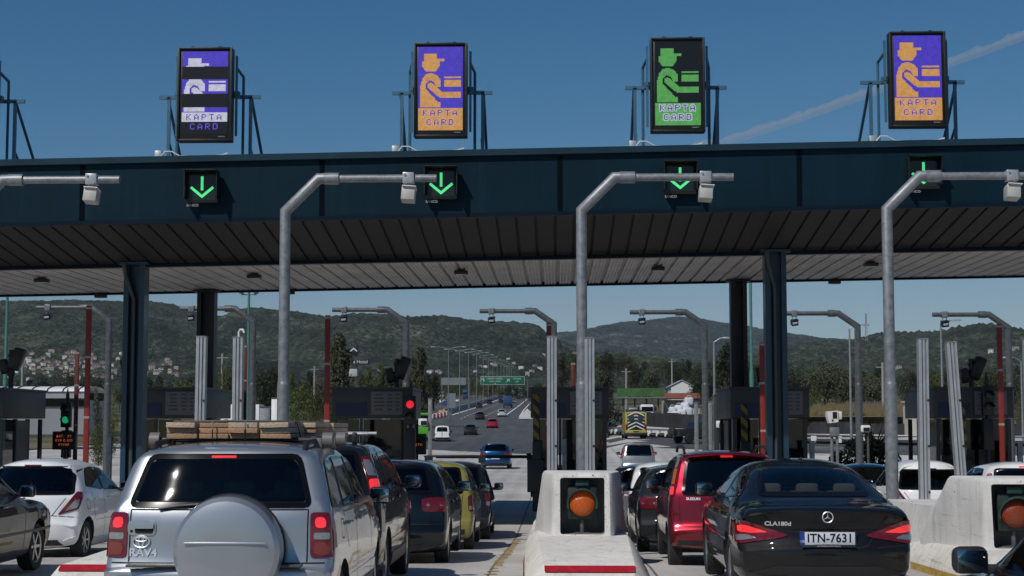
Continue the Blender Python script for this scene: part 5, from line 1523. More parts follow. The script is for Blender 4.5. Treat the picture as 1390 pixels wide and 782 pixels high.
# ================================================================ booths, barriers, signals
WHITE_T = mat('tariff_board_white', (.15, .155, .165), .6, vary=.1)
BOOTH_G = mat('booth_grey_panel', (.042, .044, .047), .5, vary=.15, vscale=2)
BOOTH_D = mat('booth_dark_frame', (.03, .032, .035), .45, vary=.15)
BOOTH_GL = glass_mat('booth_glass', (.10, .11, .12))
BLUE_S = mat('booth_blue_sign', (.006, .018, .07), .5)
def booth(k):
    xc, y0, L, w, h = ISL[k], 42.0, 3.4, 1.9, 3.14
    z0 = -.36
    t = thing('toll_booth', 'dark grey toll booth with a tariff board on the %s' % ISN[k], 'toll booth', (xc, y0, z0))
    q = MB(); q.box((0, L / 2, .5), (w - .06, L, 1.0), bev=.02); q.build('base_wall', BOOTH_D, t)
    for sx in (-1, 1):
        for y in (.06, L * .36, L * .66, L - .06):
            q = MB(); q.box((sx * (w / 2 - .05), y, 1.67), (.10, .10, 1.34)); q.build('corner_post', BOOTH_G, t, smooth=0)
    q = MB(); q.box((-.25, .05, 1.67), (.07, .08, 1.34)); q.build('window_post', BOOTH_G, t, smooth=0)
    q = MB(); q.box((-.57, .05, 1.67), (.53, .015, 1.30)); q.build('front_window', BOOTH_GL, t, smooth=0)
    q = MB(); q.box((.33, .05, 1.67), (1.04, .015, 1.30)); q.build('front_window', BOOTH_GL, t, smooth=0)
    for sx in (-1, 1):
        q = MB()
        q.box((sx * (w / 2 - .05), L * .21, 1.67), (.015, L * .26, 1.30)); q.build('side_window', BOOTH_GL, t, smooth=0)
        q = MB(); q.box((sx * (w / 2 - .03), L * .51, 1.2), (.05, L * .27, 2.2), bev=.01); d = q.build('door', BOOTH_D, t, smooth=0)
        q = MB(); q.box((sx * (w / 2 + .01), L * .42, 1.1), (.04, .03, .16)); q.build('handle', STEEL, d)
    q = MB(); q.box((0, L / 2, 2.74), (w + .12, L + .12, .76), bev=.02); q.build('fascia', BOOTH_G, t)
    q = MB(); q.box((0, L / 2, 3.13), (w + .2, L + .2, .05)); q.build('roof', BOOTH_D, t)
    q = MB(); q.box((-.50, -.075, 2.58), (.80, .02, .34)); q.build('blue_panel', BLUE_S, t, smooth=0)
    q = MB(); q.box((.42, -.085, 2.74), (.82, .03, .60), bev=.008); b = q.build('tariff_board', WHITE_T, t)
    q = MB()
    for r in range(5):
        z = 2.96 - r * .095
        for (x0, wd) in ((.16, .26), (.44, .14), (.64, .10)):
            wd2 = wd * random.uniform(.7, 1.1); q.box((x0 + .06, -.102, z), (wd2, .004, .035))
    q.build('tariff_lines', mat('board_ink', (.05, .055, .06), .6), b, smooth=0)
    q = MB(); q.box((.05, L * .5, 1.05), (w - .3, L - .4, .06)); q.build('counter', BOOTH_D, t)
    q = MB(); q.box((.1, L * .35, 1.25), (.42, .06, .3), bev=.01); q.cyl((.1, L * .35, 1.05), (.1, L * .35, 1.2), .03); q.build('monitor', BLACK, t)
for k in range(0, 6): booth(k)

HAZ = None
def hazard_mat():
    m, n, l, b = node_mat('hazard_stripes')
    o = n.new('ShaderNodeTexCoord').outputs['Object']; sp = n.new('ShaderNodeSeparateXYZ'); l.new(o, sp.inputs[0])
    f = mth(n, l, 'ADD', sp.outputs['X'], sp.outputs['Z'])
    p_ = mth(n, l, 'PINGPONG', f, .16)
    st = ramp(n, l, p_, .078, .082)
    l.new(mixc(n, l, st, (.20, .13, .012), (.008, .008, .008)), b.inputs['Base Color']); b.inputs['Roughness'].default_value = .6
    return m
HAZ = hazard_mat()
def hazard_post(px, y, lab, py0, py1):
    p = P(px, py0, y); z0 = -.36; zm = P(px, py1, y).z
    t = thing('hazard_post', lab, 'guard post', (p.x, y, z0))
    q = MB(); q.box((0, 0, (p.z + zm) / 2 - z0), (.16, .12, p.z - zm), bev=.015); q.build('striped_guard', HAZ, t)
    q = MB(); q.box((.02, .02, (zm - z0) / 2), (.24, .2, zm - z0), bev=.03); q.box((-.02, -.06, .9), (.42, .2, .82), bev=.02); q.build('lower_housing', BLACK, t)
hazard_post(728, 41.2, 'black and yellow striped guard post on the middle island', 535, 598)
hazard_post(1010, 41.2, 'black and yellow striped guard post left of the blue column', 548, 600)
hazard_post(1305, 41.2, 'black and yellow striped guard post beside the leaning aluminium post', 545, 625)

ARM_R = mat('barrier_red', (.21, .018, .012), .5, vary=.15); ARM_SHADED = mat('barrier_red_shaded', (.10, .012, .012), .5, vary=.15); BAND = mat('reflective_band', (.30, .28, .26), .4)  # exit arms: the same red with canopy shade put into the colour
def raised_arm(px, py_top, y, w, m, lab):
    p = P(px, py_top, y); z0 = -.36
    t = thing('raised_barrier', lab, 'barrier', (p.x, y, z0)); h = p.z - z0
    q = MB(); q.box((0, 0, .95 + (h - .95) / 2), (w, .06, h - .95), bev=.01); q.build('barrier_arm', m, t)
    for f in (.35, .70, .985):
        q = MB(); q.box((0, 0, .95 + (h - .95) * f), (w + .006, .066, .05)); q.build('reflective_band', BAND, t)
    q = MB(); q.box((.0, .22, .5), (.34, .34, 1.0), bev=.02); q.build('motor_cabinet', BOOTH_D, t)
    q = MB(); q.box((0, .06, .98), (.14, .16, .20), bev=.02); q.build('pivot', STEEL, t)
for a in ((121, 415, 37.4, .125, ARM_R, 'raised red barrier arm left of the front left column'), (445, 428, 37.4, .125, ARM_R, 'raised red barrier arm left of the booth with the red signal'), (745, 438, 37.4, .115, ARM_R, 'raised red barrier arm on the middle island beside the aluminium post'), (1034, 465, 37.4, .115, ARM_R, 'raised red barrier arm just left of the front right column'), (1356, 440, 37.4, .115, ARM_R, 'raised red barrier arm near the right edge, in front of a booth'),
          (105, 477, 50, .13, ARM_SHADED, 'raised shaded red barrier arm at the exit beside the green signal'), (333, 468, 50, .13, ARM_SHADED, 'raised shaded red barrier arm behind the post with the camera'), (778, 492, 50, .13, ARM_SHADED, 'short raised shaded red barrier arm at the exit of the middle island')):
    raised_arm(*a)
def lowered_arm():
    p = P(733, 620, 50)
    t = thing('lowered_barrier', 'black lowered barrier arm across the lane behind the blue hatchback', 'barrier', (p.x, 50, -.36))
    z = p.z + .36
    q = MB(); q.box((-1.75, 0, z), (2.9, .07, .10), bev=.012); q.build('barrier_arm', BLACK, t)
    q = MB(); q.box((0, .05, .64), (.58, .42, 1.28), bev=.02); q.build('motor_cabinet', BLACK, t)
    q = MB(); q.box((-.34, -.02, z), (.14, .16, .22), bev=.02); q.build('pivot', BLACK, t)
lowered_arm()
RED_L = mat('red_signal_light', (.9, .02, .03), .4, emit=(1, .03, .06), estr=.8); GRN_L = mat('green_signal_light', (.01, .3, .12), .4, emit=(.02, .62, .26), estr=.5)
LED_T = mat('amber_led_text', (.8, .12, .03), .4, emit=(1, .20, .07), estr=.5)
def traffic_signal(px, py, y, on, lab):
    p = P(px, py, y); z0 = -.4
    t = thing('traffic_signal', lab, 'traffic light', (p.x, y, z0)); z = p.z - z0
    rz = z - .02 if on == 'red' else z + .30
    q = MB(); q.box((0, 0, rz - .15), (.30, .18, .74), bev=.03); q.build('housing', BLACK, t)
    for i, dz in enumerate((.0, -.30)):
        lit = on in ('red', 'green') and (on == 'red') == (i == 0)
        q = MB(); q.lathe([(.10, 0), (.09, -.02), (.05, -.035), (.001, -.04)], (0, -.09, rz + dz), 'Y', 20); q.build('red_light' if i == 0 else 'green_light', (RED_L if i == 0 else GRN_L) if lit else mat('dark_lens', (.02, .015, .015), .25), t)
        q = MB(); q.grid(lambda a, b_: (.115 * cos(RAD(-10 + 200 * a / 12)), -.09 - .16 * b_, rz + dz + .115 * sin(RAD(-10 + 200 * a / 12))), 13, 2); q.build('visor', BLACK, t)
    q = MB(); q.cyl((0, .08, 0), (0, .08, rz + .45), .055, seg=12); q.build('pole', BLACK, t)
    q = MB(); q.tube([(0, .08, rz + .4), (0, .08, rz + .62)], [.05, .01], 8); q.build('finial', BLACK, t)
    q = MB(); q.box((0, .06, rz - 1.0), (.26, .2, .8), bev=.02); q.build('lower_cabinet', BLACK, t)
traffic_signal(557, 548, 41.4, 'red', 'black traffic signal showing red at the side of the dark booth')
traffic_signal(90, 570, 47.0, 'green', 'black traffic signal showing green above the orange text display')
traffic_signal(1341, 552, 41.4, 'none' if 0 else 'off', 'black traffic signal with no lamp showing, near the right edge')
def text_display(px, py, y, w, h, lines, lab):
    p = P(px, py, y)
    t = thing('fare_display', lab, 'display', (p.x, y, -.4)); z = p.z + .4
    q = MB(); q.box((0, .06, z), (w, .14, h), bev=.02); q.build('cabinet', BLACK, t)
    q = MB(); q.box((0, -.012, z), (w - .1, .008, h - .1)); q.build('screen', L_BK, t)
    for i, (s_, dz) in enumerate(lines):
        q = MB(); q.add_mesh(text_mesh(s_, .085, .001, spacing=1.2), M.Translation((0, -.0185, z + dz)) @ FACE_CAM); q.build('led_text', LED_T, t, smooth=0)
    q = MB(); q.cyl((0, .1, 0), (0, .1, z - h / 2), .05, seg=10); q.build('pole', BLACK, t)
text_display(87, 598, 46, .68, .52, (('ΚΑΤ.   ΕΥ', .12), ('ΕΥΡ Ο ΔΙΟ', .0), ('ΕΥΧΑΡ', -.12)), 'black display with three rows of orange LED text beside the white hatchback')
text_display(563, 603, 44, .62, .56, (('ΚΛΕΙΣΤΗ', -.02),), 'black display with one short row of dim LED text below the red signal')
def booth_head(px, py_top, y, lab, two=1):
    p = P(px, py_top, y)
    t = thing('floodlight_mast', lab, 'floodlight', (p.x, y, 2.78)); h = p.z - 2.78
    q = MB(); q.cyl((0, 0, 0), (0, 0, h - .1), .07, seg=10); q.cyl((0, 0, h * .3), (0, 0, h * .5), .10, seg=10); q.build('pole', BLACK, t)
    q = MB(); q.box((.16, 0, h - .35), (.30, .34, .62), rot=(0, RAD(22), 0), bev=.06); q.build('lamp_head', BLACK, t)
    q = MB(); q.box((.05, 0, h - .25), (.30, .05, .06)); q.box((-.18, 0, h - .55), (.22, .26, .4), rot=(0, RAD(-12), 0), bev=.05); q.build('bracket', BLACK, t)
for a in ((16, 470, 43.5, 'black tilted floodlight on the roof of the far left booth'), (539, 482, 43.5, 'black tilted floodlight on the roof of the booth with the red signal'), (1040, 481, 43.5, 'black tilted floodlight beside the front right column'), (1318, 482, 43.5, 'black pair of tilted floodlights on the booth roof at right'), (180, 470, 43.5, 'black tilted floodlight half hidden by the front left column')):
    booth_head(*a)
def bollard(px, py, y, lab):
    p = P(px, py, y); z0 = -.36
    q = MB(); q.box((0, 0, (p.z - z0) / 2), (.12, .10, p.z - z0), bev=.008); q.box((-.02, -.052, (p.z - z0) / 2), (.03, .006, p.z - z0 - .1)); q.box((0, 0, p.z - z0 + .012), (.14, .12, .03), bev=.006)
    tag(q.build('short_post', GALV, loc=(p.x, y, z0)), lab, 'post')
for a in ((149, 591, 41, 'short grey post left of the front left column foot'), (188, 593, 41, 'short grey post at the foot of the front left column'), (766, 597, 41, 'short grey post between the two aluminium posts on the middle island'), (1053, 598, 40, 'short grey post at the foot of the front right column'), (1102, 600, 41, 'short grey post right of the front right column'), (1384, 600, 41, 'short grey post at the right edge')):
    bollard(*a)
def slim_post(px, py0, y, w, m, lab, cam_py=None, cam_dx=-.2):
    p = P(px, py0, y); z0 = G(p.x, y) - .05
    t = thing('equipment_post', lab, 'post', (p.x, y, z0)); h = p.z - z0
    q = MB(); q.box((0, 0, h / 2), (w, w, h), bev=.01); q.build('post', m, t)
    q = MB(); q.box((0, 0, h + .01), (w + .03, w + .03, .025)); q.build('cap', m, t)
    if cam_py:
        z = P(px, cam_py, y).z - z0
        q = MB(); q.box((cam_dx, -.05, z), (.30, .34, .24), bev=.03); o = q.build('camera_box', WHITE, t)
        q = MB(); q.box((cam_dx + .04, -.226, z - .03), (.2, .008, .14)); q.build('camera_window', BLACK, o)
        q = MB(); q.box((cam_dx / 2, 0, z - .14), (abs(cam_dx), .05, .05)); q.build('bracket', m, t)
for a in ((565, 545, 56, .13, GALV, 'light grey post at the exit just right of the red signal'), (584, 541, 56, .13, GALV, 'light grey post with a white camera box left of the white van', 573, -.24), (945, 547, 56, .13, GALV, 'light grey post left of the gantry pole by the dark pickup'), (964, 546, 56, .13, GALV, 'light grey post right of the gantry pole by the dark pickup'), (972, 537, 56, .16, BOOTH_D, 'dark post with a white capped camera, left of the rear right column', 576, .13), (1391, 460, 56, .16, GALV, 'grey post cut by the right edge')):
    slim_post(*a)
def speed_camera():
    p = P(1131, 566, 55); z0 = -.5
    t = thing('enforcement_camera', 'white boxed enforcement camera on twin posts beyond the booths', 'camera', (p.x, 55, z0)); z = p.z - z0; k_ = .62
    q = MB(); q.hull([(x, y, zz) for y in (-.2, .2) for (x, zz) in ((-.36 * k_, z + .3 * k_), (.22 * k_, z + .34 * k_), (.22 * k_, z - .28 * k_), (-.26 * k_, z - .34 * k_), (-.36 * k_, z))]); q.build('cabinet', WHITE, t, smooth=0)
    q = MB(); q.box((.02, -.205, z + .06), (.14, .03, .21)); q.cyl((-.06, -.23, z - .11), (-.06, -.19, z - .11), .03, seg=12); q.build('lens_window', BLACK, t)
    q = MB(); q.box((.21, 0, z + .05), (.13, .28, .27), bev=.03); q.build('flash_unit', WHITE, t)
    q = MB(); q.box((0.03, 0, z - .50), (.30, .25, .30), bev=.02); q.build('control_box', GALV, t)
    q = MB(); q.cyl((-.06, 0, 0), (-.06, 0, z - .2), .05); q.build('leg', GALV, t)
    q = MB(); q.cyl((.12, 0, 0), (.12, 0, z - .2), .05); q.build('leg', GALV, t)
speed_camera()
def dark_box(px, py, y, lab):
    p = P(px, py, y)
    t = thing('small_camera', lab, 'camera', (p.x, y, p.z))
    q = MB(); q.box((0, 0, 0), (.34, .3, .24), bev=.04); q.build('shell', WHITE, t)
    q = MB(); q.box((.03, -.156, -.03), (.22, .012, .14)); q.build('window', BLACK, t)
    q = MB(); q.cyl((.1, 0, -.1), (.1, 0, -(p.z + .4)), .04, seg=10); q.build('post', GALV_D, t)
dark_box(1174, 582, 57, 'small white camera box beside the agave, in front of the grey fence')
dark_box(741, 562, 46, 'small white camera box on the middle island behind the aluminium post')

# agave and dark bush
def agave():
    p = P(1176, 626, 60); z0 = G(p.x, 60)
    LEAFD = mat('dark_leaf', (.007, .010, .007), .9, spec=.1, vary=.3)
    t = thing('agave', 'spiky dark agave rising behind the dark bush beyond the queue', 'plant', (p.x + .25, 60.2, z0 + 1.25))
    q = MB(); rnd = random.Random(4)
    for i in range(42):
        a = rnd.uniform(0, 2 * pi); el = rnd.uniform(.25, 1.45); L = rnd.uniform(1.0, 1.6)
        d = V((cos(a) * cos(el), sin(a) * cos(el), sin(el))); s_ = V((-sin(a), cos(a), 0)) * .055
        b0 = d * .1; m_ = d * L * .5 + V((0, 0, .03)); e = d * L
        q.hull([b0 + s_, b0 - s_, m_ + s_ * .9, m_ - s_ * .9, m_ - V((0, 0, .04)), e])
    q.build('leaf_rosette', LEAFD, t, smooth=0)
    q = MB(); q.cyl((0, 0, -1.3), (0, 0, .3), .12, seg=8); q.build('stem', LEAFD, t)
    t = thing('bush', 'low black-green bush in front of the agave beyond the booths', 'bush', (p.x - .1, 59.4, z0))
    q = MB()
    for i in range(2600):
        a = rnd.uniform(0, 2 * pi); r = rnd.random() ** .5; h = rnd.random()
        x = cos(a) * r * 1.75; hh = (1 - .75 * (abs(x) / 1.8) ** 2) * 1.95 + .15 * sin(x * 9)
        c = V((x, sin(a) * r * .7, h * hh)); w = V((rnd.uniform(-1, 1), rnd.uniform(-1, 1), rnd.uniform(-1, 1))).normalized() * .10; w2 = w.cross(V((rnd.uniform(-1, 1), rnd.uniform(-1, 1), 1))).normalized() * .06
        q.face([c - w, c + w2, c + w, c - w2])
    q.build('foliage', LEAFD, t, smooth=0, recalc=False)
    q = MB()
    for i in range(5): q.cyl((-.8 + .4 * i, 0, 0), (-1.0 + .5 * i, 0, .7), .03, seg=6)
    q.build('stems', LEAFD, t)
agave()

# ================================================================ the queue
def text_badge(root, p, s_, size, m, name='badge_lettering', sx=1.0, B=None, off=.004):
    q = MB(); q.add_mesh(text_mesh(s_, size, .003, bold=.0015 if B else 0), M.Translation(p) @ FACE_CAM @ M.Diagonal((sx, 1, 1, 1)))
    if B:                            # follow the curve of the panel
        for v in q.bm.verts:
            h, n_ = B.hit(V((0, 1, 0)), V((v.co.x, 0, v.co.z)))
            v.co.y = h.y - off + (v.co.y - p.y)
    return q.build(name, m, root, smooth=0)
def rx(B, x, z):
    p, n_ = B.hit(V((0, 1, 0)), V((x, 0, z))); return p
# 1 silver off-roader
S = spec_suv()
suv, B = build_car(S, 'off_roader', 'silver off-roader with a covered spare wheel and planks on its roof', 'car', (-2.527, 12.02, -.0))
colr = (*S['color'], 1)
q = MB(); q.lathe([(.001, -.200), (.14, -.199), (.29, -.190), (.36, -.172), (.392, -.135), (.402, -.085), (.402, .02), (.388, .04), (.30, .05)], (.115, .02, .86), 'Y', 48)
o = q.build('spare_wheel_cover', PAINT_M, suv, smooth=25); o.color = colr
q = MB(); q.lathe([(.405, .0), (.412, .02), (.405, .055), (.34, .06), (.2, .062), (.001, .062)], (.115, .02, .86), 'Y', 40); q.build('spare_tyre', RUBBER, suv)
q = MB()
R0 = .30
q.box((.115, -.186, .86 + .06), (.60, .014, .014), bev=.004); o2 = q.build('cover_ridge', PAINT_M, o); o2.color = (.62, .65, .7, 1)
# handle
def rp(x0, x1, z0, z1, r): return round_poly([(x0, z0), (x1, z0), (x1, z1), (x0, z1)], r, 4)
h = bm_obj(B.patch(rp(-.685, -.465, .955, 1.065, .04), (0, 1, 0), .04, .010, .012), 'door_handle', PAINT_M, suv); h.color = colr
bm_obj(B.patch(rp(-.628, -.485, .968, 1.022, .02), (0, 1, 0), .04, .013, .006), 'handle_recess', SEAM, h)
h2 = bm_obj(B.patch(rp(-.635, -.480, 1.005, 1.050, .02), (0, 1, 0), .04, .030, .02), 'handle_grip', PAINT_M, h); h2.color = colr
bm_obj(B.patch([(-.655 + .011 * cos(t_ * pi / 4), .985 + .011 * sin(t_ * pi / 4)) for t_ in range(8)], (0, 1, 0), .04, .014, .006), 'lock', SEAM, h)
# emblem of three rings and the lettering
q = MB()
def on_panel(x, z, off=.012): return rx(B, x, z) + V((0, -off, 0))
for (a, b_, dz) in ((.064, .044, 0), (.020, .040, .0), (.044, .016, .018)):
    q.tube([on_panel(-.575 + a * cos(2 * pi * i / 28), .908 + dz + b_ * sin(2 * pi * i / 28)) for i in range(28)], .0058, 6, closed=True)
q.build('emblem', BADGE, suv)
text_badge(suv, rx(B, -.56, .825), 'RAV4', .080, BADGE, sx=1.15, B=B)
# bumper step and lower trim
q = MB(); q.box((0, .02, .742), (1.3, .10, .02), bev=.008); q.build('bumper_tread', TRIM_G, suv)
# roof rails and cross bars
for sx in (-1, 1):
    q = MB(); q.tube([(sx * .585, .50, 1.575), (sx * .585, .60, 1.635), (sx * .59, 1.2, 1.66), (sx * .59, 1.9, 1.645), (sx * .585, 2.05, 1.58)], .022, 8)
    q.build('roof_rail', TRIM, suv)
for y in (1.05, 2.15 - .3):
    q = MB(); q.cyl((-.68, y, 1.66), (.70, y, 1.66), .022, seg=10); b_ = q.build('cross_bar', TRIM, suv)
    for sx in (-1, 1):
        q = MB(); q.cyl((sx * .70 - .05, y, 1.655), (sx * .70 + .03, y, 1.655), .065, seg=14); q.box((sx * .60, y, 1.625), (.10, .10, .10), bev=.02); q.build('bar_end', mat('rack_end_grey', (.16, .155, .15), .5), b_)
q = MB(); q.box((-.0, .42, 1.604), (.34, .05, .012), bev=.004); q.build('spoiler_glint', CHROME, suv)
q = MB(); q.box((.0, .40, 1.582), (.06, .03, .022), bev=.005); q.build('washer_nozzle', TRIM, suv)
pp = rx(B, 0, 1.16)
q = MB(); pts = [rx(B, x, 1.135 + .05 * (1 - ((x + .1) / .42) ** 2)) + V((0, -.02, 0)) for x in (-.45, -.3, -.15, 0, .12, .2)]
q.tube(pts, .010, 6); q.build('rear_wiper', TRIM, suv)
number_plate(suv, rx(B, -.45, .60) + V((0, -.012, 0)))
# planks
WOODS = [mat('pine_board_%s' % nm, c, .75, vary=.35, vscale=1.0) for nm, c in (('pale', (.66, .51, .37)), ('brown', (.44, .27, .16)), ('grey', (.56, .46, .37)), ('red', (.50, .30, .18)))]
for w_ in WOODS:
    n_, l_ = nodes(w_); b = n_['Principled BSDF']
    mp = N(n_, 'ShaderNodeMapping'); mp.inputs['Scale'].default_value = (30, .8, 110); l_.new(n_.new('ShaderNodeTexCoord').outputs['Object'], mp.inputs[0])
    g_ = noise(n_, l_, mp.outputs[0], 1.0, 6, .7)
    src = b.inputs['Base Color'].links[0].from_socket
    l_.new(mixc(n_, l_, ramp(n_, l_, g_, .42, .68, 0, .75), src, (.10, .055, .03)), b.inputs['Base Color'])
cols = ['leftmost', 'second from the left', 'third from the left', 'rightmost']
rnd = random.Random(2)
cols += ['first set back','second set back']
for r in range(3):
    for c in range(6):
        wd, y0 = .243 + rnd.uniform(-.012, .003), 12.98
        xb = -2.63 - .372 + .248 * c
        if c >= 4:
            y0 = (13.75, 14.6)[c - 4]; xa = P((395, 430)[c - 4], 580, y0).x; xe = P((430, 453)[c - 4], 580, y0).x
            wd = xe - xa - .006; xb = (xa + xe) / 2
        ln = 15.6 - y0
        q = MB(); q.box((0, ln / 2, .0215), (wd, ln, .040 + rnd.uniform(-.004, .002)), bev=.003, rot=(0, RAD(rnd.uniform(-.9, .9)), RAD(rnd.uniform(-.3, .3)) if c < 4 else 0))
        o = q.build('timber_board', WOODS[rnd.randrange(4)], loc=(xb + rnd.uniform(-.005, .005), y0 + rnd.uniform(-.05, .04), 1.668 + .0442 * r))
        tag(o, 'rough sawn board on the silver car, %s layer, %s' % (('lowest', 'middle', 'top')[r], cols[c] if c != 3 else 'fourth from the left'), 'board', 'boards strapped to the roof rack')
for y, lab in ((13.3, 'black tie-down strap round the boards, nearer one'), (14.7, 'black tie-down strap round the boards, farther one')):
    q = MB(); x0, x1 = -2.63 - .51, -2.63 + .51
    q.tube([(x0 - .03, y, 1.64), (x0, y, 1.803), (-2.63, y + .02, 1.809), (x1, y, 1.803), (x1 + .05, y - .03, 1.64)], .014, 6)
    tag(q.build('tie_down_strap', BLACK), lab, 'strap')
q = MB()
for sx, dx in ((-1, -.12), (1, .14)): q.tube([(-2.63 + dx, 12.96, 1.66), (-2.63 + dx, 12.94, 1.74), (-2.63 + dx * 1.02, 12.97, 1.806)], .006, 5)
tag(q.build('binding_cord', BLACK), 'thin dark cords binding the front ends of the boards', 'cord')

# passenger with an elbow out of the window
SKIN = mat('skin', (.42, .235, .165), .5, vary=.1, vscale=30)
SHIRT = mat('dark_shirt', (.03, .032, .04), .9, vary=.3)
def skin_body(name, verts, edges, rad, mats, parent, loc, sub=1):
    me = bpy.data.meshes.new(name); me.from_pydata(verts, edges, [])
    o = bpy.data.objects.new(name, me); col.objects.link(o)
    md = o.modifiers.new('skin', 'SKIN'); md.use_smooth_shade = True
    sv = me.skin_vertices[0].data
    for i, r_ in enumerate(rad): sv[i].radius = (r_, r_)
    sv[0].use_root = True
    s2 = o.modifiers.new('sub', 'SUBSURF'); s2.levels = sub; s2.render_levels = sub
    m2 = evaluated_mesh(o)
    bpy.data.objects.remove(o)
    return m2
def passenger():
    # world-local frame of the car: seat on the right, x=.38
    Vv = [(.40, 1.55, .70), (.40, 1.56, .90), (.40, 1.60, 1.12), (.40, 1.62, 1.24), (.40, 1.66, 1.33), (.40, 1.70, 1.44), (.40, 1.72, 1.53),
          (.58, 1.63, 1.20), (.72, 1.80, 1.06), (.83, 2.00, 1.135), (.885, 2.17, 1.145), (.90, 2.27, 1.09),
          (.22, 1.63, 1.20), (.14, 1.80, .98), (.25, 2.05, .95), (.30, 2.12, .95)]
    E = [(0, 1), (1, 2), (2, 3), (3, 4), (4, 5), (5, 6), (3, 7), (7, 8), (8, 9), (9, 10), (10, 11), (3, 12), (12, 13), (13, 14), (14, 15)]
    R_ = [.15, .155, .15, .09, .058, .095, .09, .075, .052, .042, .032, .040, .075, .052, .040, .035]
    # fingers of the hand hanging over the sill
    base = 11
    for i, (dx, L) in enumerate(((.028, .072), (.012, .082), (-.006, .078), (-.022, .062))):
        k = len(Vv)
        Vv += [(.90 + dx * .4, 2.29 + dx * .5, 1.055 + .0), (.915 + dx * .5, 2.30 + dx * 1.1, 1.055 - L * .5), (.905 + dx * .5, 2.295 + dx * 1.2, 1.055 - L)]
        E += [(base, k), (k, k + 1), (k + 1, k + 2)]; R_ += [.0105, .0095, .008]
    k = len(Vv); Vv += [(.915, 2.235, 1.075), (.925, 2.225, 1.03)]; E += [(base, k), (k, k + 1)]; R_ += [.012, .0095]
    me = skin_body('person', Vv, E, R_, None, None, None)
    me.materials.append(SKIN); me.materials.append(SHIRT)
    for p_ in me.polygons:
        c = p_.center
        p_.material_index = 1 if (c.z < 1.29 and c.x < .70 and not (c.y > 1.85)) else 0
        p_.use_smooth = True
    o = link('person', me); o.location = (-2.527, 12.02, 0)
    tag(o, 'front passenger in a dark shirt resting a bare arm out of the silver off-roader window', 'person')
    q = MB(); q.lathe([(.001, .13), (.06, .115), (.098, .05), (.105, -.02), (.09, -.07)], (.40, 1.695, 1.47), 'Z', 18, caps=False); q.build('hair', mat('dark_hair', (.015, .012, .01), .7), o)
    q = MB()
    for sx in (-1, 1): q.lathe([(.001, -.012), (.012, -.008), (.016, 0), (.001, .012)], (.40 + sx * .095, 1.71, 1.46), 'X', 10, caps=False)
    q.hull([(.385, 1.79, 1.45), (.415, 1.79, 1.45), (.40, 1.79, 1.50), (.40, 1.825, 1.455)])
    for sx in (-1, 1): q.lathe([(.001, -.006), (.010, 0), (.001, .006)], (.40 + sx * .034, 1.797, 1.49), 'Y', 8, m=1, caps=False)
    q.box((.40, 1.793, 1.415), (.045, .012, .012), bev=.004, m=2)
    q.build('face_features', [SKIN, mat('eye_white', (.6, .6, .58), .3), mat('lips', (.3, .11, .09), .5)], o)
passenger()

# 2 black coupe
S = spec_coupe()
coupe, B = build_car(S, 'coupe_car', 'glossy black four-door coupe with its brake lights on and a white plate', 'car', (2.705, 16.35, -.02))
number_plate(coupe, rx(B, 0, .675) + V((0, -.02, 0)), 'ITN-7631', .545, .125)
q = MB(); p = rx(B, 0, .59); q.box(p + V((0, -.022, .012)), (.54, .012, .022), bev=.003); q.build('plate_frame', TRIM, coupe)
text_badge(coupe, p + V((0, -.03, .012)), 'AUTOMOBILE GROUP SERVICE', .017, mat('frame_ink', (.5, .5, .5), .5), 'frame_lettering')
p = rx(B, 0, .885) + V((0, -.022, 0))
q = MB(); q.tube([p + V((.052 * cos(2 * pi * i / 28), 0, .052 * sin(2 * pi * i / 28))) for i in range(28)], .0062, 6, closed=True)
for i in range(3):
    a = pi / 2 + 2 * pi * i / 3; e = p + V((.05 * cos(a), 0, .05 * sin(a))); s_ = V((-sin(a), 0, cos(a))) * .008
    q.hull([p + s_, p - s_, p + V((0, -.01, 0)), e, p + V((0, .004, 0))])
q.build('emblem', BADGE, coupe)
text_badge(coupe, rx(B, -.485, .815), 'CLA180d', .058, BADGE, sx=1.15, B=B)
q = MB(); q.hull([(-.022, 1.72, 1.395), (.022, 1.72, 1.395), (-.02, 1.92, 1.41), (.02, 1.92, 1.41), (0, 1.72, 1.455), (0, 1.76, 1.46)]); q.build('antenna_fin', BLACK, coupe)
q = MB(); q.box((.0, 1.62, 1.30), (.06, .012, .17), rot=(RAD(-55), 0, 0)); q.build('window_sticker', WHITE, coupe)
q = MB(); q.hull([(-.62, 1.2, 1.10), (-.57, 1.2, 1.10), (-.595, 1.2, 1.155), (-.595, 1.21, 1.12)]); q.build('warning_triangle_decal', RED_ON, coupe)

# 3 white hatchback and the rest of the left lane
S = spec_corsa()
w1, B = build_car(S, 'hatchback_car', 'white rounded hatchback with dark rear glass on the left', 'car', (-8.05, 24.3, G(-8, 26)))
p = rx(B, -.0, .93); q = MB(); q.tube([p + V((.05 * cos(2 * pi * i / 20), -.012, .05 * sin(2 * pi * i / 20))) for i in range(20)], .007, 6, closed=True); q.box(p + V((0, -.012, 0)), (.12, .008, .012)); q.build('emblem', CHROME, w1)
number_plate(w1, rx(B, 0, .50) + V((0, -.012, 0)))
S = spec_sedan((.018, .0055, .007), 0)
m1, B = build_car(S, 'saloon_car', 'dark maroon saloon cut off by the left edge', 'car', (-7.5, 17.25, G(-7.5, 19)))
S = spec_sedan((.50, .52, .55)); S['mirror_paint'] = 1
build_car(S, 'saloon_car', 'silver saloon mostly hidden ahead of the white hatchback', 'car', (-7.7, 30.3, G(-8, 32)))
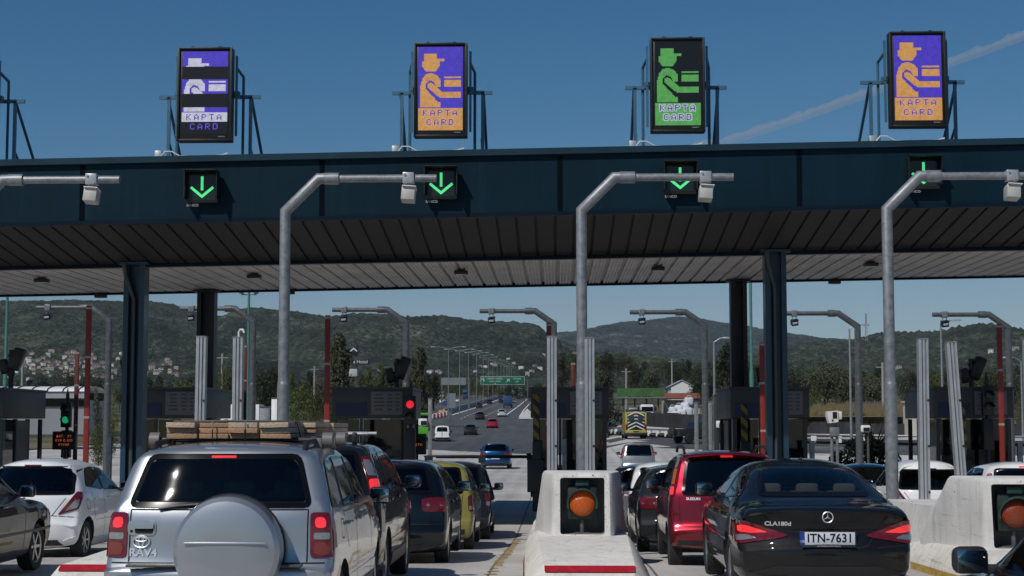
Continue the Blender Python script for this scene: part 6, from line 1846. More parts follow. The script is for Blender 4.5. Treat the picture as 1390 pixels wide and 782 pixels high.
# centre-left lane
S = spec_darksuv()
x1, B = build_car(S, 'estate_car', 'black tall estate with bright rear lamp ahead of the silver off-roader', 'car', (-2.70, 16.9, G(-2.7, 18)))
for y in (1.0, 1.9):
    q = MB(); q.cyl((-.66, y, 1.735), (.62, y, 1.735), .022, seg=10); b_ = q.build('roof_bar', ALU, x1)
    for sx in (-.5, .48):
        q = MB(); q.box((sx, y, 1.69), (.06, .12, .12), bev=.02); q.build('bar_foot', TRIM, b_)
S = spec_golf()
g1, B = build_car(S, 'hatchback_car', 'dark blue-grey hatchback with round red lamps, behind the yellow car', 'car', (-2.38, 22.5, G(-2.4, 24)))
p = rx(B, 0, .93); q = MB(); q.tube([p + V((.05 * cos(2 * pi * i / 20), -.01, .05 * sin(2 * pi * i / 20))) for i in range(20)], .006, 6, closed=True)
q.tube([p + V((-.035, -.01, .03)), p + V((-.012, -.01, -.03)), p + V((0, -.01, .0)), p + V((.012, -.01, -.03)), p + V((.035, -.01, .03))], .005, 5); q.build('emblem', CHROME, g1)
number_plate(g1, rx(B, 0, .46) + V((0, -.012, 0)))
S = spec_small((.25, .225, .06), 1.56)
build_car(S, 'hatchback_car', 'yellow-green small hatchback waiting in the middle lane', 'car', (-2.2, 28.0, G(-2.2, 29.5)))
S = spec_small((.012, .014, .02), 1.60, 0, RED_ON)
k1, B = build_car(S, 'hatchback_car', 'dark small hatchback with an empty black roof rack', 'car', (-2.12, 33.0, G(-2.1, 34.5)))
for y in (.9, 1.6):
    q = MB(); q.box((0, y, 1.70), (1.28, .05, .035), bev=.008); b_ = q.build('roof_bar', BLACK, k1)
    for sx in (-1, 1):
        q = MB(); q.hull([(sx * .50, y - .04, 1.57), (sx * .62, y - .04, 1.57), (sx * .56, y + .04, 1.56), (sx * .62, y - .03, 1.70), (sx * .50, y - .03, 1.70), (sx * .56, y + .03, 1.70)]); q.build('bar_foot', BLACK, b_)
S = spec_golf(); S.update(color=(.010, .062, .17), metal=1)
b1, B = build_car(S, 'hatchback_car', 'bright blue hatchback driving off beyond the lowered barrier', 'car', (-3.46, 92, G(-3.4, 94)))
number_plate(b1, rx(B, 0, .60) + V((0, -.012, 0)))
# centre-right lane
S = spec_minisuv()
r1, B = build_car(S, 'compact_car', 'red tall compact car with lamps up its rear pillars', 'car', (2.32, 22.0, G(2.3, 23.5)))
text_badge(r1, rx(B, -.47, .955), 'SUZUKI', .046, BADGE, sx=1.2, B=B)
for sx in (-1, 1):
    q = MB(); q.tube([(sx * .56, .42, 1.56), (sx * .565, .52, 1.635), (sx * .57, .75, 1.655), (sx * .57, 1.6, 1.645), (sx * .56, 1.8, 1.57)], .020, 8); q.build('roof_rail', TRIM, r1)
number_plate(r1, rx(B, 0, .48) + V((0, -.012, 0)))
S = spec_golf(); S.update(color=(.016, .017, .019), metal=0); S['H'] = 1.5
c3, B = build_car(S, 'hatchback_car', 'black hatchback directly ahead of the red compact', 'car', (2.22, 27.0, G(2.2, 28.5)))
S = spec_small((.74, .75, .76), 1.60)
build_car(S, 'hatchback_car', 'white small hatchback, third ahead of the black coupe', 'car', (2.2, 32.4, G(2.2, 34)))
S = spec_golf(); S.update(color=(.012, .018, .030))
build_car(S, 'hatchback_car', 'navy hatchback at the booth ahead of the white small hatchback', 'car', (2.1, 37.2, G(2, 39)))
S = spec_minisuv(); S.update(color=(.40, .41, .42)); S['rear_win'] = (1.0, 1.50, .63, .56, 1.6)
build_car(S, 'people_carrier', 'silver people carrier just past the booths', 'car', (3.95, 78, G(3.9, 80)))
# right lane
S = spec_corsa(); S.update(color=(.80, .80, .80))
S['prof'] = [(y, z if z < 1 else 1 + (z - 1) * 1.16) for y, z in S['prof']]; S['wz'] = [(z if z < 1 else 1 + (z - 1) * 1.16, w) for z, w in S['wz']]; S.pop('antenna')
build_car(S, 'hatchback_car', 'white hatchback behind the gantry pole on the right', 'car', (8.0, 34.6, G(8, 36)))
S = spec_small((.80, .80, .80), 1.54)
S['tails'] = [dict(poly=[(.60, .95), (.735, .95), (.72, 1.22), (.65, 1.36), (.58, 1.36), (.585, 1.15)], ang=18, mat=RED_OFF, r=.05)]
S['brake3'] = (0, 1.465, .24, 1); S['antenna'] = (.55, 1.52, .1)
build_car(S, 'hatchback_car', 'white hatchback with tall red lamps behind the right-hand block', 'car', (7.98, 27.6, G(8, 29)))
S = spec_sedan((.012, .02, .035))
build_car(S, 'saloon_car', 'dark blue saloon ahead of the white hatchbacks on the right', 'car', (7.9, 40, G(8, 42)))
# close car at the lower right corner
S = spec_sedan((.012, .012, .014)); S['mirror_paint'] = 0
n1, B = build_car(S, 'saloon_car', 'black saloon, only its mirror and window edge in the lower right corner', 'car', (3.22, 6.25, 0))
for sg in (1, -1):
    pts = [(.98, 1.03), (1.35, 1.335), (1.9, 1.385), (1.98, 1.38), (2.42, 1.342), (2.96, .985), (3.06, .93)]
    if sg == -1: pts = [(-y, z) for y, z in pts]
    bm_obj(B.patch(strip(pts, .042), (-sg, 0, 0), .05, .012, .012), 'window_trim', BADGE, n1)
# ================================================================ far side: traffic, motorway furniture, trees, houses
def ground_hit(px, py, zoff=0):
    r = ray(px, py); r = r / r.y
    y = 30.0
    while y < 9000:
        x, z = r.x * y, CAM_Z + r.z * y
        if z <= G(x, y) + zoff: return V((x, y, G(x, y)))
        y += max(.3, y * .002)
    return V((r.x * 9000, 9000, 0))
F_H = far(spec_golf()); F_S = far(spec_sedan((.1, .1, .1)))
def van_spec(color):
    L, W, H, b = 4.1, 1.7, 1.82, 1.12
    prof = hatch(L, H, b, lean=.10, bump=.56, hood=.98, roof_y=(.3, 1.9), wtop=2.3, cowl=3.0, step=.04)
    wz = [(.15, .94), (.4, .985), (.65, 1.0), (b, .98), (1.5, .92), (H - .08, .84), (H + .05, .78)]
    return dict(L=L, W=W, H=H, belt=b, prof=prof, wz=wz, plan=(.03, .5, .1, 1), crown=(.05, .2, .04), er=.06, color=color, metal=0, wheels=(.7, 3.3, .30, .18), rear_win=(1.15, 1.66, .62, .56, 1.6), front_win=(1.2, 1.68, .62, .55),
        side_wins=[round_poly([(2.0, 1.15), (2.85, 1.13), (2.35, 1.6), (2.0, 1.62)], .04)], tails=[dict(poly=[(.70, .68), (.82, .68), (.82, 1.0), (.70, 1.0)], ang=15, mat=RED_OFF, r=.03)], heads=[[(.42, .65), (.76, .68), (.76, .9), (.5, .86)]],
        rear_trim=[[(-.78, .26), (.78, .26), (.80, .52), (-.80, .52)], [(-.03, .6), (.03, .6), (.03, 1.72), (-.03, 1.72)]], mirror=(2.75, 1.1), mirror_paint=0)
_masters = {}
def far_car(kind, px, py, color, label, rz=0, metal=0, name='far_car', xy=None):
    p = ground_hit(px, py) if xy is None else V((xy[0], xy[1], G(*xy)))
    if kind not in _masters:
        S = {'hatch': F_H, 'sedan': F_S, 'van': far(van_spec((.8, .8, .8))), 'suv': far(spec_minisuv())}[kind]
        S = dict(S); S['glass_rear'] = GLASS_D; S['color'] = color; S['metal'] = metal
        r, B = build_car(S, 'motorway_car' if kind != 'van' else 'motorway_van', label, 'car' if kind != 'van' else 'van', p, rz)
        _masters[kind] = r
    else:
        r = copy_tree(_masters[kind], p, rz, label)
    for c in children_of(r):
        if c.name.startswith(('body', 'wing_mirror', 'roof_spoiler', 'door_handle')): c.color = (*color, 1)
    r['group'] = 'vehicles on the motorway beyond the plaza'
    return r
HW = RAD(.35)
far_car('van', 600, 600, (.80, .80, .79), 'white panel van with two rear windows, nearest on the motorway', HW)
far_car('sedan', 638, 591, (.016, .018, .02), 'black saloon right of the white van on the motorway', HW)
far_car('hatch', 668, 581.5, (.30, .012, .03), 'crimson hatchback on the motorway, right of the black saloon', HW)
far_car('hatch', 651, 570, (.015, .017, .018), 'black hatchback farther up, left above the crimson car', HW)
far_car('hatch', 681, 566, (.45, .46, .47), 'silver hatchback above the crimson car on the motorway', HW)
far_car('sedan', 650, 554, (.014, .016, .018), 'black saloon beside the concrete median, nearer of two', HW)
far_car('hatch', 664, 548.5, (.02, .022, .025), 'dark hatchback beside the concrete median, farther of two', HW)
far_car('sedan', 680, 547.5, (.013, .015, .02), 'small dark saloon just left of the blue lorry', HW)
far_car('hatch', 698, 547.5, (.72, .73, .74), 'small white hatchback just right of the blue lorry', HW)
far_car('hatch', 708, 541.5, (.02, .02, .022), 'tiny dark hatchback near the right line, left of a pair', HW)
far_car('sedan', 716, 541, (.03, .03, .033), 'tiny dark saloon near the right line, right of a pair', HW)
far_car('hatch', 601, 548, (.78, .78, .78), 'white hatchback on the oncoming carriageway, left one', pi + HW)
far_car('sedan', 621, 546.5, (.70, .71, .72), 'white saloon on the oncoming carriageway, right one', pi + HW)
far_car('sedan', 614, 543.5, (.02, .025, .05), 'dark saloon between the two white cars on the oncoming carriageway', pi + HW)
far_car('hatch', 667, 535.5, (.6, .6, .6), 'tiny pale hatchback far up beyond the median', HW)
far_car('hatch', 821, 596, (.016, .017, .02), 'black hatchback on the exit road left of the ambulance', RAD(-6), xy=(5.2, 170))
def blk(parent, name, c, size, m, bev=.05, rot=None):
    q = MB(); q.box(c, size, bev=bev, rot=rot); return q.build(name, m, parent)
def wheels6(t, W, ys, r, m=RUBBER):
    for y in ys:
        for sx in (-1, 1):
            q = MB(); q.lathe([(r * .55, -.14), (r * .92, -.14), (r, -.10), (r, .10), (r * .92, .14), (r * .55, .14)], (0, 0, 0), 'X', 20)
            o = q.build('wheel', m, t, loc=(sx * (W / 2 - .16), y, r))
            q = MB(); q.lathe([(r * .55, -.13), (.001, -.10)] if sx == -1 else [(r * .55, .13), (.001, .10)], (0, 0, 0), 'X', 14, caps=False); q.build('rim', GALV_D, o)
def lorry(px, py, W, H, L, cab, box, label, rz, tank=0):
    p = ground_hit(px, py)
    t = thing('lorry', label, 'lorry', p, rz)
    blk(t, 'chassis', (0, L / 2, .75), (W * .5, L, .25), BLACK)
    if tank:
        q = MB(); q.lathe([(.001, .2), (1.0, .3), (1.15, .6), (1.15, L * .66), (1.0, L * .69), (.001, L * .7)], (0, 0, 2.1), 'Y', 20); q.build('tank', box, t)
    else: blk(t, 'cargo_box', (0, L * .36, .95 + (H - .95) / 2), (W, L * .72, H - .95), box, .04)
    c = blk(t, 'cab', (0, L * .88, .6 + (H * .8 - .6) / 2), (W * .96, L * .20, H * .8 - .6), cab, .12)
    blk(c, 'windscreen', (0, L * .981, H * .62), (W * .82, .03, H * .2), FRIT, .01)
    for sx in (-1, 1): blk(c, 'side_window', (sx * W * .482, L * .89, H * .62), (.03, L * .1, H * .17), FRIT, .01)
    blk(t, 'rear_bumper', (0, .05, .6), (W * .95, .12, .18), TRIM, .02)
    for sx in (-1, 1): blk(t, 'taillight', (sx * W * .40, -.02, .62), (.3, .05, .14), RED_OFF, .01)
    wheels6(t, W, (L * .12, L * .24, L * .86), .48)
    return t
LBLUE = mat('lorry_blue', (.02, .06, .17), .45); LWHITE = mat('lorry_white', (.72, .72, .71), .5, vary=.06)
lorry(689, 554, 2.4, 3.3, 7.5, LBLUE, LBLUE, 'dark blue lorry in the middle of the motorway', HW)
lorry(695, 536.5, 2.5, 3.9, 14, LWHITE, LWHITE, 'long white lorry far up the motorway under the green sign', HW)
lorry(634, 542.5, 2.5, 3.9, 12, LBLUE, LBLUE, 'blue lorry coming down the oncoming carriageway', pi + HW)
lorry(584, 543.5, 2.5, 3.6, 10, LWHITE, LWHITE, 'white lorry at the far side of the oncoming carriageway, left one', pi + HW)
lorry(601, 541.5, 2.5, 3.4, 10, LWHITE, LWHITE, 'white lorry parked at the far side of the oncoming carriageway, right one', pi + HW)
# coach
def coach():
    p = P(570, 566, 185)
    t = thing('coach', 'bright green and white coach on the left behind the red signal', 'coach', (p.x, 185, G(p.x, 185)), RAD(14))
    GC = mat('coach_green', (.10, .42, .03), .4, coat=.5)
    W, L, H = 2.5, 11, 3.3
    q = MB(); q.box((0, L / 2, .45 + 1.3 / 2), (W, L, 1.3), bev=.08); q.build('lower_body', GC, t)
    q = MB(); q.box((0, L / 2, 2.35), (W * .97, L * .99, 1.25), bev=.05); q.build('window_band', FRIT, t)
    q = MB(); q.box((0, L / 2, 3.08), (W * .98, L, .32), bev=.12, seg=3); q.build('roof', GC, t)
    blk(t, 'rear_panel', (0, -.01, 2.3), (W * .8, .05, .7), FRIT, .02)
    blk(t, 'white_stripe', (0, L * .55, 1.55), (W + .03, L * .8, .16), LWHITE, .01)
    for sx in (-1, 1): blk(t, 'taillight', (sx * 1.0, -.03, 1.1), (.2, .05, .35), RED_OFF, .01)
    wheels6(t, W, (2.4, 3.7, 8.6), .5)
coach()
# ambulance
def ambulance():
    p = P(863.5, 597, 141)
    z = G(p.x, 141)
    t = thing('ambulance', 'yellow ambulance with black and white chevrons on its rear doors', 'ambulance', (p.x, 141, z), RAD(1.5))
    YA = mat('ambulance_yellow', (.42, .36, .055), .45, coat=.5, vary=.06)
    W, H, L = 1.85, 2.45, 5.2
    q = MB(); q.prism(round_poly([(0, .35), (0, 2.35), (.15, H - .12), (3.6, H - .12), (4.2, 1.9), (4.5, 1.35), (5.3, 1.15), (5.4, .8), (5.4, .35)], .14, 3), -W / 2, W / 2, 'X')
    bmesh.ops.bevel(q.bm, geom=[e for e in q.bm.edges if abs(e.verts[0].co.x - e.verts[1].co.x) < 1e-4], offset=.07, segments=2, affect='EDGES', clamp_overlap=True)
    q.build('body', YA, t)
    q = MB(); q.box((0, -.012, 1.47), (1.5, .02, 1.42), bev=.004); d = q.build('rear_door', BLACK, t)
    q = MB()
    for i in range(5):
        z0 = .86 + i * .30
        for sx in (-1, 1):
            q.hull([(sx * .02, y, z0 + .22) for y in (-.028, -.024)] + [(sx * .02, y, z0 + .32) for y in (-.028, -.024)] + [(sx * .72, y, z0 - .12) for y in (-.028, -.024)] + [(sx * .72, y, z0 - .02) for y in (-.028, -.024)])
    q.build('chevron_stripe', LWHITE, d, smooth=0)
    for sx in (-1, 1): blk(d, 'rear_window', (sx * .40, -.032, 1.72), (.52, .01, .50), mat('ambulance_glass', (.03, .05, .055), .15), .003)
    blk(t, 'rear_bumper', (0, -.05, .42), (1.9, .16, .2), TRIM, .03); blk(t, 'lower_panel', (0, -.022, .62), (1.7, .03, .26), YA, .01)
    q = MB(); q.box((0, -.04, .62), (.5, .008, .1)); q.build('number_plate', BLACK, t)
    blk(t, 'roof_unit', (0, .3, H - .04), (1.5, .4, .16), BLACK, .05)
    for sx in (-1, 1):
        blk(t, 'taillight', (sx * .83, -.02, 1.0), (.14, .05, .5), RED_OFF, .02)
        blk(t, 'beacon', (sx * .78, .08, H - .1), (.22, .2, .1), mat('beacon_blue', (.02, .08, .4), .2), .03)
        blk(t, 'side_stripe', (sx * .928, 2.4, 1.1), (.012, 4.2, .22), mat('stripe_orange', (.5, .12, .02), .5), .003)
        blk(t, 'wing_mirror', (sx * 1.08, 4.0, 1.6), (.22, .12, .36), TRIM, .03)
        blk(t, 'side_window', (sx * .925, 4.0, 1.62), (.02, .7, .5), FRIT, .005)
    wheels6(t, W + .1, (1.0, 4.3), .36)
ambulance()
def pickup():
    p = P(935, 603, 128)
    t = thing('pickup_truck', 'black pickup truck turning right by the guard rail', 'pickup', (p.x - 1.2, 128, G(p.x, 128) + .04), RAD(-62))
    BK = mat('pickup_black', (.012, .014, .014), .35, coat=.6)
    q = MB(); q.prism(round_poly([(0, .55), (0, 1.05), (1.7, 1.08), (1.75, 1.1), (2.0, 1.72), (3.1, 1.74), (3.6, 1.15), (4.7, 1.02), (4.8, .55)], .08, 3), -.88, .88, 'X')
    q.build('body', BK, t)
    c = MB(); c.prism([(2.02, 1.2), (2.12, 1.64), (3.05, 1.65), (3.42, 1.2)], -.885, .885, 'X'); c.build('side_window', mat('pickup_glass', (.09, .11, .12), .12), t)
    blk(t, 'load_cover', (0, .85, 1.10), (1.5, 1.5, .1), TRIM, .02); blk(t, 'bumper', (0, 4.82, .6), (1.7, .15, .25), TRIM, .03)
    blk(t, 'spare_box', (.0, -.12, .92), (.7, .22, .6), mat('dark_green_canvas', (.015, .03, .02), .8), .05)
    for sx in (-1, 1): blk(t, 'wing_mirror', (sx * 1.0, 3.3, 1.3), (.2, .1, .2), TRIM, .03)
    wheels6(t, 1.9, (.95, 3.85), .38)
pickup()

# ---- guard rail with black and white blocks, fence
def guard_rail():
    t = thing('guard_rail', 'guard rail with black and white posts curving along the exit road', 'guard rail', (0, 0, 0))
    # resample
    pts = []
    for (a, b) in zip(rail_pts, rail_pts[1:]):
        n = max(2, int((V(b) - V(a)).length / 1.0))
        pts += [V(a).lerp(V(b), i / n) for i in range(n)]
    q = MB(); q.tube([(p.x, p.y, G(p.x, p.y) + .72) for p in pts], .09, 6); q.build('rail', mat('rail_steel', (.22, .225, .23), .5, metal=.3, vary=.2), t)
    q = MB(); q.tube([(p.x, p.y + .02, G(p.x, p.y) + .22) for p in pts], .20, 4); q.build('kerb', mat('rail_shadow', (.03, .03, .03), .8), t)  # dark strip below the rail, its shade put into the colour
    for i, p in enumerate(pts[:75:1]):
        if i % 2: continue
        q = MB(); q.box((0, -.26, .38), (.42, .05, .5)); o = q.build('post', WHITE, t, loc=(p.x, p.y, G(p.x, p.y)))
guard_rail()
def fence():
    FG = mat('fence_panel_grey', (.065, .068, .072), .6, vary=.3, vscale=.5)
    q = MB(); h = 1.55
    t = thing('panel_fence', 'grey corrugated panel fence along the lot on the right', 'fence', (0, 0, 0))
    pts = []
    for a, b in zip(fence_pts, fence_pts[1:]):
        n = max(2, int((b - a).length / .5))
        pts += [a.lerp(b, i / n) for i in range(n)]
    pts.append(fence_pts[-1])
    vv = []
    for i, p in enumerate(pts):
        dy = .06 * (1 if i % 2 else -1); st = .10 * ((i // 8) % 2)
        vv.append((q.bm.verts.new((p.x, p.y + dy, p.z - .3)), q.bm.verts.new((p.x, p.y + dy, p.z + h + st))))
    fs = [q.bm.faces.new((a[0], b[0], b[1], a[1])) for a, b in zip(vv, vv[1:])]
    bmesh.ops.solidify(q.bm, geom=fs, thickness=.04)
    q.build('panels', FG, t, smooth=0)
    for i, p in enumerate(pts[::8]):
        q = MB(); q.box((p.x, p.y + .18, p.z + h / 2), (.1, .1, h)); q.build('post', GALV_D, t, smooth=0)
fence()
def barrier_rail(px0, px1, py, y, lab):
    a, b = P(px0, py, y), P(px1, py, y)
    t = thing('guard_rail', lab, 'guard rail', (a.x, y, 0))
    q = MB(); q.box(((b.x - a.x) / 2, 0, a.z), (b.x - a.x, .08, .26), bev=.03); q.build('rail', GALV_D, t)
    n = int((b.x - a.x) / 2.4)
    for i in range(n):
        x = (b.x - a.x) * (i + .5) / n; g = G(a.x + x, y) - .1
        q = MB(); q.box((x, .08, (a.z + g) / 2), (.12, .1, a.z - g)); q.build('post', GALV_D, t, smooth=0)
barrier_rail(1098, 1300, 609, 104, 'straight grey guard rail crossing beyond the agave')
def wall_box(name, cat, px0, px1, py0, py1, y, d, m, lab, roof=None):
    a, b = P(px0, py1, y), P(px1, py0, y)
    t = thing(name, lab, cat, ((a.x + b.x) / 2, y, a.z)); w, h = b.x - a.x, b.z - a.z
    q = MB(); q.box((0, d / 2, h / 2 - 1), (w, d, h + 2)); q.build('wall', m, t, smooth=0)
    q = MB(); q.box((0, d / 2, h + .06), (w + .3, d + .3, .14)); q.build('roof', roof or m, t, smooth=0)
    return t, w, h
wall_box('utility_cabin', 'cabin', 1236, 1262, 546, 592, 146, 3, mat('cabin_beige', (.50, .47, .42), .7, vary=.1), 'small beige cabin standing behind the grey fence at right')

for (a_, b_, y0_, y1_, lab) in ((1093, 1122, 566, 577, 'low grey shed roof behind the fence, left of three'), (1128, 1176, 567, 577, 'low grey shed roof behind the fence, middle of three'), (1182, 1236, 566, 577, 'low grey shed roof behind the fence, right of three')):
    A, B_ = P(a_, y1_, 158), P(b_, y0_, 158)
    t = thing('storage_shed', lab, 'shed', ((A.x + B_.x) / 2, 158, A.z - 2)); w, h = B_.x - A.x, B_.z - A.z
    q = MB(); q.box((0, 3, 1), (w * .94, 5, 2.2)); q.build('wall', mat('shed_wall_grey', (.2, .2, .2), .8), t, smooth=0)
    q = MB(); q.hull([(sx * w / 2, y, z) for sx in (-1, 1) for (y, z) in ((-.3, 2.0), (6, 2.0))] + [(sx * w * .30, 2.8, 2.0 + h) for sx in (-1, 1)]); q.build('roof', mat('shed_sheet_grey', (.30, .31, .33), .6, vary=.2), t, smooth=0)
a_, b_ = P(300, 560, 150), P(352, 549, 150)
t = thing('box_trailer', 'long white trailer parked behind the second pair of posts at left', 'trailer', ((a_.x + b_.x) / 2, 150, G(a_.x, 150)))
w, zt_ = b_.x - a_.x, b_.z - G(a_.x, 150)
q = MB(); q.box((0, 1.2, (zt_ + 1) / 2), (w, 2.4, zt_ - 1), bev=.06); q.build('box', WHITE, t)
q = MB(); q.box((0, 1.2, .8), (w * .9, 1.2, .3)); q.build('chassis', BLACK, t)
for x in (-.35, .25, .38):
    q = MB(); q.lathe([(.2, -.12), (.45, -.12), (.45, .12), (.2, .12)], (x * w, .2, .45), 'Y', 16); q.build('wheel', RUBBER, t)
for (px0, px1, py, lab) in ((352, 366, 553, 'grey equipment cabinet left of the second tall gantry pole, wider one'), (368, 378, 541, 'tall white equipment cabinet beside the second tall gantry pole')):
    a_, b_ = P(px0, 575, 110), P(px1, py, 110); g = G(a_.x, 110)
    t = thing('equipment_cabinet', lab, 'cabinet', ((a_.x + b_.x) / 2, 110, g)); w, h = b_.x - a_.x, b_.z - g
    q = MB(); q.box((0, .4, h / 2), (w, .8, h), bev=.03); q.build('body', GALV if px0 == 352 else WHITE, t)
    q = MB(); q.box((0, -.01, h * .5), (w * .8, .03, h * .7), bev=.01); o = q.build('door', GALV if px0 == 352 else WHITE, t)
    q = MB(); q.box((w * .3, -.04, h * .5), (.04, .03, .2)); q.build('handle', BLACK, o)
    q = MB(); q.box((0, .4, h + .04), (w + .1, .9, .06)); q.build('roof', GALV_D, t)

# ---- motorway furniture
def median():
    t = thing('median_barrier', 'concrete barrier wall between the two carriageways', 'barrier', (0, 0, 0))
    q = MB(); ys = [336, 345, 360, 380, 400, 430, 470, 520, 580, 650, 750, 900, 1100, 1400]
    def f(i, j):
        y = ys[i]; x = XL(y) - 1.6; g = G(x, y)
        return [(x - .45, y, g), (x - .3, y, g + .3), (x - .15, y, g + 1.25), (x + .15, y, g + 1.25), (x + .3, y, g + .3), (x + .45, y, g)][j]
    q.grid(f, len(ys), 6); q.face([f(0, j) for j in range(6)])
    q.build('barrier_wall', CONC_G, t, smooth=0)
    q = MB(); q.tube([(XL(y) - 3.0, y, G(XL(y), y) + .75) for y in ys], .12, 6); q.build('rear_rail', GALV_D, t)
    y = 333; x = XL(y) - 1.6
    q = MB(); q.box((x, y, G(x, y) + .5), (1.6, 2.0, 1.0), bev=.2, seg=3); q.build('crash_cushion', mat('cushion_yellow', (.50, .30, .04), .6, vary=.3), t)
median()
for i in range(13):
    y = 296 + i * 3.0; x = -23.3 + .12 * i; g = G(x, y)
    t = thing('traffic_barrel', 'red and white plastic barrier standing in the row before the median', 'barrier', (x, y, g), 0, 'plastic barriers leading up to the median')
    q = MB(); q.box((0, 0, .45), (.5, 1.6, .9), bev=.08); q.build('body', REDP if i % 2 else LWHITE, t)
    q = MB(); q.box((0, 0, .93), (.2, 1.2, .12), bev=.04); q.build('top_grip', LWHITE if i % 2 else REDP, t)
def lamp_post(x, y, h, arms, lab, group=None, arm=2.2, m=GALV):
    g = G(x, y)
    t = thing('street_lamp', lab, 'street lamp', (x, y, g), 0, group)
    r = max(.08, y * .00012)
    q = MB(); q.tube([(0, 0, 0), (0, 0, h)], [r * 1.3, r * .8], 8); q.build('pole', m, t)
    for sx in arms:
        q = MB(); q.tube([(0, 0, h - .05), (sx * arm * .6, 0, h + .25), (sx * arm, 0, h + .3)], r * .6, 6); q.build('arm', m, t)
        q = MB(); q.box((sx * (arm + .3), 0, h + .28), (.8, .3, .12 + y * .00006), bev=.04); q.build('lamp_head', ALU, t)
    return t
lp = [(609, 473), (624, 476), (636, 478), (647, 480), (656, 483), (663, 486), (669, 488.5), (675, 490), (680, 492), (684, 494), (688, 496), (691, 498), (694, 500)]
for i, (px, py) in enumerate(lp):
    y = 300 + i * 38 + i * i * 3
    p = P(px, py, y)
    g = G(p.x, y)
    lamp_post(p.x, y, max(8, p.z - g), (-1, 1), 'slender double-arm lamp post in the row along the motorway median', 'double-arm lamp posts along the median', arm=2.6)
for (px, py, y, sx, lab) in ((969, 464, 118, 1, 'single-arm grey street lamp left of the rear right column'), (1153, 446, 118, 1, 'single-arm street lamp beside the rear gantry at right'), (1277, 440, 118, 1, 'single-arm street lamp between the two aluminium posts at right'), (1386, 490, 130, -1, 'thin street lamp at the right edge')):
    p = P(px, py, y); lamp_post(p.x, y, p.z - G(p.x, y), (sx,), lab, arm=.75)
def mast(px, py, y, lab, head):
    p = P(px, py, y); g = G(p.x, y)
    t = thing('lighting_mast', lab, 'mast', (p.x, y, g)); h = p.z - g
    q = MB(); q.tube([(0, 0, 0), (0, 0, h * .45), (0, 0, h * .46), (0, 0, h)], [.11, .10, .075, .055], 12); q.build('pole', GREENM, t)
    q = MB(); q.cyl((0, 0, 0), (0, 0, .05), .3); q.build('base_flange', GALV_D, t)
    q = MB(); q.tube([(-.35, 0, h - .1), (.35, 0, h - .1)], .03, 6)
    for sx in (-1, 1): q.box((sx * .34, -.1, h + .02), (.22, .26, .12), rot=(RAD(-20), 0, 0), bev=.03)
    q.build('lamp_head', GALV_D, t)
mast(12, 330, 74, 'green lighting mast at the left edge beyond the booths', 1)
mast(338, 397, 74, 'green lighting mast topped by small lamps beside the second rear gantry', 1)
mast(1018, 330, 74, 'green lighting mast between the two right-hand columns', 1)
for (px, py, y, lab) in ((1198, 492, 170, 'bare concrete utility pole among the shrubs at right'), (302, 480, 190, 'bare utility pole left of the post with the camera'), (446, 493, 260, 'bare utility pole beside the left raised barrier arm'), (850, 500, 240, 'bare utility pole above the green signboard'), (912, 487, 300, 'dark utility pole in front of the far hill'), (427, 497, 260, 'bare utility pole above the round green trees'), (31, 480, 200, 'thin utility pole above the white station building')):
    p = P(px, py, y); g = G(p.x, y)
    q = MB(); q.tube([(0, 0, 0), (0, 0, p.z - g)], [.2, .13], 8); q.box((0, 0, p.z - g - .5), (1.4, .1, .1))
    tag(q.build('utility_pole', mat('pole_concrete', (.30, .29, .27), .8), loc=(p.x, y, g)), lab, 'pole')
GSIGN = mat('sign_green', (.008, .12, .065), .45); SWHITE = mat('sign_white', (.7, .72, .7), .5)
def road_sign(px0, px1, py0, py1, y, texts, lab, post):
    a, b = P(px0, py1, y), P(px1, py0, y); g = G((a.x + b.x) / 2, y)
    t = thing('motorway_sign', lab, 'road sign', ((a.x + b.x) / 2, y, g)); w, h = b.x - a.x, b.z - a.z; zc = (a.z + b.z) / 2 - g
    q = MB(); q.box((0, 0, zc), (w, .15, h), bev=.03); q.build('panel', GSIGN, t)
    q = MB()
    for sz in (-1, 1): q.box((0, -.085, zc + sz * (h / 2 - .14)), (w - .3, .02, .07))
    for sx in (-1, 1): q.box((sx * (w / 2 - .14), -.085, zc), (.07, .02, h - .36))
    q.build('border', SWHITE, t, smooth=0)
    for (s_, x, z, sz) in texts:
        q = MB(); q.add_mesh(text_mesh(s_, sz, .005), M.Translation((x * w, -.09, zc + z * h)) @ FACE_CAM); q.build('lettering', SWHITE, t, smooth=0)
    for x in post:
        q = MB(); q.box((x * w, .4, (zc + h * .3) / 2), (.3, .3, zc + h * .3)); q.build('post', GALV_D, t)
    q = MB(); q.box((0, .4, zc), (w * 1.1, .3, .35)); q.box((0, .2, zc), (w * .6, .3, .12)); q.build('beam', GALV_D, t)
road_sign(652, 712.5, 510.5, 522.5, 520, (('ΛΑΜΙΑ - ΛΑΡΙΣΑ', -.17, .2, .62), ('LAMIA - LARISA', -.17, -.10, .55), ('↑', -.44, 0, 1.9), ('ΕΞΟΔΟΣ', .33, .2, .62), ('EXIT', .33, -.15, .55), ('▲', -.17, -.36, .5), ('↗', .12, 0, 1.9)), 'wide green motorway sign with white arrows over the lanes', (-.56, .56))
road_sign(704, 728, 527, 533.5, 700, (('ΠΑΡΝΗΘΑ', 0, .15, .6), ('PARNITHA', 0, -.2, .5)), 'smaller green motorway sign farther off at the right', (-.4, .4))
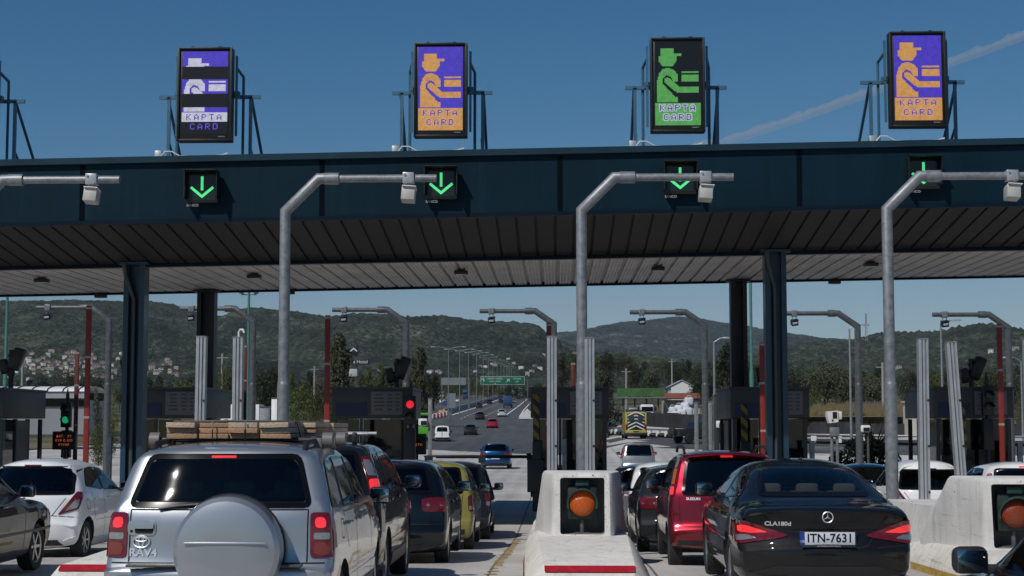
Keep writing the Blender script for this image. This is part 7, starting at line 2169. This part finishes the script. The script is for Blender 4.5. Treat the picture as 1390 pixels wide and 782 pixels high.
def gantry_back():
    a, b = P(599, 518, 420), P(638, 514, 420); g = G(a.x, 420)
    t = thing('sign_gantry', 'grey sign gantry seen from behind over the oncoming carriageway', 'sign gantry', ((a.x + b.x) / 2, 420, g)); w = b.x - a.x; z = b.z - g
    q = MB()
    for dz in (0, -1.2): q.box((0, 0, z + dz), (w, .12, .12))
    for i in range(12):
        x = -w / 2 + w * (i + .5) / 12; q.tube([(x - w / 24, 0, z), (x + w / 24, 0, z - 1.2)], .07, 5); q.box((x, 0, z - .6), (.08, .08, 1.2))
    q.build('truss', GALV, t, smooth=0)
    q = MB(); q.box((-.5, -.2, z - .7), (w * .86, .1, 1.9)); q.build('sign_back', GALV, t, smooth=0)
    for sx in (-1, 1):
        q = MB(); q.box((sx * w * .48, 0, z / 2), (.35, .35, z)); q.build('leg', GALV_D, t, smooth=0)
gantry_back()
for (px, lab) in ((604, 'small round road sign on the left verge, left of a pair'), (613, 'small square road sign beside the lamp post on the verge')):
    p = P(px, 552, 330); g = G(p.x, 330)
    t = thing('road_sign', lab, 'road sign', (p.x, 330, g))
    q = MB(); q.cyl((0, 0, 0), (0, 0, 2.6), .08, seg=8); q.build('post', GALV, t)
    q = MB()
    if px == 604: q.lathe([(.001, -.03), (.55, -.03), (.55, .03), (.001, .03)], (0, -.1, 2.5), 'Y', 20); q.build('disc', mat('sign_blue', (.02, .06, .2), .5), t)
    else: q.box((0, -.1, 3.0), (1.7, .06, 3.0)); q.build('plate', GALV, t)
def totem():
    a = P(478, 495, 240); s_ = 240 / F_PX; g = G(a.x, 240)
    t = thing('roadside_sign', 'dark roadside sign board with white lettering and a chevron logo', 'sign', (a.x, 240, g))
    def z(py): return P(480, py, 240).z - g
    def x(px): return P(px, 490, 240).x - a.x
    NV = mat('sign_navy', (.012, .016, .030), .5)
    q = MB(); q.box(((x(477) + x(502)) / 2, 0, z(491)), (x(502) - x(477), .2, z(487.5) - z(495)), bev=.02); q.build('name_board', NV, t)
    q = MB(); q.add_mesh(text_mesh('a Hotel', .72, .004), M.Translation(((x(477) + x(502)) / 2, -.115, z(491.3))) @ FACE_CAM); q.build('lettering', SWHITE, t, smooth=0)
    q = MB(); q.box((x(480), .1, z(476)), (x(486) - x(474), .2, z(470) - z(483)), bev=.02); q.build('logo_board', NV, t)
    q = MB()
    for sx in (-1, 1): q.hull([(x(480) + sx * a_, y, zz) for y in (-.02, -.05) for (a_, zz) in ((0, z(472)), (0, z(474)), (x(484.5) - x(480), z(476)), (x(484.5) - x(480), z(478)))])
    q.build('chevron_logo', SWHITE, t, smooth=0)
    q = MB(); q.box((x(479.5), .05, z(506)), (x(485) - x(474), .12, z(501) - z(511)), bev=.02); q.build('white_panel', mat('sign_panel_pale', (.45, .48, .52), .5), t)
    q = MB()
    for px in (476.5, 483.5): q.cyl((x(px), .3, 0), (x(px), .3, z(472)), .12, seg=8)
    q.build('posts', GALV_D, t)
totem()
for (px, lab) in ((1176, 'narrow dark blue banner flag, left of a pair in the dry grass'), (1187, 'narrow dark blue banner flag, right of a pair in the dry grass'), (1150, 'narrow dark blue banner flag standing apart beside the dark olive trees')):
    p = P(px, 545, 175); g = P(px, 575, 175).z
    t = thing('banner_flag', lab, 'flag', (p.x, 175, g)); h = p.z - g
    q = MB(); q.cyl((0, 0, 0), (0, 0, h + .1), .05, seg=8); q.build('pole', GALV, t)
    q = MB(); q.grid(lambda i, j: (.05 + .75 * i / 6, .08 * sin(i * 1.3 + j * .5), h - j * .32), 7, 5); q.build('cloth', mat('flag_blue', (.015, .035, .11), .8), t)

# ---- trees
def leaf_mat(name, c, var=.5):
    m, n, l, b = node_mat(name)
    tc = n.new('ShaderNodeTexCoord'); oi = n.new('ShaderNodeObjectInfo')
    f = noise(n, l, tc.outputs['Object'], 1.1, 4, .7)
    c2 = tuple(x * (1 + var) for x in c); c1 = tuple(x * (1 - var) for x in c)
    base = mixc(n, l, ramp(n, l, f, .3, .7), c1, (c2[0] * 1.1, c2[1], c2[2] * .8))
    sc = N(n, 'ShaderNodeVectorMath', operation='SCALE'); l.new(base, sc.inputs[0]); l.new(ramp(n, l, oi.outputs['Random'], 0, 1, .75, 1.25), sc.inputs['Scale'])
    l.new(sc.outputs[0], b.inputs['Base Color']); b.inputs['Roughness'].default_value = .65; b.inputs['Specular IOR Level'].default_value = .25
    return m
LF = [leaf_mat('leaf_mid_green', (.058, .080, .025)), leaf_mat('leaf_dark_green', (.024, .034, .018)), leaf_mat('leaf_olive', (.062, .072, .048)), leaf_mat('leaf_poplar', (.055, .062, .030))]
BARK = mat('bark', (.08, .06, .045), .9, vary=.3)
def tree_mesh(kind, seed):
    rnd = random.Random(seed); q = MB(); lobes = []
    if kind == 'round':
        for i in range(16):
            a = rnd.uniform(0, 2 * pi); r = rnd.uniform(0, .30); lobes.append((V((r * cos(a), r * sin(a), rnd.uniform(.30, .82))), rnd.uniform(.13, .22)))
    elif kind == 'poplar':
        for i in range(18):
            a = rnd.uniform(0, 2 * pi); z = .14 + .80 * i / 17; r = .08 * (1 - abs(z - .45)); lobes.append((V((r * cos(a), r * sin(a), z)), .05 + .10 * (1 - z) ** .6))
    elif kind == 'pine':
        for i in range(16):
            a = rnd.uniform(0, 2 * pi); z = rnd.uniform(.25, .95); r = rnd.uniform(0, .26) * (1.15 - z); lobes.append((V((r * cos(a), r * sin(a), z)), .08 + .16 * (1.02 - z)))
    else:
        for i in range(15):
            a = rnd.uniform(0, 2 * pi); r = rnd.uniform(.05, .42); lobes.append((V((r * cos(a), r * sin(a), rnd.uniform(.18, .72))), rnd.uniform(.14, .24)))
    NL = 3600
    from mathutils import noise as NZ
    for i in range(NL):
        c, r = rnd.choice(lobes)
        d = V((rnd.gauss(0, 1), rnd.gauss(0, 1), rnd.gauss(0, 1))).normalized()
        p = c + d * r * (rnd.random() ** .28) * V((1, 1, .85)).length / 1.65
        if NZ.noise(p * 9 + V((seed, 0, 0))) < -.22: continue
        p += V((rnd.gauss(0, .012), rnd.gauss(0, .012), rnd.gauss(0, .012)))
        n_ = (d + V((rnd.uniform(-.9, .9), rnd.uniform(-.9, .9), rnd.uniform(-.5, .9)))).normalized()
        u = n_.cross(V((rnd.uniform(-1, 1), rnd.uniform(-1, 1), rnd.uniform(-1, 1)))).normalized(); w = n_.cross(u)
        s_ = rnd.uniform(.012, .026)
        q.face([p - u * s_, p - w * s_ * .6, p + u * s_, p + w * s_ * .6])
    cr = q.build('crown', LF[0], None, smooth=0, recalc=False)
    q = MB(); q.tube([(0, 0, -.03), (.01, 0, .2), (0, .01, .45), (.01, 0, .7)], [.028, .022, .016, .006], 7)
    for i in range(6):
        c, r = lobes[i * 2]; q.tube([(0, 0, .15 + .07 * i), tuple(c * .6 + V((0, 0, c.z * .25))), tuple(c)], [.012, .008, .003], 5)
    tr = q.build('trunk', BARK, None)
    me = (cr.data, tr.data)
    bpy.data.objects.remove(cr); bpy.data.objects.remove(tr)
    return me
TM = {}
def tree(kind, px, py_top, y, wpx, lab, group, leaf=0, base=None, seed=None):
    s_ = random.randint(0, 2) if seed is None else seed
    if (kind, s_) not in TM: TM[(kind, s_)] = tree_mesh(kind, s_ + {'round': 0, 'poplar': 10, 'pine': 20, 'bush': 30}[kind])
    cm, tm = TM[(kind, s_)]
    top = P(px, py_top, y); g = G(top.x, y) - .2 if base is None else P(px, base, y).z
    h = max(1.5, top.z - g); w = wpx / PXs(y)
    nat = {'round': .85, 'poplar': .34, 'pine': .62, 'bush': 1.05}[kind]
    t = thing('bush' if kind == 'bush' else ('pine_tree' if kind == 'pine' else ('poplar_tree' if kind == 'poplar' else 'broadleaf_tree')), lab, 'bush' if kind == 'bush' else 'tree', (top.x, y, g), random.uniform(0, 6.28), group)
    k = w / nat
    t.scale = (k, k, h / (.98 if kind != 'bush' else .92))
    c = link('crown', cm, t)
    # material per object
    c.material_slots[0].link = 'OBJECT'; c.material_slots[0].material = LF[leaf]
    link('trunk', tm, t)
    return t
gA = 'trees along the left side of the motorway'
for (kind, px, py, y, w, leaf, lab) in (
    ('round', 404, 515, 150, 42, 0, 'round bright green tree, left of two behind the boards'), ('round', 431, 508, 160, 48, 0, 'round bright green tree, right of two behind the boards'), ('bush', 416, 540, 140, 50, 0, 'low green bush in front of the two round trees'),
    ('poplar', 464, 455, 230, 36, 3, 'tall poplar just right of the raised red arm at left'), ('poplar', 455, 478, 235, 20, 3, 'thinner poplar beside the tall one, by the raised red arm'), ('poplar', 571, 474, 250, 26, 3, 'poplar right of the gantry with the red signal'), ('poplar', 560, 486, 255, 20, 3, 'slim poplar behind the red signal gantry pole'),
    ('pine', 500, 497, 240, 24, 0, 'green conifer right of the roadside sign, first in the row'), ('pine', 517, 490, 245, 26, 0, 'green conifer, second in the row behind the dark booth'), ('pine', 532, 500, 240, 26, 0, 'green conifer, third in the row behind the dark booth'), ('pine', 547, 503, 242, 24, 0, 'green conifer, last in the row beside the gantry pole'),
    ('round', 358, 488, 200, 46, 1, 'very dark tree left of the second tall gantry pole'), ('round', 374, 492, 205, 36, 1, 'very dark tree right of the second tall gantry pole'), ('round', 306, 487, 190, 28, 0, 'green tree between the two aluminium posts at left'), ('round', 318, 500, 190, 30, 1, 'dark tree behind the post with the camera'),
    ('round', 245, 500, 210, 44, 0, 'wide green tree above the rear left booth'), ('round', 128, 498, 230, 44, 1, 'dark tree above the white building, right one'), ('round', 92, 505, 235, 46, 1, 'dark tree above the white building, middle one'), ('round', 60, 508, 240, 40, 1, 'dark tree above the white building, left one'),
    ('bush', 150, 545, 120, 30, 0, 'green shrub between the red arm and the left column'), ('bush', 135, 572, 100, 34, 0, 'low green shrub beside the exit at left'), ('poplar', 133, 528, 130, 14, 2, 'thin pale sapling beside the left red arm'),
    ('pine', 825, 503, 160, 40, 1, 'large dark pine left of the green signboard'), ('pine', 812, 520, 165, 26, 1, 'dark pine at the left foot of the large one'), ('pine', 985, 470, 210, 50, 1, 'tall dark pine behind the rear right column'), ('round', 955, 500, 215, 40, 1, 'dark tree right of the white shed'), ('round', 1010, 490, 205, 40, 1, 'dark tree between the right-hand columns'), ('round', 944, 492, 260, 34, 1, 'dark tree above the red roof'),
    ('round', 1118, 487, 180, 62, 2, 'big dark olive tree, left of the rear gantry at right'), ('round', 1152, 494, 185, 54, 2, 'big dark olive tree behind the single-arm lamp'), ('round', 1183, 508, 190, 44, 2, 'dark olive tree right of the rear gantry'), ('bush', 1100, 520, 165, 36, 0, 'green shrub left of the olive trees'), ('bush', 1170, 535, 172, 40, 0, 'green shrub below the olive trees'), ('bush', 1228, 520, 180, 46, 0, 'green shrub behind the beige cabin'), ('bush', 1222, 548, 165, 30, 3, 'yellowish dry shrub left of the beige cabin'), ('bush', 1112, 548, 165, 26, 3, 'yellowish dry shrub near the enforcement camera'),
    ('round', 1078, 495, 200, 44, 1, 'dark tree just right of the front right column')):
    tree(kind, px, py, y, w, lab, None, leaf)
rnd = random.Random(17)
for i in range(15):
    px = 1268 + i * 10 + rnd.uniform(-3, 3); y = rnd.uniform(180, 235)
    tree(rnd.choice(('round', 'bush', 'round', 'pine')), px, 506 + rnd.uniform(-10, 10), y, rnd.uniform(24, 38), 'dark shrubby tree in the thicket behind the right-hand booths', 'thicket behind the right-hand booths', rnd.choice((1, 1, 0, 2)))
rnd = random.Random(11)
def belt(n, x0, x1, fy, y0, y1, w0, w1, lab, grp, kinds=('round', 'pine', 'round'), leafs=(0, 1, 1, 2)):
    for i in range(n):
        px = x0 + (x1 - x0) * (i + rnd.uniform(.1, .9)) / n; y = rnd.uniform(y0, y1)
        py = fy(px) + rnd.uniform(-5, 6)
        p = P(px, py, y); g = G(p.x, y)
        k = rnd.choice(kinds)
        base = None
        h = p.z - g
        if h > 13 or h < 3:
            base = py + min(12, max(5, 3.5 + 8.5)) * PXs(y)
        tree(k, px, py, y, rnd.uniform(w0, w1), lab, grp, rnd.choice(leafs), base)
belt(26, 560, 760, lambda x: 512 + 10 * sstep(600, 700, x), 480, 760, 12, 22, 'small dark tree in the far belt beyond the motorway signs', 'far tree belt beyond the motorway')
belt(30, 760, 1060, lambda x: 478 + 10 * sstep(830, 900, x), 420, 640, 20, 34, 'dark tree in the wooded belt below the far hill', 'wooded belt below the far hill')
belt(26, 1060, 1400, lambda x: 500, 300, 460, 22, 36, 'dark tree in the wooded belt on the right', 'wooded belt on the right')
belt(22, 0, 330, lambda x: 512, 300, 420, 18, 32, 'dark tree in the valley belt on the left', 'valley belt on the left')
belt(18, 340, 600, lambda x: 505, 300, 420, 18, 30, 'dark tree in the belt behind the left conifers', 'belt behind the left conifers')
for (x, y, lab) in ((-17, 240, 0), (-19, 262, 0), (-24, 300, 0), (-26, 330, 0), (-30, 360, 0), (-30, 400, 0), (-31, 450, 0), (-33, 520, 0), (-34, 600, 0)):
    pass

# ---- dry grass beyond the fence
def dry_grass():
    m = mat('dry_grass', (.17, .135, .065), .9, vary=.45, vscale=2)
    q = MB(); rnd = random.Random(9)
    for i in range(5000):
        px = rnd.uniform(1085, 1262); y = rnd.uniform(152, 172)
        b_ = P(px, 566 - (y - 152) * .45 + rnd.uniform(-3, 6), y)
        h = rnd.uniform(.4, 1.1); w = rnd.uniform(.05, .12)
        q.face([b_ + V((-w, 0, -.3)), b_ + V((w, 0, -.3)), b_ + V((rnd.uniform(-.2, .2), rnd.uniform(-.1, .1), h))])
    tag(q.build('dry_grass', m, smooth=0, recalc=False), 'dry yellow grass bank behind the grey fence', kind='stuff')
    q = MB(); pts = [(P(1070, 566, 150)), (P(1285, 566, 150)), (P(1285, 548, 185)), (P(1070, 548, 185))]
    q.face(pts); tag(q.build('bank', mat('dry_bank', (.13, .105, .055), 1, vary=.4, vscale=.4), smooth=0), 'dry yellow earth bank behind the grey fence', kind='structure')
dry_grass()

# ---- buildings nearby
def white_station():
    a, b = P(-30, 572, 150), P(119, 524, 150)
    t = thing('station_building', 'long white building with a curved white roof at far left', 'building', ((a.x + b.x) / 2, 150, a.z)); w, h = b.x - a.x, b.z - a.z
    WB = mat('station_white', (.24, .25, .27), .6, vary=.1)
    q = MB(); q.box((0, 3, h * .30 - .6), (w, 6, h * .6 + 1.2)); q.build('wall', WB, t, smooth=0)
    q = MB(); q.box((.3, -.03, h * .52), (w * .96, .1, h * .20)); q.build('window_band', FRIT, t, smooth=0)
    q = MB(); q.box((0, -.5, h * .74), (w * 1.0, .5, h * .18)); q.build('fascia', mat('station_fascia', (.30, .31, .33), .6, vary=.2), t, smooth=0)
    q = MB(); n = 10
    q.grid(lambda i, j: (-w / 2 + w * i, -.9 + 7 * (1 - cos(pi * j / n)) / 2, h * .84 + .55 * sin(pi * j / n)), 2, n + 1); q.build('roof', WHITE, t)
    for i in range(7):
        q = MB(); x = -w / 2 + w * (i + .6) / 7
        q.tube([(x, -.92 + 7 * (1 - cos(pi * j / n)) / 2, h * .84 + .57 * sin(pi * j / n)) for j in range(0, 6)], .07, 6); q.build('roof_rib', BLACK, t)
white_station()
def green_board():
    a, b = P(838, 538, 230), P(902, 527, 230); g = G(a.x, 230)
    t = thing('trellis_canopy', 'long green lattice canopy above the lorries right of the large pine', 'canopy', ((a.x + b.x) / 2, 230, g)); w = b.x - a.x; z = (a.z + b.z) / 2 - g; h = b.z - a.z
    GR = mat('lattice_green', (.05, .13, .035), .6, vary=.4, vscale=1.5)
    q = MB(); q.box((0, 0, z), (w, .15, h), bev=.02)
    q.build('fascia', GR, t, smooth=0)
    q = MB(); q.box((0, 2.5, z - h / 2 - .2), (w, 5, .2)); q.build('roof', mat('canopy_pale_green', (.14, .18, .16), .6), t, smooth=0)
    for i in range(4):
        x = -w / 2 + w * (i + .5) / 4; q = MB(); q.cyl((x, 1.0, 0), (x, 1.0, z - h / 2 - .1), .12, seg=8); q.build('column', GALV_D, t)
green_board()
def shed():
    a, b = P(911, 534, 260), P(940, 524, 260); g = a.z - 4
    t = thing('shed', 'white gabled shed above the red tiled roof', 'building', ((a.x + b.x) / 2, 260, g)); w, h = b.x - a.x, b.z - g
    q = MB(); q.prism([(-w / 2, 0), (w / 2, 0), (w / 2, h), (0, h + .9), (-w / 2, h)], 0, 8, 'Y'); q.build('wall', LWHITE, t, smooth=0)
    q = MB()
    for sx in (-1, 1): q.hull([(sx * x, y, z) for y in (-.2, 8.2) for (x, z) in ((0, h + .92), (0, h + 1.02), (w / 2 + .3, h - .1), (w / 2 + .3, h + .0))])
    q.build('roof', mat('shed_roof', (.45, .45, .44), .6), t, smooth=0)
    a, b = P(900, 541, 235), P(951, 533, 235); g = a.z - 3
    t = thing('tiled_house', 'low building with a long red tiled roof below the white shed', 'building', ((a.x + b.x) / 2, 235, g)); w, h = b.x - a.x, b.z - a.z
    q = MB(); q.box((0, 3, 1.4), (w * .95, 5, 2.8)); q.build('wall', mat('house_cream', (.45, .41, .34), .8), t, smooth=0)
    q = MB(); q.hull([(sx * w / 2, y, 3 + z) for sx in (-1, 1) for (y, z) in ((-.6, 0), (6.6, 0), (3, h))]); q.build('roof', mat('roof_tile', (.22, .075, .045), .8, vary=.35, vscale=3), t, smooth=0)
    p = P(894, 533, 250)
    t = thing('storage_tank', 'pale round-ended tank above the green lattice canopy', 'tank', (p.x, 250, p.z - 4))
    q = MB(); q.lathe([(.001, -1.1), (.3, -1.08), (.48, -.9), (.48, .9), (.3, 1.08), (.001, 1.1)], (0, 0, 4.1), 'X', 20); q.build('shell', mat('tank_dirty', (.30, .27, .24), .6, vary=.3), t)
    for sx in (-1, 1):
        q = MB(); q.box((sx * .6, 0, 1.7), (.15, .7, 3.6)); q.build('saddle', GALV_D, t, smooth=0)
shed()
# lorries, sacks and tractor behind the fence
def parked_truck(px, y, py, w, h, lab, m):
    p = P(px, py, y)
    t = thing('parked_truck', lab, 'lorry', (p.x, y, p.z))
    blk(t, 'cab', (0, 0, h / 2), (w, 2.0, h), m, .2); blk(t, 'windscreen', (0, -1.0, h * .68), (w * .85, .06, h * .32), FRIT, .02); blk(t, 'grille', (0, -1.01, h * .3), (w * .6, .05, h * .22), TRIM, .02)
    for sx in (-1, 1): blk(t, 'wing_mirror', (sx * (w / 2 + .2), -.8, h * .7), (.25, .1, .5), BLACK, .03)
    blk(t, 'load_bed', (0, 3.6, h * .4), (w, 5, h * .5), GALV_D, .04)
    wheels6(t, w, (-.2, 4.6), .4)
parked_truck(878, 196, 569, 1.6, 1.75, 'white truck cab parked behind the grey fence', LWHITE)
parked_truck(861, 200, 570, 1.5, 1.5, 'grey truck cab parked beside the white one behind the fence', GALV)
parked_truck(846, 200, 572, 1.6, 1.2, 'low dark truck parked under the green lattice canopy', DARKP)
parked_truck(985, 172, 570, 2.2, 1.9, 'orange and white machine cab beside the rear right column', mat('machine_orange', (.55, .10, .03), .5))
SACK = mat('white_sack', (.62, .64, .68), .8, vary=.15, vscale=3)
rnd = random.Random(3)
for i, (px, py, sz) in enumerate(((910, 566, 1.3), (918, 565, 1.4), (926, 563, 1.5), (934, 561, 1.6), (914, 558, 1.2), (923, 556, 1.3), (932, 553, 1.4), (937, 546, 1.4))):
    p = P(px, py, 182); sz *= .68
    t = thing('bulk_bag', 'white bulk bag in the heap behind the grey fence', 'sack', (p.x, 182 + .3 * i, p.z - sz * .4), rnd.uniform(-.3, .3), 'white bulk bags heaped behind the fence')
    q = MB(); q.box((0, 0, sz / 2), (sz, sz, sz), bev=sz * .22, seg=3); q.build('bag', SACK, t)
    q = MB(); q.tube([(-.3, 0, sz - .05), (-.15, 0, sz + .2), (.15, 0, sz + .2), (.3, 0, sz - .05)], .03, 5); q.build('strap', SACK, t)

# ---- houses on the hills
HB = None
def hill_bvh():
    bms = bmesh.new()
    for o in col.objects:
        if o.type == 'MESH' and o.name.startswith(('hill', 'ground')): bms.from_mesh(o.data)
    return BVHTree.FromBMesh(bms)
HB = hill_bvh()
def hill_hit(px, py):
    r = ray(px, py).normalized()
    h = HB.ray_cast(V((0, 0, CAM_Z)), r, 9000)
    return h[0]
HW_ = [mat('house_white', (.66, .65, .62), .8), mat('house_cream', (.46, .43, .38), .8), mat('house_pink', (.34, .29, .26), .8)]
HR_ = mat('old_roof_tile', (.15, .085, .065), .8, vary=.35, vscale=3); HG = mat('house_window', (.03, .03, .035), .3)
def house_proto(seed):
    rnd = random.Random(seed)
    w, d, h = rnd.uniform(9, 13), rnd.uniform(8, 10), rnd.uniform(6, 8.5)
    q = MB(); q.box((0, 0, h / 2 - 2), (w, d, h + 4)); wl = q.build('wall', HW_[seed % 3], None, smooth=0)
    q = MB(); q.hull([(sx * (w / 2 + .5), sy * (d / 2 + .5), h) for sx in (-1, 1) for sy in (-1, 1)] + [(-w * .2, 0, h + 2.2), (w * .2, 0, h + 2.2)]); rf = q.build('roof', HR_, None, smooth=0)
    q = MB()
    for fl in range(2):
        for i in range(3): q.box((-w / 2 + w * (i + .5) / 3, -d / 2 - .03, 1.8 + fl * 3), (1.3, .1, 1.5))
    wn = q.build('windows', HG, None, smooth=0)
    r = (wl.data, rf.data, wn.data)
    for o in (wl, rf, wn): bpy.data.objects.remove(o)
    return r
HP = [house_proto(i) for i in range(5)]
rnd = random.Random(21)
def houses(pts, lab, grp, k=1.0):
    for (px, py) in pts:
        p = hill_hit(px, py)
        if p is None: continue
        sc = k * rnd.uniform(.8, 1.25)
        t = thing('house', lab, 'house', p + V((0, 0, -1)), rnd.uniform(-.6, .6), grp); t.scale = (sc, sc, sc)
        wl, rf, wn = rnd.choice(HP)
        a = link('wall', wl, t); 
        if rnd.random() < .75: link('roof', rf, t)
        link('window_panes', wn, t)
pts = [(rnd.gauss(90, 38), rnd.gauss(497, 10)) for i in range(95)] + [(rnd.uniform(195, 240), rnd.gauss(505, 8)) for i in range(14)] + [(rnd.uniform(0, 50), rnd.gauss(500, 6)) for i in range(10)]
houses([p for p in pts if p[1] > 476], 'small white or red-roofed house in the village on the left hillside', 'hillside village on the left', .5)
houses([(rnd.uniform(515, 590), rnd.gauss(503, 3)) for i in range(5)] + [(590 + rnd.uniform(-8, 12), 506) for i in range(4)], 'red-roofed house among the trees above the left of the motorway', 'houses above the left of the motorway', .42)
houses([(652, 497), (660, 499), (670, 496), (690, 488), (698, 494), (708, 500), (726, 497), (733, 501), (722, 505), (738, 482), (716, 508), (645, 505), (780, 480), (786, 481)], 'pale house on the slope behind the motorway signs', 'houses behind the motorway signs', .42)
houses([(1230, 522), (1238, 523), (1250, 524), (1262, 523), (1275, 522), (1345, 478), (1350, 520), (1360, 521), (1378, 474), (1210, 505), (1220, 500)], 'house with a red roof on the wooded right-hand hillside', 'houses on the right hillside', .5)
def radio_mast():
    p = hill_hit(1176, 463) or P(1176, 463, 2500)
    q = MB(); h = 36
    for sx, sy in ((-1, -1), (1, -1), (0, 1)): q.tube([(sx * 1.6, sy * 1.6, 0), (sx * .5, sy * .5, h)], .25, 4)
    for i in range(8): z = h * i / 8; w = 1.6 - 1.1 * i / 8; q.tube([(-w, -w, z), (w, -w, z + h / 8)], .15, 4); q.tube([(w, -w, z), (0, w, z + h / 8)], .15, 4)
    tag(q.build('radio_mast', GALV, loc=p), 'tiny lattice radio mast on the crest of the right-hand ridge', 'mast')
radio_mast()
# ridge-top trees that show against the sky on the right
for i, px in enumerate((1296, 1303, 1311, 1322, 1328, 1336, 1343)):
    tree('round', px, 450 + (i % 3), 2480, 6, 'lone round tree on the skyline of the right-hand ridge', 'trees on the skyline of the right ridge', 1, base=459)
# ---- vapour trail
def contrail():
    Y = 9000; q = None
    key = [(940, 202), (1010, 184), (1090, 157), (1180, 125), (1290, 84), (1400, 44), (1480, 16)]
    from mathutils import noise as NZ
    for k, (off, r0) in enumerate(((0, 27), (-16, 15), (17, 12))):
        pts, rs = [], []
        for i in range(90):
            px = 940 + 540 * i / 89; py = lerp_tab(key, px)
            p = P(px, py, Y); w = NZ.noise(V((i * .23, k * 5, 0))) + .6 * NZ.noise(V((i * .7, k * 5, 3)))
            pts.append(p + V((0, k * 30, off + w * 9))); rs.append(max(3, r0 * (1 + .55 * w)))
        q.tube(pts, rs, 10) if k else None
        if k == 0: q = MB(); q.tube(pts, rs, 10)
    m = bpy.data.materials.new('vapour'); m.use_nodes = True; n, l = nodes(m); n.remove(n['Principled BSDF'])
    v = n.new('ShaderNodeVolumeScatter'); v.inputs['Density'].default_value = .008; v.inputs['Color'].default_value = (1, 1, 1, 1); v.inputs['Anisotropy'].default_value = .0
    l.new(v.outputs[0], n['Material Output'].inputs['Volume'])
    o = q.build('vapour_trail', m); tag(o, 'thin white aircraft vapour trail slanting across the sky', kind='stuff')
contrail()

def haze():
    q = MB(); q.box((0, 3400, 150), (13000, 7400, 640))
    m = bpy.data.materials.new('haze_air'); m.use_nodes = True; n, l = nodes(m); n.remove(n['Principled BSDF'])
    v = n.new('ShaderNodeVolumePrincipled'); v.inputs['Color'].default_value = (.80, .88, 1, 1); v.inputs['Density'].default_value = HAZE_D; v.inputs['Anisotropy'].default_value = 0
    l.new(v.outputs[0], n['Material Output'].inputs['Volume'])
    tag(q.build('haze', m, smooth=0), 'thin pale summer haze over the valley', kind='stuff')
HAZE_D = 4.3e-5
if HAZE_D: haze()
